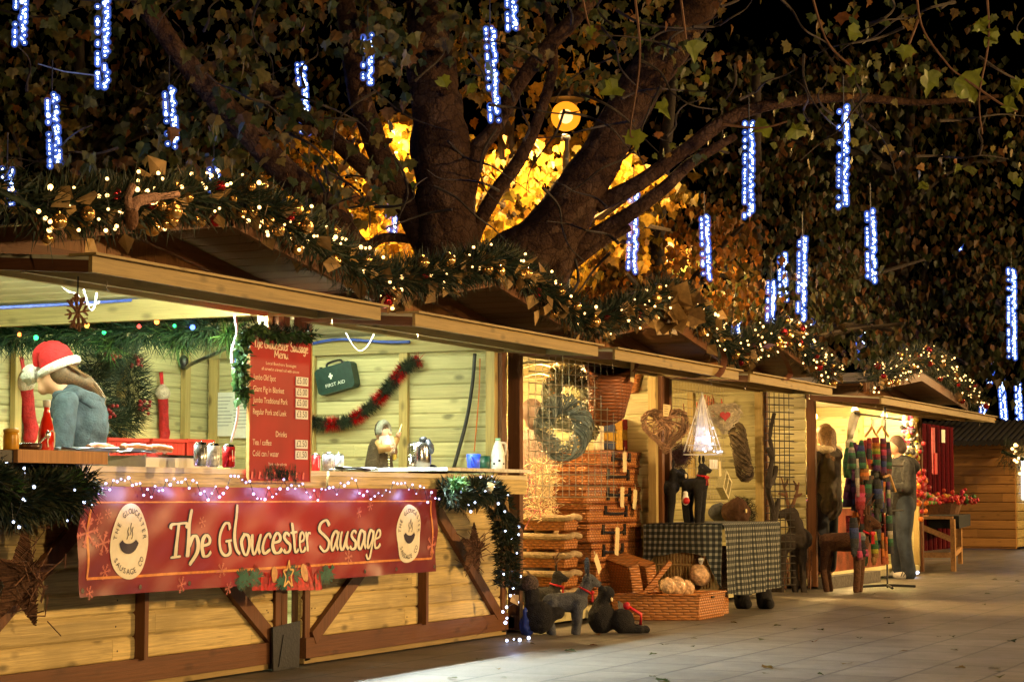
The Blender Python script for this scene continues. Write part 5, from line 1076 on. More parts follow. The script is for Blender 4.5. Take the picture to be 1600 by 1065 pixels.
# little dark tinsel bunch & hanging brush
for (px, py, r, lab) in ((1062, 712, .12, 'dark purple tinsel bunch hanging below the willow heart'), (1158, 800, .16, 'dark bushy felt bundle behind the tartan table')):
    q = P(px, py, .1); s = thing('tinsel_bunch', lab, 'decoration', q); b = MB()
    for i in range(2800): d = rdir(); a = q + d * r * random.random() ** .6; b.add([a, a + rv(.006), a + rdir() * .05], [(0, 1, 2)])
    b.build('foliage', mat('purple_tinsel', (.05, .012, .02), .5, island=.5) if r < .13 else M['felt_k'], s)
for (px, py, Y, r, lab, m_) in ((1150, 800, .05, .17, 'big dark brown felt hat shape on the table behind the terriers', 'felt_b'), (1062, 745, .05, .10, 'dark furry toy hanging on the post below the brown heart', 'felt_k'), (1122, 800, .3, .12, 'dark grey felt basket standing behind the red collared terrier', 'felt_g')):
    q = P(px, py, Y); s = thing('felt_toy', lab, 'toy', q); blob('body', [('e', q, (r, r * .8, r * .7)), ('e', q + Vector((-r * .6, -r * .3, r * .3)), (r * .5, r * .5, r * .55)), ('e', q + Vector((r * .5, 0, -r * .35)), (r * .6, r * .6, r * .5))], M[m_], s, .016, 2, noise_a=.02); b = MB(); b.lathe(q + Vector((-r * .7, -r * .85, r * .1)), [(.010, -.004), (.020, -.004), (.020, .004), (.010, .004)], 12, Matrix.Rotation(R(90), 3, 'X')); b.build('button', M['card'], s)
q = P(1140, 690, .5); s = thing('red_trinket_bunch', 'bunch of little red ornaments dangling beside the pale heart', 'decoration', q); b = MB()
for i in range(30): a = P(random.gauss(1108, 14), random.uniform(615, 640), .4); b.tube([a, a + Vector((random.uniform(-.06, .06), 0, -.09))], .007, 5)
b.build('trinket', mat('rust_red', (.32, .06, .025), .6, island=.4), s)
q = P(1137, 757, -.1); s = thing('wooden_frame_box', 'small tilted open wooden box hanging over the tartan table', 'box', q); M4 = Matrix.Translation(q) @ Matrix.Rotation(.6, 4, 'Y'); b = MB()
for a, c_ in (((-.1, 0, -.1), (-.08, .07, .1)), ((.08, 0, -.1), (.1, .07, .1)), ((-.08, 0, .08), (.08, .07, .1)), ((-.08, 0, -.1), (.08, .07, -.08)), ((-.08, .06, -.08), (.08, .07, .08)), ((-.01, .0, -.08), (.01, .06, .08))): b.box(a, c_, M4)
b.build('frame', M['plank_in'], s); tagcard(s, P(1125, 732, -.15), X_, .03, .07, tilt=.15)
# hanging animals: scottie dogs on the table, deer on the ground
def quad(name, lab, base, ang, sc, mt, legs=.34, body=.3, neck=(.16, .22), head=.12, ears='up', ribbon=True, voxel=.014, tail=.08, br=.085, lr=.042, antler=False, muz=.1, hd_down=.02):
    ca, sa = math.cos(ang), math.sin(ang); T = lambda v: Vector((base[0] + sc * (v[0] * ca - v[1] * sa), base[1] + sc * (v[0] * sa + v[1] * ca), base[2] + sc * v[2]))
    s = thing(name, lab, 'animal figure', base); zb = legs + br * .6
    nx, nz = body / 2 + neck[0], zb + neck[1]
    pr = [('c', T((-body / 2, 0, zb)), T((body / 2, 0, zb + .01)), br * sc, br * 1.05 * sc), ('c', T((body / 2 - .01, 0, zb + .02)), T((nx, 0, nz)), br * .75 * sc, head * .42 * sc),
          ('c', T((nx, 0, nz + .02)), T((nx + muz, 0, nz - hd_down)), head * .5 * sc, head * .28 * sc), ('c', T((-body / 2 - br * .7, 0, zb + .03)), T((-body / 2 - br * .7 - tail * .5, 0, zb + .03 + tail)), .02 * sc, .012 * sc)]
    for x_ in (-body / 2, body / 2 - .01):
        for y_ in (-br * .6, br * .6):
            kx = x_ + (.02 if x_ < 0 else -.005); pr += [('c', T((x_, y_, zb)), T((kx - (.045 if x_ < 0 else 0), y_, legs * .45)), lr * 1.25 * sc, lr * .85 * sc), ('c', T((kx - (.045 if x_ < 0 else 0), y_, legs * .45)), T((kx - .015, y_, .02)), lr * .85 * sc, lr * .8 * sc)]
    for y_ in (-1, 1):
        if ears == 'up': pr.append(('e', T((nx - .02, y_ * head * .35, nz + head * .95)), (.018 * sc, .025 * sc, .07 * sc)))
        elif ears == 'long': pr += [('e', T((nx - .02, y_ * head * .3, nz + head * 1.15)), (.02 * sc, .03 * sc, .11 * sc))]
        else: pr.append(('e', T((nx - .03, y_ * head * .6, nz + .02)), (.03 * sc, .02 * sc, .06 * sc)))
    blob('body', pr, mt, s, voxel * sc, 2, noise_a=.004)
    b = MB()
    for y_ in (-1, 1): b.ball(T((nx + muz * .35, y_ * head * .42, nz + .025)), .010 * sc, 8, 6)
    b.ball(T((nx + muz + head * .25, 0, nz - hd_down + .01)), .014 * sc, 8, 6); b.build('eye', M['black'], s, smooth=True)
    if ribbon:
        c = T((body / 2 + neck[0] * .62, 0, zb + neck[1] * .62)); b = MB(); r = br * .72 * sc; n = (T((nx, 0, nz)) - T((body / 2, 0, zb))).normalized(); d, a_, u_ = frame(n)
        b.tube([c + (a_ * math.cos(q) + u_ * math.sin(q)) * r for q in [2 * math.pi * i / 16 for i in range(17)]], .012 * sc, 6); f_ = T((body / 2 + neck[0] * .62 + br * .8, 0, zb + neck[1] * .5))
        for sg in (-1, 1): b.ball(f_ + a_ * sg * .03 * sc, (.03 * sc, .02 * sc, .022 * sc), 8, 5); b.bar(f_, f_ + a_ * sg * .03 * sc - Z_ * .11 * sc, .02 * sc, .006 * sc)
        b.build('ribbon', M['ribbon'], s)
    if antler:
        b = MB()
        for sg in (-1, 1):
            a = T((nx - .01, sg * .03, nz + head * .4)); e = T((nx - .06, sg * .11, nz + head * 1.9)); b.tube(spline([a, a.lerp(e, .5) + Vector((.02, 0, 0)), e], 4), .011 * sc, 6)
            for f_ in (.45, .75): q = a.lerp(e, f_); b.tube([q, q + (T((.07, sg * .03, .09)) - T((0, 0, 0)))], .008 * sc, 5)
        b.build('antler', M['twig'], s)
    return s
ty0 = -.65; q = P(1128, 819, ty0); tzp = q.z; tx0, tx1 = q.x, P(1212, 817, ty0).x; ty1 = .06
quad('felt_dog', 'black felt terrier with white nose standing on the tartan table', Vector((tx0 + .3, -.02, tzp + .012)), R(-70), .62, M['felt_k'], .42, .22, (.03, .2), .15, 'up', False, br=.1, lr=.06)
quad('felt_dog', 'black felt terrier in a red collar standing on the tartan table', Vector((tx0 + .36, -.28, tzp + .012)), R(-100), .62, M['felt_k'], .46, .2, (.03, .22), .15, 'up', True, br=.1, lr=.06)
q = P(1071, 780, -.3); s = thing('toy_penguin', 'tiny red and white soft toy tucked by the felt terriers', 'toy', q); blob('body', [('e', q, (.035, .03, .05)), ('e', q + Z_ * .05, (.025, .024, .025))], M['white'], s, .008, 2); b = MB(); b.ball(q + Vector((-.03, -.02, -.01)), .03); b.build('red_bow', M['ribbon'], s, smooth=True)
LD = LEFTD
gpos = G(902, 991, 0); quad('felt_deer', 'grey felt deer with tall ears and red ribbon standing on the paving', (gpos.x, gpos.y + .1, 0), LD + math.pi + .12, .62, M['felt_g'], .30, .32, (.13, .24), .17, 'long', True, br=.115, lr=.062, voxel=.013, tail=.02)
tagcard(bpy.data.objects['felt_deer'], P(934, 880, -.6), X_, .035, .075, tilt=.65)
gpos = G(852, 992, 0); s = thing('wicker_duck', 'dark woven duck with a long beak sitting by the corner post', 'animal figure', (gpos.x, gpos.y, 0))
fd = Vector((-RIGHT.x, -RIGHT.y, 0)); w = lambda f_, u_: Vector((gpos.x, gpos.y + .1, 0)) + fd * f_ + Z_ * u_
blob('body', [('e', w(-.05, .13), (.12, .12, .12)), ('e', w(-.17, .16), (.08, .06, .05)), ('c', w(.0, .2), w(.01, .33), .06, .055), ('e', w(.02, .36), (.062, .06, .065)), ('c', w(.07, .35), w(.17, .33), .028, .012)], M['felt_k'], s, .013, 2, noise_a=.008)
b = MB(); b.ball(w(.02, .37), .066, 10, 8); b.build('head_weave', mat('speckled_weave', (.09, .06, .05), .7, scale=90, var=.9, bump=1, bscale=160), s, smooth=True)
gpos = G(873, 975, 0); quad('felt_deer', 'black felt deer with short antlers behind the grey felt deer', (gpos.x, gpos.y + .15, 0), LD + math.pi, .62, M['felt_k'], .28, .3, (.06, .24), .15, 'up', True, br=.11, lr=.06, antler=True)
gpos = G(955, 988, 0); s = thing('felt_dog', 'black felt dog lying down with a red bow beside the grey deer', 'animal figure', (gpos.x, gpos.y, 0)); w2 = lambda r_, u_, y_=0: Vector((gpos.x, gpos.y + y_, 0)) + Vector((RIGHT.x, RIGHT.y, 0)) * r_ + Z_ * u_
blob('body', [('e', w2(-.07, .11), (.13, .1, .12)), ('e', w2(.08, .09), (.12, .09, .09)), ('c', w2(-.08, .2), w2(-.05, .27), .06, .05), ('e', w2(-.03, .29), (.06, .06, .055)), ('c', w2(.15, .03), w2(.26, .025), .035, .03), ('c', w2(.0, .03, -.08), w2(.12, .02, -.1), .04, .03), ('e', w2(-.08, .32), (.02, .02, .06))], M['felt_k'], s, .013, 2, noise_a=.005)
b = MB(); q = w2(.05, .2, -.07); b.tube([q + rv(.02), q + w2(.1, -.06) - w2(0, 0) + rv(.01), q + w2(.1, -.14) - w2(0, 0)], .013, 6); b.ball(q, .03, 8, 5); b.build('ribbon', M['ribbon'], s, smooth=True)
b = MB(); q = w2(-.06, .25, -.07); b.lathe(q, [(.008, -.004), (.018, -.004), (.018, .004), (.008, .004)], 12, Matrix.Rotation(R(90), 3, 'X')); b.build('button_eye', M['card'], s)
q = G(985, 960, 0); s = thing('slate_sign', 'dark grey triangular slate leaning behind the lying felt dog', 'slate', (q.x, q.y, 0)); b = MB(); a = P(975, 962, -.3); b.prism([(-.1, 0), (.14, 0), (.12, .13), (0, .18)], lambda u, v, w_: Vector((a.x + u, a.y - w_ + v * .3, v)), .015); b.build('slab', mat('slate', (.07, .07, .075), .6), s)
q = G(822, 992, 0); s = thing('blue_bag', 'crumpled blue plastic bag at the foot of the corner post', 'bag', (q.x, q.y, 0)); blob('bag', [('e', Vector((q.x, q.y, .07)), (.05, .05, .08)), ('e', Vector((q.x + .03, q.y, .03)), (.06, .05, .035)), ('e', Vector((q.x - .02, q.y, .16)), (.02, .02, .05))], mat('blue_bag', (.015, .04, .25), .3), s, .012, 1, noise_a=.015)
# stacked wicker trays leaning
q = G(985, 962, 0); s = thing('wicker_tray_rack', 'leaning two tier wicker tray beside the basket of bagged soaps', 'wicker tray', (q.x, q.y, 0)); M4 = Matrix.Translation(Vector((q.x + .05, q.y + .05, .0))) @ Matrix.Rotation(R(-24), 4, 'Y') @ Matrix.Rotation(-.5, 4, 'Z')
for k in range(2):
    b = MB(); x0 = -.05 + .17 * k; H = .52 - .07 * k
    for a, c_ in (((x0, -.2, .02), (x0 + .015, .2, H)), ((x0, -.2, .02), (x0 + .11, -.185, H)), ((x0, .185, .02), (x0 + .11, .2, H)), ((x0, -.2, .02), (x0 + .11, .2, .035)), ((x0, -.2, H - .015), (x0 + .11, .2, H)), ((x0, -.2, H * .5), (x0 + .1, .2, H * .5 + .012))): b.box(a, c_, M4)
    b.build('tray', M['wicker'], s)
b = MB(); b.bar(M4 @ Vector((.0, -.2, .2)), M4 @ Vector((.38, -.22, .4)), .03, .04); b.build('handle', M['wicker'], s)
# bread basket with bagged goods
p0, p1, p2 = G(1022, 969, 0), G(1092, 969, 0), G(1131, 962, 0); w = (p1 - p0).length
s = thing('wicker_basket', 'low honey wicker basket of bagged bath goods on the paving', 'basket', p0); H = .205; o = [Vector((p0.x, p0.y, 0)), Vector((p1.x, p1.y, 0)), Vector((p2.x, p2.y, 0)), Vector((p2.x - .15, p2.y + .3, 0)), Vector((p0.x - .1, p0.y + .32, 0))]
ctr = sum(o, Vector()) / 5; b = MB(); n = 5; ex = lambda v, k: ctr + (v - ctr) * k
vs = [ex(v, .97) + Z_ * .003 for v in o] + [ex(v, 1.04) + Z_ * H for v in o] + [ex(v, .97) + Z_ * H for v in o] + [ex(v, .9) + Z_ * .03 for v in o]
b.add(vs, [tuple(range(4, -1, -1)), tuple(range(15, 20))] + [(k * 5 + i, k * 5 + (i + 1) % 5, (k + 1) * 5 + (i + 1) % 5, (k + 1) * 5 + i) for k in range(3) for i in range(5)]); b.build('basket', M['wicker'], s)
b = MB(); b.tube([ex(v, 1.04) + Z_ * H for v in o + [o[0]]], .012, 6); b.tube([ex(v, .98) + Z_ * .012 for v in o + [o[0]]], .012, 6); b.build('rim', M['wicker'], s)
b = MB(); q = o[1].lerp(o[2], .5); q = ex(q, 1.03) + Z_ * (H - .03); b.box(q + Vector((-.04, -.012, -.006)), q + Vector((.02, .012, .01))); b.build('handle_hole', M['black'], s)
for px, py, r, lab in ((1057, 918, .10, 'round bag of pale bath goods standing tallest behind others'), (1094, 900, .115, 'big tied clear bag of pale goods with a label'), (1052, 916, .09, ''), (1072, 921, .085, 'flat clear bag at the front edge of the basket'), (1043, 917, .08, 'small bag at the near corner of the basket'), (1112, 924, .05, 'tiny clear bag at the far corner of the basket')):
    if not lab: continue
    q = P(px, py - 3, ctr.y - .02 if py < 910 else ctr.y - .08); q.z = max(q.z, H - .02)
    s = thing('clear_bag', lab, 'bag', q); blob('bag', [('e', q, (r, r * .8, r * .85)), ('e', q + Vector((r * .4, 0, -r * .2)), (r * .8, r * .7, r * .6))], mat('bagged_goods', (.58, .36, .2), .18, scale=45, var=.35, bump=.9, bscale=30), s, .014, 1, noise_a=.012)
    if r > .11: b = MB(); b.tube([q + Vector((-.04, -.02, r * .75)), q + Vector((-.06, -.03, r * 1.15))], [.012, .026], 8); b.build('neck_tie', mat('bag_neck', (.5, .5, .48), .3), s); b = MB(); b.box(q + Vector((.03, -r * .9, -.0)), q + Vector((.09, -r * .86, .04))); b.build('label', M['white'], s)
# tartan table
t = NT('tartan'); pb = t.new('BsdfPrincipled', i_Roughness=.95); tc = t.new('TexCoord')
uvn = tc.outputs['UV']; sp_ = t.new('SeparateXYZ'); t.l(uvn, sp_.inputs[0])
def band(o, fr, th):
    a = t.new('Math', operation='MULTIPLY'); a.inputs[1].default_value = fr; t.l(o, a.inputs[0]); f_ = t.new('Math', operation='FRACT'); t.l(a.outputs[0], f_.inputs[0]); g_ = t.new('Math', operation='GREATER_THAN'); g_.inputs[1].default_value = th; t.l(f_.outputs[0], g_.inputs[0]); return g_.outputs[0]
bu_, bv_ = band(sp_.outputs[0], 20, .45), band(sp_.outputs[1], 20, .45); ad = t.new('Math', operation='ADD'); t.l(bu_, ad.inputs[0]); t.l(bv_, ad.inputs[1]); dv = t.new('Math', operation='MULTIPLY'); dv.inputs[1].default_value = .5; t.l(ad.outputs[0], dv.inputs[0])
c = t.ramp(dv.outputs[0], [(0.0, (.24, .24, .215)), (.5, (.045, .052, .05)), (1.0, (.008, .010, .010))]); c.node.color_ramp.interpolation = 'CONSTANT'; c.node.color_ramp.elements[1].position = .4; c.node.color_ramp.elements[2].position = .9
t.l(c, pb.inputs['Base Color']); n_ = t.new('TexNoise', i_Scale=150.0); t.l(uvn, n_.inputs['Vector']); bp = t.new('Bump', i_Strength=.4, i_Distance=.003); t.l(n_.outputs[0], bp.inputs['Height']); t.l(bp.outputs[0], pb.inputs['Normal']); t.l(pb.outputs[0], t.out.inputs[0]); tartan = t.m
s = thing('display_table', 'trestle table under the tartan cloths in front of the gift stall', 'table', ((tx0 + tx1) / 2, -.2, 0)); b = MB(); b.box((tx0, ty0, tzp - .04), (tx1, ty1, tzp - .012)); b.build('tabletop', M['plank_in'], s)
for x in (tx0 + .05, tx1 - .12):
    for y in (ty0 + .06, ty1 - .1): b = MB(); b.box((x, y, 0), (x + .05, y + .05, tzp - .041)); b.build('leg', M['plank_z'], s)
def cloth(nm, lab, o, al, inn, L, depth, drop, zt, wob):
    NU, ND, NT_ = 70, 26, 10; V = []; UVs = []; me = bpy.data.meshes.new(nm)
    for j in range(NT_ + 1 + ND):
        for i in range(NU + 1):
            u = i / NU
            if j <= NT_: p = o + al * (u * L) + inn * (depth * (1 - j / NT_)); p.z = zt; uv = (u * L, depth * j / NT_)
            else:
                k = (j - NT_) / ND; d = drop(u) * k; p = o + al * (u * L) - inn * (.014 + wob * 1.1 * k ** .6 * (1 + math.sin(u * L * 15) + .5 * math.sin(u * L * 31 + 2 * k))); p.z = zt - d; p += al * (wob * .6 * math.sin(d * 9 + u * 7)); uv = (u * L, depth + d)
            V.append(p); UVs.append(uv)
    me.from_pydata(V, [], [(j * (NU + 1) + i, j * (NU + 1) + i + 1, (j + 1) * (NU + 1) + i + 1, (j + 1) * (NU + 1) + i) for j in range(NT_ + ND) for i in range(NU)]); ul = me.uv_layers.new(name='uv')
    for p in me.polygons:
        for li in p.loop_indices: ul.data[li].uv = UVs[me.loops[li].vertex_index]
    me.materials.append(tartan); me.polygons.foreach_set('use_smooth', [True] * len(me.polygons)); o_ = link(nm, me); tag(o_, lab, 'cloth')
zlow = tzp - P(1178, 930, ty0 - .04).z; zs_ = tzp - P(1060, 862, .0).z
cloth('tartan_cloth', 'short dark green tartan cloth over the near end of the table', Vector((tx0, ty1, 0)), -Y_, X_, ty1 - ty0, (tx1 - tx0) * .5, lambda u: zs_ * (1 + .5 * max(0, 1 - u * 6) + 1.1 * max(0, (u - .8) * 5)) + .015 * math.sin(u * 9), tzp + .002, .012)
cloth('tartan_cloth', 'long grey and black tartan blanket hanging low over the table front', Vector((tx0 - .03, ty0 - .012, 0)), X_, Y_, tx1 - tx0 + .08, ty1 - ty0, lambda u: zlow * (.93 + .04 * math.sin(u * 5) + .06 * u), tzp + .010, .022)
for (px, w_, lab) in ((1068, .42, 'wide upright pale cane basket under the near end of tartan table'), (1110, .22, 'narrow pale cane basket under the front corner of tartan table')):
    yc = -.2 if px < 1090 else -.5; xq = tx0 + .06; s = thing('cane_basket', lab, 'basket', (xq, yc, 0)); b = MB(); w_ *= .8
    for i in range(int(w_ / .028)): b.tube([(xq - .01, yc - w_ / 2 + i * .028, .20), (xq - .01, yc - w_ / 2 + i * .028, .60)], .010, 5)
    for zz in (.21, .42, .59): b.tube([(xq - .022, yc - w_ / 2, zz), (xq - .022, yc + w_ / 2 - .02, zz)], .009, 5)
    b.build('cane_front', mat('pale_cane', (.45, .30, .12), .6, island=.3), s); b = MB(); b.box((xq + .005, yc - w_ / 2, .0), (xq + .28, yc + w_ / 2 - .02, .58)); b.build('basket', M['wicker'], s)
for px, lab in ((1165, 'black felt boot standing under the long tartan blanket'), (1200, 'black felt boot with red lining under the long tartan blanket')):
    q = G(px, 950, 0); s = thing('felt_boot', lab, 'boot', (q.x, q.y, 0)); blob('boot', [('c', (q.x, q.y + .03, .05), (q.x, q.y + .05, .25), .075, .07), ('c', (q.x, q.y, .05), (q.x - .1, q.y - .05, .045), .055, .045)], M['felt_k'], s, .014, 2); b = MB(); b.tube([Vector((q.x + .07 * math.cos(a), q.y + .05 + .07 * math.sin(a), .26)) for a in [2 * math.pi * i / 14 for i in range(15)]], .014, 6); b.build('lining', M['ribbon'] if px == 1200 else M['felt_k'], s)
q = P(1204, 740, -.22); s = thing('twig_figure', 'tall twisted driftwood figure standing before the black wire panel', 'ornament', (q.x, q.y, 0)); b = MB()
for pts in (((1206, 918), (1203, 850), (1208, 800), (1200, 760), (1207, 715), (1203, 680), (1210, 645)), ((1200, 760), (1209, 745), (1213, 728)), ((1207, 715), (1199, 700)), ((1204, 850), (1212, 800), (1216, 780))): b.tube(spline([P(x, y, -.22 + .03 * math.sin(y)) for x, y in pts], 4), [.035 * (1 - .6 * i / (4 * len(pts))) for i in range(4 * (len(pts) - 1) + 1)], 7, jit=.5)
b.build('driftwood', M['bark_dk'], s)
for (px, py, r, lab) in ((985, 596, .10, 'small honey wicker basket hanging by the post above the cushions'), (868, 600, .09, 'little wicker basket hanging behind the top of the wreaths'), (1000, 735, .11, 'orange wicker basket squeezed between the hampers and the post')):
    q = P(px, py, .25); s = thing('small_basket', lab, 'basket', q); b = MB(); b.lathe(q, [(.001, -r), (r * .7, -r), (r, r * .6), (r * .94, r * .6), (r * .65, -r * .9), (.001, -r * .9)], 18, cap=False); b.build('basket', M['wicker'], s); b = MB(); b.tube(spline([q + Vector((-r, 0, r * .55)), q + Vector((-r * .6, 0, r * 1.7)), q + Vector((r * .6, 0, r * 1.7)), q + Vector((r, 0, r * .55))], 4), .010, 5); b.build('handle', M['wicker'], s)
# man browsing behind the wire panel
q = P(829, 760, .75); s, T = person('person in grey knit coat browsing behind the pale wire panel', q, R(60), .12, None, None)
coat = mat('grey_coat', (.20, .15, .13), .95, bump=.8, bscale=60)
blob('body', [('e', T((0, 0, 1.55)), (.085, .075, .11)), ('c', T((0, 0, 1.45)), T((0, 0, 1.35)), .055, .06), ('c', T((0, .09, .85)), T((0, .09, .05)), .08, .05), ('c', T((0, -.09, .85)), T((0, -.09, .05)), .08, .05), ('c', T((0, 0, 1.3)), T((0, 0, .9)), .13, .13), ('e', T((.09, 0, 1.55)), (.02, .018, .022)), ('c', T((0, .2, 1.3)), T((.05, .25, .8)), .05, .035), ('c', T((0, -.2, 1.3)), T((.05, -.25, .8)), .05, .035), ('e', T((.06, .25, .74)), (.035, .025, .05)), ('e', T((.06, -.25, .74)), (.035, .025, .05))], M['skin'], s, .016, 3)
blob('coat', [('e', T((0, 0, 1.33)), (.15, .22, .12)), ('c', T((0, 0, 1.3)), T((0, 0, .8)), .16, .19), ('c', T((0, .2, 1.32)), T((.04, .25, .85)), .08, .06), ('c', T((0, -.2, 1.32)), T((.04, -.25, .85)), .08, .06)], coat, s, .022, 3, noise_a=.01)
blob('hair', [('e', T((-.02, 0, 1.60)), (.108, .098, .11)), ('e', T((-.05, 0, 1.53)), (.07, .085, .09))], mat('dark_hair', (.07, .045, .035), .7), s, .016, 2)
blob('trousers', [('c', T((0, .09, .85)), T((0, .09, .05)), .115, .09), ('c', T((0, -.09, .85)), T((0, -.09, .05)), .115, .09)], mat('dark_trousers', (.035, .022, .018), .8), s, .025, 3)
# ------------------------------------------------------------------ knitwear stall and its customers
s = thing('stall_platform', 'low grey groundsheet covered step along the knitwear stall front', 'step', (E0, -.3, 0)); b = MB(); b.box((E0 + .2, -.14, .002), (23.4, .0, .13)); b.build('step_board', mat('groundsheet', (.09, .08, .07), .8, bump=1, bscale=12), s)
q0 = P(1428, 897, -.2); b = MB(); b.tube([(q0.x - .3, -.2, q0.z), (q0.x + .2, -.2, q0.z + .02)], .02, 6); b.build('light_strip', M['led_c'], s)
s = thing('knitwear_table', 'table heaped with bright folded knitwear behind the woman', 'table', (22.6, .5, 0)); b = MB(); b.box((21.6, .35, .86), (25.5, 1.0, .90)); b.build('tabletop', M['plank_in'], s)
b = MB(); b.box((21.6, .34, .12), (25.5, .36, .86)); b.build('front_cloth', mat('rust_cloth', (.22, .05, .02), .9, var=.5, scale=5, bump=.6), s)
for i in range(26):
    c_ = random.choice([(.5, .1, .03), (.1, .3, .35), (.6, .4, .05), (.35, .03, .12), (.1, .35, .1), (.55, .5, .45), (.12, .08, .35), (.5, .2, .3)])
    x = random.uniform(21.7, 24.5); y = random.uniform(.4, .85); z_ = .90 + random.choice((0, 0, .05)); o = MB(); o.ball((x, y, z_ + .035), (random.uniform(.08, .14), .1, .04), 10, 6)
    cn_ = {(.5, .1, .03): 'rust', (.1, .3, .35): 'teal', (.6, .4, .05): 'yellow', (.35, .03, .12): 'crimson', (.1, .35, .1): 'green', (.55, .5, .45): 'cream', (.12, .08, .35): 'violet', (.5, .2, .3): 'pink'}[c_]
    o = o.build('folded_hat', mat('knit_' + cn_, c_, .95, bump=1, bscale=80), smooth=True); tag(o, cn_ + ' folded knitted hat in the heap on the stall table', 'hat', 'folded knitted hats on the table')
def hang(nm, lab, cat, p, L, w, cols, shape='glove'):
    s = thing(nm, lab, cat, p, 'knitwear hanging on the rack'); p = Vector(p); n = len(cols)
    cols = [c_ if k_ % 2 == 0 else tuple(v * random.uniform(.3, .8) + .01 for v in c_) for c_ in [tuple(v * .7 + .008 for v in c0) for c0 in cols] for k_ in range(2)]; n = len(cols); w = w * random.uniform(.8, 1.1); ln_ = random.uniform(-.2, .2)
    for i, c_ in enumerate(cols):
        b = MB(); t0, t1 = i / n, (i + 1) / n; prof = {'glove': lambda t: .75 + .35 * math.sin(t * 2.6), 'sock': lambda t: .8 + .2 * (t > .75) * 1.4, 'hat': lambda t: .35 + .75 * math.sin(min(1, t * 1.15) * 1.57), 'scarf': lambda t: .8}[shape]
        b.tube([p - Z_ * L * (t0 + (t1 - t0) * k / 4) + X_ * (w * .4 * (t0 + (t1 - t0) * k / 4 > .8) if shape == 'sock' else 0) for k in range(5)], [w * prof(t0 + (t1 - t0) * k / 4) for k in range(5)], 10, jit=.35); b.v = [(x + ln_ * (p.z - z), p.y + (y - p.y) * .5, z) for x, y, z in b.v]
        b.build('knit_band', mat('knit_%02x%02x%02x' % tuple(int(v * 200) for v in c_), c_, .95, bump=1, bscale=110), s, smooth=True)
    if shape == 'glove':
        for k in range(4): b = MB(); q = p - Z_ * L * .97 + X_ * (w * (-.8 + .52 * k)); b.tube([q, q - Z_ * L * (.22 + .08 * (k in (1, 2)))], [w * .24, w * .18], 7); b.build('finger', mat('knit_%02x%02x%02x' % tuple(int(v * 200) for v in cols[-1]), cols[-1], .95), s, smooth=True)
    return s
rd, gn, pu, og, ye, bl, gr, pk, wh = (.35, .02, .03), (.03, .16, .07), (.14, .03, .14), (.6, .16, .015), (.45, .40, .03), (.04, .06, .22), (.03, .03, .035), (.6, .06, .18), (.5, .45, .38)
rk = thing('knitwear_rack', 'tall black rack crowded with hangers in front of the knitwear stall', 'display rack', (23.0, -.6, 0)); RX, RY = P(1385, 800, -.62).x, -.62
b = MB(); b.tube([(RX, RY, 0), (RX, RY, 2.0)], .010, 8); b.build('pole', M['black'], rk)
for zz in (1.88, 1.35, .85): b = MB(); b.tube([(RX - 1.25, RY, zz), (RX + .75, RY, zz)], .010, 6); b.build('rail', M['black'], rk)
for a in range(4): b = MB(); b.tube([(RX, RY, .03), (RX + .4 * math.cos(a * 1.57 + .5), RY + .3 * math.sin(a * 1.57 + .5), .015)], .015, 6); b.build('foot', M['black'], rk)
def hanger(px, py, ln, lab, tilt=.0):
    q = P(px, py, RY - .02); s = thing('coat_hanger', lab, 'hanger', q, 'wooden hangers on the rack'); a, c_ = q + Vector((-ln, 0, -.10 + tilt)), q + Vector((ln, 0, -.10 - tilt)); b = MB(); b.tube(spline([a, a.lerp(q, .6) + Z_ * .0, q, c_.lerp(q, .6), c_], 4), .014, 6); b.build('shoulder', mat('hanger_wood', (.5, .28, .1), .4), s); b = MB(); b.tube(spline([q, q + Z_ * .05, q + Vector((.03, 0, .08)), q + Vector((0, 0, .11)), q + Vector((-.025, 0, .09))], 4), .004, 5); b.build('hook', M['steel'], s)
    if py < 680: b = MB(); b.lathe(q + Vector((0, -.02, .05)), [(.045, -.002), (.045, .002)], 14, Matrix.Rotation(R(90), 3, 'X')); b.build('size_disc', M['paper'], s)
for a in ((1362, 668, .27, 'wooden hanger with white disc at the near end of the top rail'), (1378, 666, .27, 'wooden hanger with white disc at the far side of the top rail'), (1390, 742, .25, 'wooden hanger tilted across the dark jacket', .08), (1352, 790, .24, 'low wooden hanger above the pink and yellow gloves', -.12)): hanger(*a)
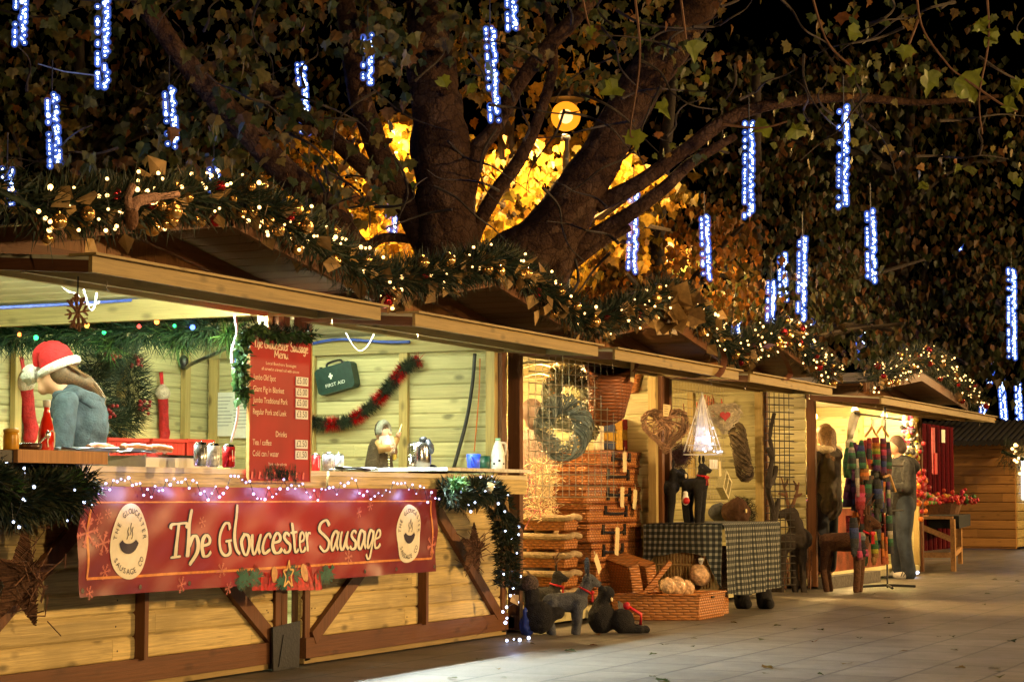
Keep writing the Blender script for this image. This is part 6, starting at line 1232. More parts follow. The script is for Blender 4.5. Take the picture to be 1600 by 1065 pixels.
items = [(1330, 690, .28, .09, [gn, wh, gn, gr, gn], 'hat', 'green and grey striped bobble hat at the near end of the rack'), (1346, 687, .30, .10, [gn, bl, gn, gr, gn], 'hat', 'second green striped hat on the top rail'), (1358, 684, .34, .07, [rd, gr, rd], 'scarf', 'dark red knitted scarf beside the green hats'), (1368, 683, .36, .085, [rd, og, ye, rd, gn, pu], 'scarf', 'rainbow striped knitted scarf under the second disc'), (1380, 684, .38, .09, [pu, rd, pk, pu, bl, pu], 'scarf', 'purple and red striped knitted scarf under the discs'), (1388, 690, .30, .09, [gr, pu, gr, gn], 'hat', 'dark striped hat hiding the head of the browsing man'),
         (1351, 714, .24, .09, [og, ye, og], 'hat', 'orange knitted hat hanging on the second row'), (1338, 716, .40, .05, [wh, wh], 'scarf', 'narrow white scarf beside the orange hat'),
         (1356, 742, .38, .10, [gr, gn, gr, gr], 'glove', 'black and green gloves in the middle of the rack'), (1370, 748, .32, .10, [gr, bl, gr], 'glove', 'dark blue gloves in the middle of the rack'), (1345, 757, .26, .09, [rd, pk, rd], 'glove', 'red and pink gloves at the near side of the middle rail'), (1380, 752, .34, .06, [og, rd, gr], 'sock', 'rust striped sock hanging over the dark jacket'), (1388, 752, .36, .06, [pu, wh, pu, gr], 'sock', 'purple patterned sock hanging over the dark jacket'), (1377, 750, .34, .055, [bl, wh, bl], 'sock', 'blue patterned sock hanging over the dark jacket'),
         (1334, 808, .32, .09, [gr, bl, gr], 'glove', 'black gloves at the near end of the lowest rail'), (1350, 805, .34, .09, [rd, gr, wh, gr], 'glove', 'dark red patterned gloves on the lowest rail'), (1341, 832, .28, .055, [pk, pu, pk], 'sock', 'pink and purple striped sock lowest on the rack'), (1350, 836, .22, .05, [(.7, .15, .15), pk], 'sock', 'coral pink sock lowest on the rack'), (1365, 830, .28, .07, [ye, gn, ye], 'glove', 'yellow green glove lowest on the rack'), (1378, 832, .34, .055, [og, og], 'sock', 'orange sock lowest on the rack'), (1384, 838, .30, .05, [(.55, .1, .01), og], 'sock', 'reddish orange sock beside the orange sock'), (1389, 805, .42, .10, [gn, gr, wh, gn, gr], 'scarf', 'green and white banded scarf on the lowest rail'), (1370, 800, .30, .10, [gr, gr], 'hat', 'plain black hat on the lowest rail'),
         (1312, 690, .50, .14, [og, og, (.4, .08, .02)], 'hat', 'orange poncho hanging on the wall behind the woman')]
for (px, py, L, w_, cols, sh_, lab) in items: hang({'hat': 'knitted_hat', 'scarf': 'knitted_scarf', 'glove': 'knitted_glove', 'sock': 'knitted_sock'}[sh_], lab, {'hat': 'hat', 'scarf': 'scarf', 'glove': 'gloves', 'sock': 'sock'}[sh_], P(px, py, RY - .05 if px != 1312 else 1.4), L, w_, cols, sh_)
s = thing('white_garland', 'pale feathery hanging beside the hats under the hatch', 'decoration', P(1330, 660, -.2)); b = MB(); b.tube(spline([P(1338, 645, -.2), P(1334, 660, -.2), P(1328, 690, -.2), P(1338, 735, -.2)], 4), .05, 8, jit=.5); b.build('cloth', M['white'], s)
def bunch(px, py, Y, rx, rz, cols, lab, n=60):
    q = P(px, py, Y); s = thing('trinket_bunch', lab, 'decoration', q); 
    for k, c_ in enumerate(cols):
        for i in range(n // len(cols)): b = MB(); a = q + Vector((random.gauss(0, rx), random.uniform(-.06, .06), random.gauss(0, rz))); b.ball(a, random.uniform(.02, .045), 7, 5); b.build('trinket', mat('trinket_%02x%02x%02x' % tuple(int(v * 200) for v in c_), c_, .5, island=.4), s, smooth=True)
bunch(1418, 678, .1, .09, .16, [pk, wh, gr], 'pink and white trinkets hanging at the far edge of the stall'); bunch(1427, 720, .0, .09, .22, [ye, wh, gr], 'pale lacy trinkets hanging below the pink ones'); bunch(1438, 755, -.1, .10, .18, [rd, og, rd], 'red trinkets hanging above the flower table')
b = MB(); q = P(1458, 668, -.75); b.tube([q, q + Z_ * -.55], .06, 8, jit=.2); b.v = [(x, q.y + (y - q.y) * .3, z) for x, y, z in b.v]; s = thing('pink_stocking', 'long pink and red cloth strip hanging from the hatch corner', 'cloth', q); b.build('cloth', mat('pink_cloth', (.5, .12, .13), .9), s); b = MB(); b.box(q + Vector((-.06, -.03, -.55)), q + Vector((.06, -.02, -.3))); b.build('pocket', M['ribbon'], s)
rc = random.Random(11); names_ = [('dark green', gn), ('black', gr), ('deep purple', pu), ('navy', bl), ('dark red', rd), ('rust', og), ('grey', (.12, .12, .13)), ('brown', (.12, .06, .03))]
for i in range(30):
    nm_, c_ = names_[i % 8]; n2_, c2_ = names_[(i * 3 + 1) % 8]; kind_ = ('glove', 'hat', 'scarf')[i % 3]; row = i // 10; px = 1328 + 6.3 * (i % 10) + rc.uniform(-3, 3)
    hang('knitted_' + kind_, '%s and %s knitted %s among others on the %s rail' % (nm_, n2_, kind_, ('top', 'middle', 'lowest')[row]), 'gloves' if kind_ == 'glove' else kind_, P(px, (695, 748, 803)[row] + rc.uniform(-8, 14), RY + rc.uniform(.03, .2)), rc.uniform(.24, .42), rc.uniform(.07, .11), [c_, c2_, c_] if i % 2 else [c_, c_], kind_)
for i in range(16):
    nm_, c_ = [('cream', wh), ('orange', og), ('pink', pk), ('red', rd), ('teal', (.03, .2, .22)), ('yellow', (.5, .35, .04))][i % 6]
    hang('knitted_hat', '%s hat pinned on the %s row of the bright back wall' % (nm_, ('upper', 'middle', 'lower')[i // 6]), 'hat', P(1278 + 12 * (i % 6) + rc.uniform(-2, 2), (655, 690, 725)[i // 6], 2.2), .3, .11, [c_, c_], 'hat')
# dark red shutters at the far end
s = thing('red_shutter', 'glossy dark red panelled shutter at the far end of knitwear stall', 'shutter', (E1, -.1, 0)); gl = mat('gloss_red', (.10, .006, .01), .22)
SHY = .85; xs = [P(px, 760, SHY).x for px in (1440, 1455, 1468, 1484)]
b = MB(); b.box((xs[0], SHY - .02, .2), (xs[3], SHY + .03, 2.1)); b.build('panel', gl, s)
for i in range(7): x = xs[0] + (xs[3] - xs[0]) * i / 6.2; b = MB(); b.tube([(x, SHY - .03, .2), (x, SHY - .03, 2.1)], .05, 8); b.build('rib', gl, s)
q = P(1474, 681, SHY - .1); b = MB(); b.box(q + Vector((-.12, 0, -.1)), q + Vector((.12, .008, .1))); b.build('notice', M['paper'], s)
# flower table
a0, a1, a2 = G(1437, 892, 0), G(1490, 892, 0), G(1531, 884, 0); zt_ = P(1465, 806, a0.y).z
s = thing('flower_table', 'light timber trestle table carrying baskets of red flowers', 'table', a0); lw = mat('pale_timber', (.42, .22, .08), .6); tw = [Vector((a0.x, a0.y, 0)), Vector((a1.x, a1.y, 0)), Vector((a2.x + 1.0, a2.y + .5, 0)), Vector((a0.x + .5, a0.y + 1.0, 0))]
for q in tw: b = MB(); b.box((q.x - .03, q.y - .03, 0), (q.x + .03, q.y + .03, zt_ - .03)); b.build('leg', lw, s)
b = MB(); b.bar(tw[0] + Z_ * .22, tw[1] + Z_ * .22, .04, .07); b.bar(tw[1] + Z_ * .22, tw[2] + Z_ * .22, .04, .07); b.build('stretcher', lw, s); b = MB(); b.bar(tw[0] + Z_ * (zt_ - .12), tw[1] + Z_ * .42, .04, .07); b.build('brace', lw, s)
b = MB(); b.prism([(q.x, q.y) for q in tw], lambda u, v, w_: Vector((u, v, zt_ - .03 + w_)), .035); b.build('tabletop', lw, s)
b = MB(); b.prism([(tw[1].x + .3, tw[1].y - .02), (tw[2].x + .3, tw[2].y - .1), (tw[2].x + .3, tw[2].y + .5), (tw[1].x + .3, tw[1].y + .4)], lambda u, v, w_: Vector((u, v, zt_ - .16 + w_)), .172); b.build('black_cloth', mat('black_cloth', (.012, .014, .018), .9), s)
def flowers(px, py, w_, cols, lab, basket=True):
    q = P(px, py, a0.y + .35); q.z = zt_ + .006; s = thing('flower_basket', lab, 'flower basket', q, 'flower baskets on the table')
    if basket: b = MB(); b.lathe(q, [(w_ * .8, 0), (w_, .17), (w_ * .93, .17), (w_ * .75, .02)], 18, cap=False); b.build('basket', M['twig'], s)
    for k, c_ in enumerate(cols):
        b = MB()
        for i in range(34): p = q + Vector((random.gauss(0, w_ * .5), random.gauss(0, w_ * .4), .17 + abs(random.gauss(0, .06)))); b.ball(p, random.uniform(.02, .045), 7, 5)
        b.build('flower', mat('flower_%02x%02x%02x' % tuple(int(v * 200) for v in c_), c_, .6, island=.4), s, smooth=True)
flowers(1444, 802, .24, [(.12, .3, .05), (.6, .05, .08), (.65, .4, .4)], 'basket of green leaves and red flowers at the near end', False); flowers(1472, 803, .30, [(.6, .05, .03), (.55, .3, .06), (.4, .02, .04)], 'twig basket of orange and red flowers in the middle'); flowers(1502, 803, .26, [(.5, .03, .04), (.6, .05, .12), (.08, .2, .05)], 'heap of bright red flowers at the dark far end', False)
# woman with fur collar
wq = P(1291, 880, .12); s, T = person('woman with long fair hair and dark coat with fur collar at the knitwear stall', wq, math.atan2(.95, .3), .13, None, None)
dcoat = mat('dark_grey_coat', (.085, .072, .062), .9, var=.15, scale=12, bump=.8, bscale=20)
blob('body', [('e', T((.02, 0, 1.56)), (.085, .075, .11)), ('e', T((.105, 0, 1.55)), (.018, .016, .022)), ('c', T((0, 0, 1.46)), T((0, 0, 1.36)), .05, .06), ('c', T((0, 0, 1.3)), T((0, 0, .9)), .12, .12), ('c', T((0, .09, .9)), T((0, .09, .06)), .085, .05), ('c', T((0, -.09, .9)), T((0, -.09, .06)), .085, .05), ('c', T((0, .19, 1.32)), T((.03, .24, 1.02)), .05, .04), ('c', T((.03, .24, 1.02)), T((.2, .2, .9)), .04, .03), ('c', T((0, -.19, 1.32)), T((.02, -.24, 1.02)), .05, .04), ('c', T((.02, -.24, 1.02)), T((.08, -.24, .78)), .04, .03), ('e', T((.09, -.24, .72)), (.035, .025, .05)), ('e', T((.24, .19, .88)), (.05, .03, .035)), ('c', T((.0, .09, .04)), T((.12, .09, .03)), .04, .035), ('c', T((.0, -.09, .04)), T((.12, -.09, .03)), .04, .035)], M['skin'], s, .016, 3)
blob('coat', [('e', T((0, 0, 1.34)), (.14, .21, .12)), ('c', T((0, 0, 1.3)), T((-.01, 0, .78)), .16, .19), ('c', T((0, .2, 1.32)), T((.03, .25, 1.02)), .08, .07), ('c', T((.03, .25, 1.02)), T((.17, .21, .92)), .07, .055), ('c', T((0, -.2, 1.32)), T((.02, -.25, 1.02)), .08, .07), ('c', T((.02, -.25, 1.02)), T((.07, -.25, .82)), .07, .055)], dcoat, s, .018, 2, noise_a=.014)
blob('fur_collar', [('e', T((-.08, y_ * .5, 1.40)), (.075, .07, .055)) for y_ in (-.24, -.1, .1, .24)] + [('e', T((.0, y_, 1.41)), (.09, .055, .05)) for y_ in (-.15, .15)], mat('cream_fur', (.66, .55, .38), .95, bump=1, bscale=60), s, .018, 1, noise_a=.02)
blob('hair', [('e', T((-.01, 0, 1.60)), (.105, .095, .105)), ('c', T((-.06, 0, 1.58)), T((-.12, .03, 1.30)), .085, .05), ('c', T((-.03, .06, 1.55)), T((-.09, .09, 1.32)), .055, .035)], mat('fair_hair', (.20, .115, .055), .5, scale=60, var=.5), s, .016, 1, noise_a=.012)
blob('trousers', [('c', T((0, .09, .85)), T((0, .09, .08)), .11, .07), ('c', T((0, -.09, .85)), T((0, -.09, .08)), .11, .07)], mat('dark_jeans', (.02, .024, .035), .85), s, .025, 3)
blob('bag', [('e', T((.12, -.27, .85)), (.09, .05, .11))], mat('brown_bag', (.12, .06, .03), .6), s, .018, 2)
# man in jeans and white trainers behind the rack
mq = G(1411, 903, 0); s, T = person('man in dark jacket jeans and white trainers browsing behind the knitwear rack', mq, LEFTD + .2, 0, None, None)
jk = mat('charcoal_jacket', (.018, .018, .021), .85, var=.4, bump=.8, bscale=30)
hands = [('e', T((.36, sg * .16, 1.12)), (.05, .03, .035)) for sg in (-1, 1)]
blob('body', [('e', T((.08, 0, 1.63)), (.09, .075, .115)), ('e', T((.165, 0, 1.62)), (.02, .016, .024)), ('c', T((.05, 0, 1.52)), T((.0, 0, 1.42)), .055, .065), ('c', T((0, 0, 1.35)), T((0, 0, .95)), .13, .13), ('c', T((0, .1, .92)), T((.02, .11, .5)), .09, .06), ('c', T((.02, .11, .5)), T((-.03, .12, .07)), .06, .045), ('c', T((0, -.1, .92)), T((.03, -.11, .5)), .09, .06), ('c', T((.03, -.11, .5)), T((.0, -.12, .07)), .06, .045), ('c', T((0, .2, 1.38)), T((.02, .26, 1.1)), .055, .045), ('c', T((.02, .26, 1.1)), T((.3, .17, 1.12)), .045, .03), ('c', T((0, -.2, 1.38)), T((.02, -.26, 1.1)), .055, .045), ('c', T((.02, -.26, 1.1)), T((.3, -.17, 1.12)), .045, .03)] + hands, M['skin'], s, .016, 3)
blob('jacket', [('e', T((-.02, 0, 1.38)), (.15, .22, .13)), ('c', T((-.02, 0, 1.36)), T((0, 0, .92)), .17, .185), ('c', T((0, .21, 1.38)), T((.0, .27, 1.1)), .09, .075), ('c', T((.0, .27, 1.1)), T((.26, .18, 1.12)), .07, .05), ('c', T((0, -.21, 1.38)), T((.0, -.27, 1.1)), .09, .075), ('c', T((.0, -.27, 1.1)), T((.26, -.18, 1.12)), .07, .05)], jk, s, .018, 2, noise_a=.014)
blob('jeans', [('c', T((0, .1, .92)), T((.03, .11, .5)), .13, .095), ('c', T((.03, .11, .5)), T((-.03, .12, .06)), .095, .085), ('c', T((0, -.1, .92)), T((.04, -.11, .5)), .13, .095), ('c', T((.04, -.11, .5)), T((.0, -.12, .06)), .095, .085)], mat('worn_denim', (.024, .034, .055), .85, var=.5, scale=8, bump=.5, bscale=100), s, .022, 2, noise_a=.01)
blob('hair', [('e', T((.055, 0, 1.67)), (.105, .093, .1)), ('e', T((.02, 0, 1.61)), (.085, .088, .09))], mat('dark_hair', (.05, .03, .02), .7), s, .016, 2)
for sg, dx in ((1, -.03), (-1, .0)):
    sh_ = blob('shoe', [('c', T((dx - .03, sg * .12, .05)), T((dx + .17, sg * .12, .038)), .05, .042), ('e', T((dx, sg * .12, .08)), (.055, .05, .05))], mat('white_trainer', (.55, .52, .48), .5), s, .012, 2); b = MB()
    for k in range(3): b.bar(T((dx + .03 + .035 * k, sg * .12 + sg * -.05 * -1, .09)), T((dx + .06 + .035 * k, sg * .12 - .0 + sg * .052, .03)), .014, .006)
    for k in range(3): b.bar(T((dx + .03 + .035 * k, sg * .12 - .051, .085)), T((dx + .06 + .035 * k, sg * .12 - .053, .03)), .012, .006)
    b.build('stripe', M['black'], sh_)
# twig and fur reindeer
rq = G(1302, 924, 0); quad('twig_reindeer', 'tall brown reindeer figure with a red bow beside the woman', (rq.x, rq.y - .12, 0), LEFTD + math.pi - .5, 1.0, mat('russet_fur', (.085, .036, .016), .95, bump=1, bscale=90), .46, .36, (.10, .20), .15, 'up', True, br=.10, lr=.045, antler=True, voxel=.016)
rq = G(1252, 925, 0); s = thing('bark_reindeer', 'dark rough bark reindeer with twig antlers before the lit planks', 'animal figure', (rq.x, rq.y, 0)); w3 = lambda r_, u_, y_=0: Vector((rq.x, rq.y + .1 + y_ * .85, 0)) + Vector((RIGHT.x, RIGHT.y, 0)) * r_ * .85 + Z_ * u_ * .85
blob('body', [('c', w3(-.05, .62), w3(.14, .66), .10, .11), ('c', w3(.1, .7), w3(-.0, .98), .09, .07), ('c', w3(.0, 1.0), w3(-.13, .95), .06, .045), ('c', w3(-.1, .55), w3(-.14, .0), .055, .035), ('c', w3(.12, .55), w3(.15, .0), .06, .035), ('c', w3(-.06, .55, .15), w3(-.07, .0, .15), .05, .035), ('c', w3(.16, .55, .15), w3(.19, .0, .15), .05, .035)], M['bark_dk'], s, .016, 1, noise_a=.018)
b = MB()
for (a, c_) in (((.0, 1.04), (.10, 1.36)), ((-.03, 1.04), (-.12, 1.42)), ((.04, 1.18), (.14, 1.22)), ((-.07, 1.2), (-.16, 1.22)), ((-.09, 1.3), (-.04, 1.40)), ((.07, 1.26), (.03, 1.38))): b.tube([w3(*a), w3((a[0] + c_[0]) / 2 + .015, (a[1] + c_[1]) / 2), w3(*c_)], [.022, .017, .008], 6, jit=.4)
b.build('antler', M['twig'], s); b = MB()
for x_ in (-.14, .15, -.1): 
    for i in range(40): a = w3(x_ + random.uniform(-.05, .05), random.uniform(0.02, .5), random.uniform(-.06, .02)); b.tube([a, a + Vector((random.uniform(-.02, .02), 0, random.uniform(.08, .2)))], .007, 4)
b.build('twig_bundle', M['twig'], s)
sg_ = thing('dark_crate', 'dark square box standing behind the bark reindeer', 'box', P(1262, 870, .2)); q = P(1262, 910, .25); b = MB(); b.box((q.x - .35, .2, 0), (q.x + .3, .6, .95)); b.build('box', M['brown_z'], sg_)
# far customer and shop stand at the lit cabin window
fq = G(1589, 848, 0); s, T = person('person in dark coat standing at the bright cabin window', fq, LEFTD, 0, None, None)
blob('body', [('e', T((0, 0, 1.6)), (.09, .08, .12)), ('c', T((0, 0, 1.45)), T((0, 0, .95)), .13, .13), ('c', T((0, .1, .9)), T((0, .1, .05)), .09, .05), ('c', T((0, -.1, .9)), T((0, -.1, .05)), .09, .05), ('c', T((0, .2, 1.38)), T((.2, .2, 1.1)), .05, .035), ('c', T((0, -.2, 1.38)), T((.2, -.2, 1.1)), .05, .035)], M['skin'], s, .025, 2)
blob('coat', [('c', T((0, 0, 1.4)), T((0, 0, .75)), .19, .22), ('c', T((0, .22, 1.38)), T((.22, .2, 1.1)), .1, .08), ('c', T((0, -.22, 1.38)), T((.22, -.2, 1.1)), .1, .08), ('e', T((-.01, 0, 1.64)), (.1, .09, .11))], mat('navy_coat', (.02, .025, .05), .9), s, .03, 2); blob('trousers', [('c', T((0, .1, .8)), T((0, .1, .05)), .11, .09), ('c', T((0, -.1, .8)), T((0, -.1, .05)), .11, .09)], M['felt_k'], s, .03, 2)
# ------------------------------------------------------------------ garlands along the stall roofs
def roofg(x0, x1, zp, label, n, leds, baubles, leaves, sag=.0, y=-.66, bm=None, rad=.13, ledmat=None, lift=.06):
    xm = (x0 + x1) / 2; path = spline([(x0 - .05, y, ROOF_E + .01 + lift), ((x0 + xm) / 2, y, (ROOF_E + zp) / 2 + lift - sag), (xm, y, zp + lift), ((x1 + xm) / 2, y, (ROOF_E + zp) / 2 + lift - sag), (x1 + .08, y, ROOF_E + lift * .5)], 6)
    return garland('roof_garland', label, path, rad, n, .10, M['needle_dk'], 'lit garlands along the stall gables', leds, ledmat or M['led_w'], .0098, baubles, bm or (M['goldb'], M['redb'], .85), (.022, .045), leaves, .005)
roofg(4.2, 7.0, 2.44, 'dark roof garland at the edge of the picture beyond the sausage stall', 1600, 26, 6, 30)
roofg(A0, A1, 2.46, 'roof garland thick with gold baubles above the vendor', 5200, 80, 36, 120, rad=.15)
roofg(B0, B1, 2.47, 'dark roof garland with few lights above the first aid box', 5200, 26, 18, 130, rad=.14)
roofg(C0, C1, 2.56, 'roof garland with gold leaves above the hampers', 4600, 56, 16, 150, rad=.15)
roofg(D0, D1, 2.48, 'roof garland with many red and gold baubles above the gift stall', 4600, 62, 34, 80, rad=.16, bm=(M['goldb'], M['redb'], .55))
roofg(E0, E1 + .3, 2.62, 'bright roof garland over the knitwear stall', 4200, 90, 26, 60, rad=.19, bm=(M['goldb'], M['redb'], .5))
s_ = garland('roof_garland', 'small lit garland on the eave of the far timber cabin', [XP(1565, 705, cb_x - .5), XP(1600, 718, cb_x - .5)], .3, 500, .2, M['needle_dk'], 'lit garlands along the stall gables', 18, M['led_w'], .03)
# warm glow the lit garlands throw
for x, e in ((7.9, 3), (9.3, 5.5), (11.7, 1.8), (14.2, 3), (15.6, 2.5), (17.5, 3.2), (22.3, 5), (24.5, 5)): lamp('garland_glow', (x, -.95, 2.58), e * 1.3, (1, .6, .25), .12)
# ribbon, gold leaf sprays, antlers
s = thing('reindeer_ornament', 'pale antlered ornament among baubles on the first garland', 'ornament', P(200, 315, -.75)); q = P(185, 335, -.78)
b = MB(); b.tube(spline([P(205, 330, -.8), P(215, 315, -.8), P(240, 308, -.8), P(278, 303, -.8)], 4), [.03] * 4 + [.026] * 5 + [.015] * 4, 8, jit=.3); b.tube(spline([P(205, 332, -.8), P(200, 310, -.8), P(208, 290, -.8)], 4), .018, 7); b.build('antler', mat('pale_fur', (.30, .16, .10), .95, bump=1, bscale=70), s)
b = MB(); b.ball(P(206, 340, -.8), (.035, .03, .06), 12, 8); b.build('head', mat('brown_velvet', (.12, .05, .02), .9, bump=.8), s, smooth=True)
s = thing('gold_leaf_spray', 'spray of large gold leaves rising from the garland above the hampers', 'ornament', P(1055, 475, -.7)); b = MB()
for i in range(44): leaf(b, P(1055, 488, -.75) + rv(.08), random.uniform(.14, .30), Vector((random.uniform(-1, 1), random.uniform(-.4, .1), random.uniform(-.5, 1.2))), rdir(), True)
b.build('leaf_spray', M['leafgold'], s)
s = thing('ribbon_bow', 'brown looped ribbon on the garland above the gift stall', 'ornament', P(1215, 560, -.8)); b = MB()
for pts in (((1195, 545), (1210, 540), (1225, 560), (1235, 585), (1225, 595)), ((1125, 545), (1132, 560), (1128, 580), (1120, 590))): 
    pp_ = spline([P(x, y, -.85) for x, y in pts], 5); o_ = Vector((0, .025, 0)); b.add([v for p in pp_ for v in (p - o_, p + o_ + Vector((0, 0, .02)))], [(2 * i, 2 * i + 1, 2 * i + 3, 2 * i + 2) for i in range(len(pp_) - 1)])
b.build('ribbon', mat('bronze_ribbon', (.16, .06, .03), .5), s)

# ------------------------------------------------------------------ trees
def limb(mb, pts, rs, n=12, dep=21.0, j=.18):
    P3 = [D(p[0], p[1], p[2] if len(p) > 2 else dep) for p in pts]; sp = spline(P3, 6); k = len(P3) - 1; rr = []
    for i in range(len(sp)):
        t_ = i / (len(sp) - 1) * k; a = min(int(t_), k - 1); rr.append(rs[a] + (rs[a + 1] - rs[a]) * (t_ - a))
    mb.tube(sp, rr, n, jit=j); return sp
tb_ = D(702, 950, 21.0); pt = thing('plane_tree', 'great plane tree with many limbs rising behind the sausage stall', 'tree', (tb_.x, tb_.y, 0))
g0 = D(705, 400, 21.0); b = MB()
b.tube(spline([(g0.x, g0.y, -.05), (g0.x, g0.y, 1.0), (g0.x, g0.y, 2.4), D(700, 400, 21), D(695, 290, 21), D(684, 190, 21), D(672, 80, 21.2), D(662, -60, 21.5)], 6), [.52] * 6 + [.44] * 6 + [.38] * 6 + [.33] * 6 + [.29] * 6 + [.26] * 6 + [.22] * 6 + [.18], 18, jit=.2); b.build('trunk', M['bark'], pt, smooth=True)
limbs = [([(650, 560, 20.8), (575, 430, 20.2), (510, 325, 19.8), (440, 262, 19.4), (350, 165, 19), (285, 90, 18.6), (212, -12, 18)], [.30, .24, .20, .19, .17, .14, .12]),
 ([(690, 430), (640, 330), (592, 235), (560, 140), (545, 40), (535, -30)], [.24, .2, .18, .17, .15, .13]),
 ([(655, 350), (600, 290), (530, 225), (465, 175), (415, 135), (350, 100)], [.16, .14, .12, .1, .08, .05]),
 ([(560, 145), (600, 80), (590, 20), (600, -30)], [.12, .12, .12, .1]),
 ([(720, 330), (745, 240), (770, 205), (805, 140), (850, 80), (905, 20), (950, -30)], [.2, .14, .12, .12, .12, .12, .1]),
 ([(730, 430), (740, 370), (775, 300), (815, 245), (850, 160), (865, 90), (850, -20)], [.16, .12, .11, .1, .08, .07, .06]),
 ([(735, 470), (790, 425), (850, 375), (900, 305), (945, 235), (990, 150), (1050, 70), (1110, -20)], [.42, .40, .36, .32, .27, .26, .25, .22]),
 ([(830, 500), (860, 430), (900, 350), (940, 280)], [.3, .27, .2, .16]),
 ([(930, 320), (1000, 285), (1070, 235), (1150, 180), (1230, 160), (1330, 152), (1440, 160), (1560, 150)], [.14, .12, .11, .10, .085, .07, .05, .03]),
 ([(880, 400), (960, 350), (1030, 300), (1080, 255), (1150, 212)], [.14, .12, .10, .09, .05]),
 ([(800, 470), (870, 430), (940, 380), (985, 355)], [.1, .09, .07, .05]),
 ([(560, 395), (600, 372), (650, 375)], [.07, .07, .07]), ([(440, 270), (500, 300), (545, 340), (550, 380)], [.08, .07, .06, .05])]
for p_, r_ in limbs: b = MB(); limb(b, p_, [v * (.86 if r_[0] > .4 else .70) for v in r_]); b.build('limb', M['bark'], pt, smooth=True)
b = MB()
for i in range(150):
    x, y = random.uniform(-50, 1650), random.uniform(-40, 420); d_ = random.uniform(17, 22)
    if y > 250 and 980 < x: continue
    q = [(x, y, d_)]; a = random.uniform(0, 6.28)
    for k in range(4): a += random.uniform(-.6, .6); q.append((q[-1][0] + 38 * math.cos(a), q[-1][1] + 26 * math.sin(a) + 8, d_ + random.uniform(-.3, .3)))
    limb(b, q, [.016, .012, .009, .007, .004], 5, j=0)
tw_ = b
def cl(mb, px, py, d_, n, spx, spy, sd, size, simple=False):
    for _ in range(n):
        x_, y_ = random.gauss(px, spx), random.gauss(py, spy)
        if abs(x_ - 884) < 22 and abs(y_ - 183) < 22: continue
        leaf(mb, D(x_, y_, d_ + random.gauss(0, sd)), size * random.uniform(.6, 1.3), Vector((random.uniform(-.7, .7), random.uniform(-.5, .5), -1)), rdir(), simple)
b = MB(); b.mat(M['bark_dk']).add(tw_.v, tw_.f); b.mat(M['leaf']); rnd = random.Random(3)
for i in range(120):       # clumps through the spread of the crown, thinner in the middle where limbs show
    px, py = rnd.uniform(-80, 620), rnd.uniform(-60, 330)
    cl(b, px, py, rnd.uniform(17.5, 22), rnd.randint(6, 13), 26, 20, .5, .125)
for i in range(150): cl(b, rnd.uniform(560, 1100), rnd.uniform(-60, 140), rnd.uniform(20, 24.5), rnd.randint(4, 10), 26, 20, .5, .11)
for i in range(42): cl(b, rnd.uniform(1050, 1700), rnd.uniform(-60, 260), rnd.uniform(19, 23), rnd.randint(4, 9), 30, 22, .5, .11)
b.build('crown', None, pt)
# tree round the street lamps: its leaves glow yellow
def tree(label, px, d_, rt, top_py, blobs_, mt, size, simple=False, ls=()):
    q = D(px, 800, d_); s = thing('autumn_tree', label, 'tree', (q.x, q.y, 0), 'trees beyond the stalls'); b = MB(); e = D(px + random.uniform(-12, 12), top_py, d_)
    b.tube(spline([(q.x, q.y, -.05), (q.x, q.y, 1.5), Vector((q.x, q.y, 1.5)).lerp(e, .5) + rv(.2), e], 6), [rt * (1 - .75 * i / 18) for i in range(19)], 10, jit=.2); b.build('trunk', M['bark_dk'], s, smooth=True)
    b = MB()
    for _ in range(16):
        (cx2, cy2, rx, ry, dd, n) = random.choice(blobs_); e2 = D(random.gauss(cx2, rx * .6), random.gauss(cy2, ry * .5), d_ + random.gauss(0, dd * .6)); a = D(px, min(600, cy2 + ry * .9), d_); b.tube(spline([a, a.lerp(e2, .5) + Z_ * .2 + rv(.2), e2], 4), [rt * .3 * (1 - .09 * i) for i in range(9)], 6)
    b.build('limb', M['bark_dk'], s); b = MB()
    for (cx2, cy2, rx, ry, dd, n) in blobs_:
        m_ = max(4, n // 22)
        for _ in range(m_):
            a, r_ = random.uniform(0, 6.28), random.random() ** .5; x, y, z_ = cx2 + rx * r_ * math.cos(a), cy2 + ry * r_ * math.sin(a), d_ + random.uniform(-dd, dd); k = rx * .13 + 8
            cl(b, x, y, z_, 22, k, k * .8, .35, size, simple)
    b.build('crown', mt, s); return s
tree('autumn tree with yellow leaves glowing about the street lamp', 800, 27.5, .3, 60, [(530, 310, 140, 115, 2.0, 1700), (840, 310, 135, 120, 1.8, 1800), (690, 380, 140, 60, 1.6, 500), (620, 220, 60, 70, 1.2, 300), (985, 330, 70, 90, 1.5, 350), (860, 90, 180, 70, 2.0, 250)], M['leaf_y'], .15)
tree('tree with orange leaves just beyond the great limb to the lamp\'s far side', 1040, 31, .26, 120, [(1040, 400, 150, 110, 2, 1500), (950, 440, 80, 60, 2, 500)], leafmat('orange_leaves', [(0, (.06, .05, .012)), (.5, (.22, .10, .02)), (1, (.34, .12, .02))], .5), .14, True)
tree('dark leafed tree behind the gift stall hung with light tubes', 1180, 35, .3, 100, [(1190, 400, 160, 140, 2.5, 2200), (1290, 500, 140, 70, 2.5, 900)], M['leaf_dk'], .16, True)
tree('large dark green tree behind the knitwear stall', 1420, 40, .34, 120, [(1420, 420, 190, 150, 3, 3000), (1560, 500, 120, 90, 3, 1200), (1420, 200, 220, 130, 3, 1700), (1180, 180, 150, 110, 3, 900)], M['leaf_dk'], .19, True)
tree('shadowy tree at the near end above the first roofs', 120, 33, .3, 60, [(130, 160, 260, 150, 3, 1800), (420, 150, 150, 120, 3, 700)], M['leaf_dk'], .17, True)
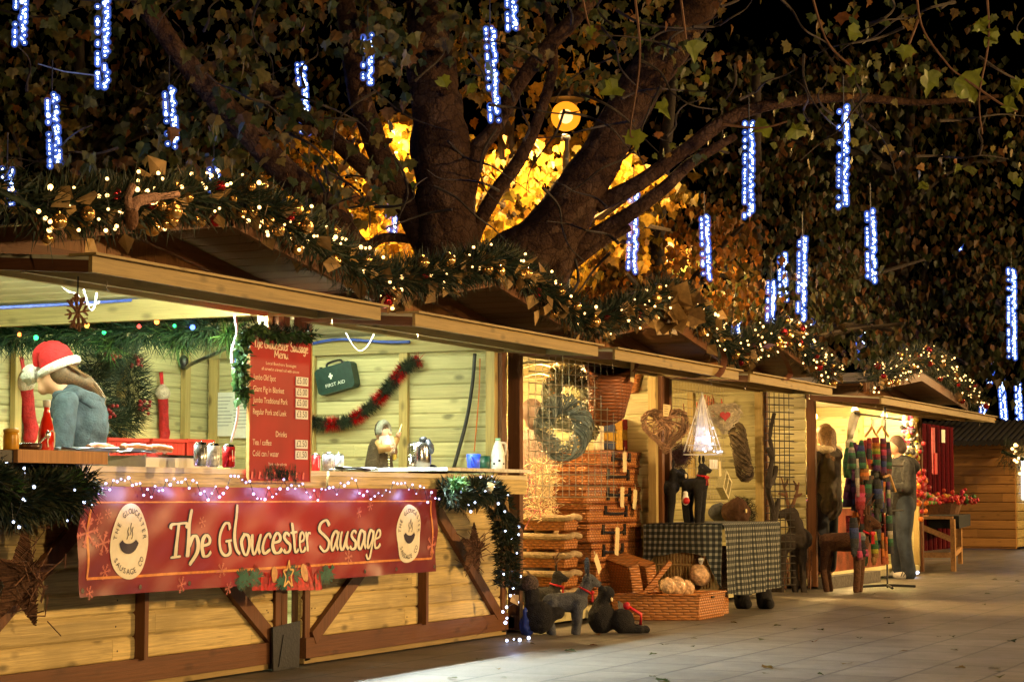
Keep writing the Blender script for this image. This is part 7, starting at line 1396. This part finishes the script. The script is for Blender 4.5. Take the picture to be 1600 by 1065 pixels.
# foreground twigs with large leaves, part of a nearer tree's branch
fb = thing('hanging_branch', 'thin leafy plane branch hanging into view close to the camera', 'branch', D(1450, -40, 8)); b = MB(); l_ = MB()
for p_ in ([(1060, -30), (1068, 30), (1072, 62)], [(1260, -40), (1290, 60), (1330, 105), (1328, 110)], [(1430, -40), (1440, 40), (1480, 100), (1500, 118)], [(1540, -30), (1545, 60), (1530, 150), (1535, 210)], [(1435, 30), (1420, 70)], [(1500, 118), (1560, 160), (1590, 175)], [(905, -30), (915, 20), (922, 45)], [(990, -20), (1000, 90), (985, 200), (990, 215)], [(1130, 195), (1190, 200), (1230, 190)]): b = MB(); limb(b, [(x, y, 8.2) for x, y in p_], [.006, .005, .004, .003][:len(p_)] + [.003] * max(0, len(p_) - 4), 5, j=0); b.build('twig', M['twig'], fb)
for i, (x, y, sz, ang_) in enumerate(((1080, 80, 38, .3), (1415, 84, 34, -.3), (1450, 130, 44, .2), (1500, 145, 58, .5), (1328, 112, 20, 0), (1325, 62, 30, 1.3), (1560, 60, 30, -1.2), (1540, 70, 26, 1.2), (1525, 45, 30, 1.0), (1590, 60, 24, 0), (1575, 212, 18, 0), (1565, 178, 36, 1.2), (1597, 135, 30, -.4), (1440, 292, 20, .6), (1494, 264, 18, 0), (1200, 208, 38, -1.2), (1235, 212, 36, 1.1), (922, 50, 20, 0), (990, 220, 36, .2), (1025, 182, 34, 1.4), (968, 152, 40, -1.2), (1590, 285, 18, .3), (1100, 125, 18, .5), (690, 130, 26, .3), (735, 140, 22, -.3))):
    q = D(x, y - sz * .4, 8.2); dn = (UPC * -math.cos(ang_) + RIGHT * math.sin(ang_)) + rv(.2); l_ = MB(); leaf(l_, q, sz * .86 / F * 8.2, dn, (-FWD + rv(.6)), curl=.9); l_.build('leaf', M['leaf_fg'], fb)

# ------------------------------------------------------------------ street lamps
t = NT('amber_halo'); e_ = t.new('Emission', i_Strength=1.9); e_.inputs[0].default_value = (1, .30, .012, 1); tr = t.new('BsdfTransparent'); mx = t.new('MixShader', i_0=.62); t.l(tr.outputs[0], mx.inputs[1]); t.l(e_.outputs[0], mx.inputs[2]); t.l(mx.outputs[0], t.out.inputs[0]); t.m.cycles.emission_sampling = 'NONE'; amber_halo_m = t.m  # see-through emissive shell that paints the orange flare round a street lamp
def streetlamp(px, py, d_, label, power, hd=.17, bulb=6.5, sample=True, colr=SODIUM):
    q = D(px, py, d_); s = thing('street_lamp', label, 'street lamp', (q.x, q.y, 0), 'street lamps among the trees'); z = q.z
    b = MB(); b.lathe((q.x, q.y, 0), [(.12, 0), (.12, .5), (.075, .6), (.055, z * .6), (.045, z - .32), (.07, z - .30), (.05, z - .24)], 14); b.build('post', M['black'], s, smooth=True)
    b = MB()
    b.lathe((q.x, q.y, z + .22), [(.25, 0), (.2, .06), (.08, .16), (.02, .24)], 14); b.build('lantern', M['black'], s)
    b = MB(); b.ball(q, hd * .62, 16, 10); b.build('bulb', emit('sodium_bulb_%d' % int(bulb), (1, .62, .2), bulb, False), s, smooth=True)
    b = MB(); b.ball(q, hd * 1.3, 20, 12); b.build('lamp_halo', amber_halo_m, s, smooth=True)
    if power: lamp('street_lamp_light', q, power, colr, hd * 1.8, 'SPOT', (q.x - .2, q.y - .4, q.z - 3), 158, .45)
    return s
streetlamp(884, 182, 26, 'sodium street lamp glowing orange behind the plane tree limb', 7600, .15)
streetlamp(619, 210, 27.2, 'sodium street lamp mostly hidden behind the plane tree trunk', 8500, .12)
streetlamp(492, 302, 27.4, 'added sodium lamp hidden behind the long slanting limb of the plane tree', 6500, .09)  # unseen lamp, added to widen the yellow glow on the leaves
streetlamp(1046, 385, 34, 'added sodium lamp hidden behind the trunk of the orange leafed tree', 5200, .12)  # unseen lamp, added to light the orange leaves
streetlamp(1551, 664, 62, 'small far street lamp above the timber cabin roof', 120, .16, 9.0)

# ------------------------------------------------------------------ icicle light tubes in the trees
t = NT('blue_led_halo'); e_ = t.new('Emission', i_Strength=1.5); e_.inputs[0].default_value = (.10, .22, 1, 1); tr = t.new('BsdfTransparent'); mx = t.new('MixShader', i_0=.13); t.l(tr.outputs[0], mx.inputs[1]); t.l(e_.outputs[0], mx.inputs[2]); t.l(mx.outputs[0], t.out.inputs[0]); t.m.cycles.emission_sampling = 'NONE'; halo_m = t.m  # faint emissive spheres that paint a blue glow round each LED
tubes_ = [(30, -10, 72, 17, 'short icicle light at the very top of the near tree'), (162, -30, 140, 16, 'longest bright blue icicle light above the first garland'), (84, 148, 262, 17, 'icicle light hanging lower beside the longest one'), (265, 138, 228, 18, 'short icicle light next to the slanting limb'), (11, 262, 320, 17, 'icicle light low at the edge over the first garland'), (336, 252, 308, 19, 'small icicle light just above the gold baubles'),
 (472, 100, 210, 22, 'faint curved icicle light beside the yellow lit leaves'), (577, 55, 132, 19.5, 'icicle light on the limb beside the trunk'), (768, 42, 190, 19.5, 'icicle light between the trunk and the lamp'), (800, -20, 48, 19.5, 'icicle light cut by the top above the lamp'), (611, 316, 364, 23, 'little icicle light in the fork of the trunk'), (542, 335, 368, 23, 'tiny icicle light under the long slanting limb'),
 (989, 302, 425, 22, 'icicle light below the great limb beyond the lamp'), (1101, 338, 436, 24, 'sparse icicle light in the orange leaves'), (1172, 190, 340, 20, 'bright icicle light hanging from the far horizontal limb'), (1255, 370, 500, 24, 'icicle light over the gift stall roof'), (1320, 165, 324, 19.5, 'longest icicle light on the dark far side'), (1362, 328, 440, 22, 'icicle light low beside the longest far one'), (1206, 440, 505, 26, 'glowing icicle cluster above the gift stall garland'), (1580, 420, 560, 36, 'distant icicle light high over the far cabin'), (1537, 632, 662, 55, 'tiny distant icicle light above the cabin roof'), (1592, 600, 664, 50, 'tiny distant icicle light at the picture edge'), (1566, 590, 655, 52, 'tiny distant icicle light between two others over the cabin'), (1428, 540, 560, 40, 'tiny icicle light among the dark far leaves'), (1155, 505, 535, 34, 'scrap of icicle light low over the gift stall garland'), (1222, 395, 470, 34, 'faint far icicle light between two nearer ones over the gift stall'), (1345, 520, 560, 38, 'faint scrap of icicle light over the knitwear roof'), (1270, 500, 560, 36, 'faint icicle light trailing below the one over the gift stall roof'), (1500, 380, 400, 42, 'tiny far icicle light high in the dark tree'), (1548, 560, 600, 48, 'far icicle light just over the others by the cabin')]
for (px, y0, y1, d_, lab) in tubes_:
    a, e = D(px + random.uniform(-3, 3), y0, d_), D(px + random.uniform(-5, 5), y1, d_); s = thing('icicle_light', lab, 'light tube', a, 'blue icicle lights hanging in the trees'); L = (a - e).length
    b = MB(); c_ = MB(); big = MB(); w_ = .034 if d_ < 30 else .05; n = int(L * 84); 
    for k in range(n):
        t_ = (k + random.random()) / n; r = w_ * 1.2; ang_ = random.choice((0, 2.1, 4.2, 5.3)) + random.uniform(-.25, .25); p = a.lerp(e, t_) + Vector((math.cos(ang_), math.sin(ang_), 0)) * r
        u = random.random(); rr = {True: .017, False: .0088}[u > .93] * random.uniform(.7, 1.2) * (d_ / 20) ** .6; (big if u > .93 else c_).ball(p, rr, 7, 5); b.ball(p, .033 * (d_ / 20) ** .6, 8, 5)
    cb = MB(); cb.mat(halo_m).add(b.v, b.f); cb.mat(M['black']).tube([a + Z_ * .3] + [a.lerp(e, k / 12) for k in range(13)], .006, 5); cb.build('halo_strip', None, s)  # painted glow spheres together with the real cable
    cb = MB(); cb.mat(M['led_bc']).add(c_.v, c_.f).add(big.v, big.f); cb.build('led_strip', M['led_bc'], s)
    if L > .3: lamp('icicle_glow', a.lerp(e, .5) + (CAM - a).normalized() * .22, 9 * L, (.18, .3, 1.0), .12)
b = MB(); b.tube([D(60, 100, 17.5), D(100, 112, 17.3), D(150, 118, 17)], .006, 5); tag(b.build('light_cable', M['wire']), 'pale cable leading to the longest blue icicle light', 'cable')
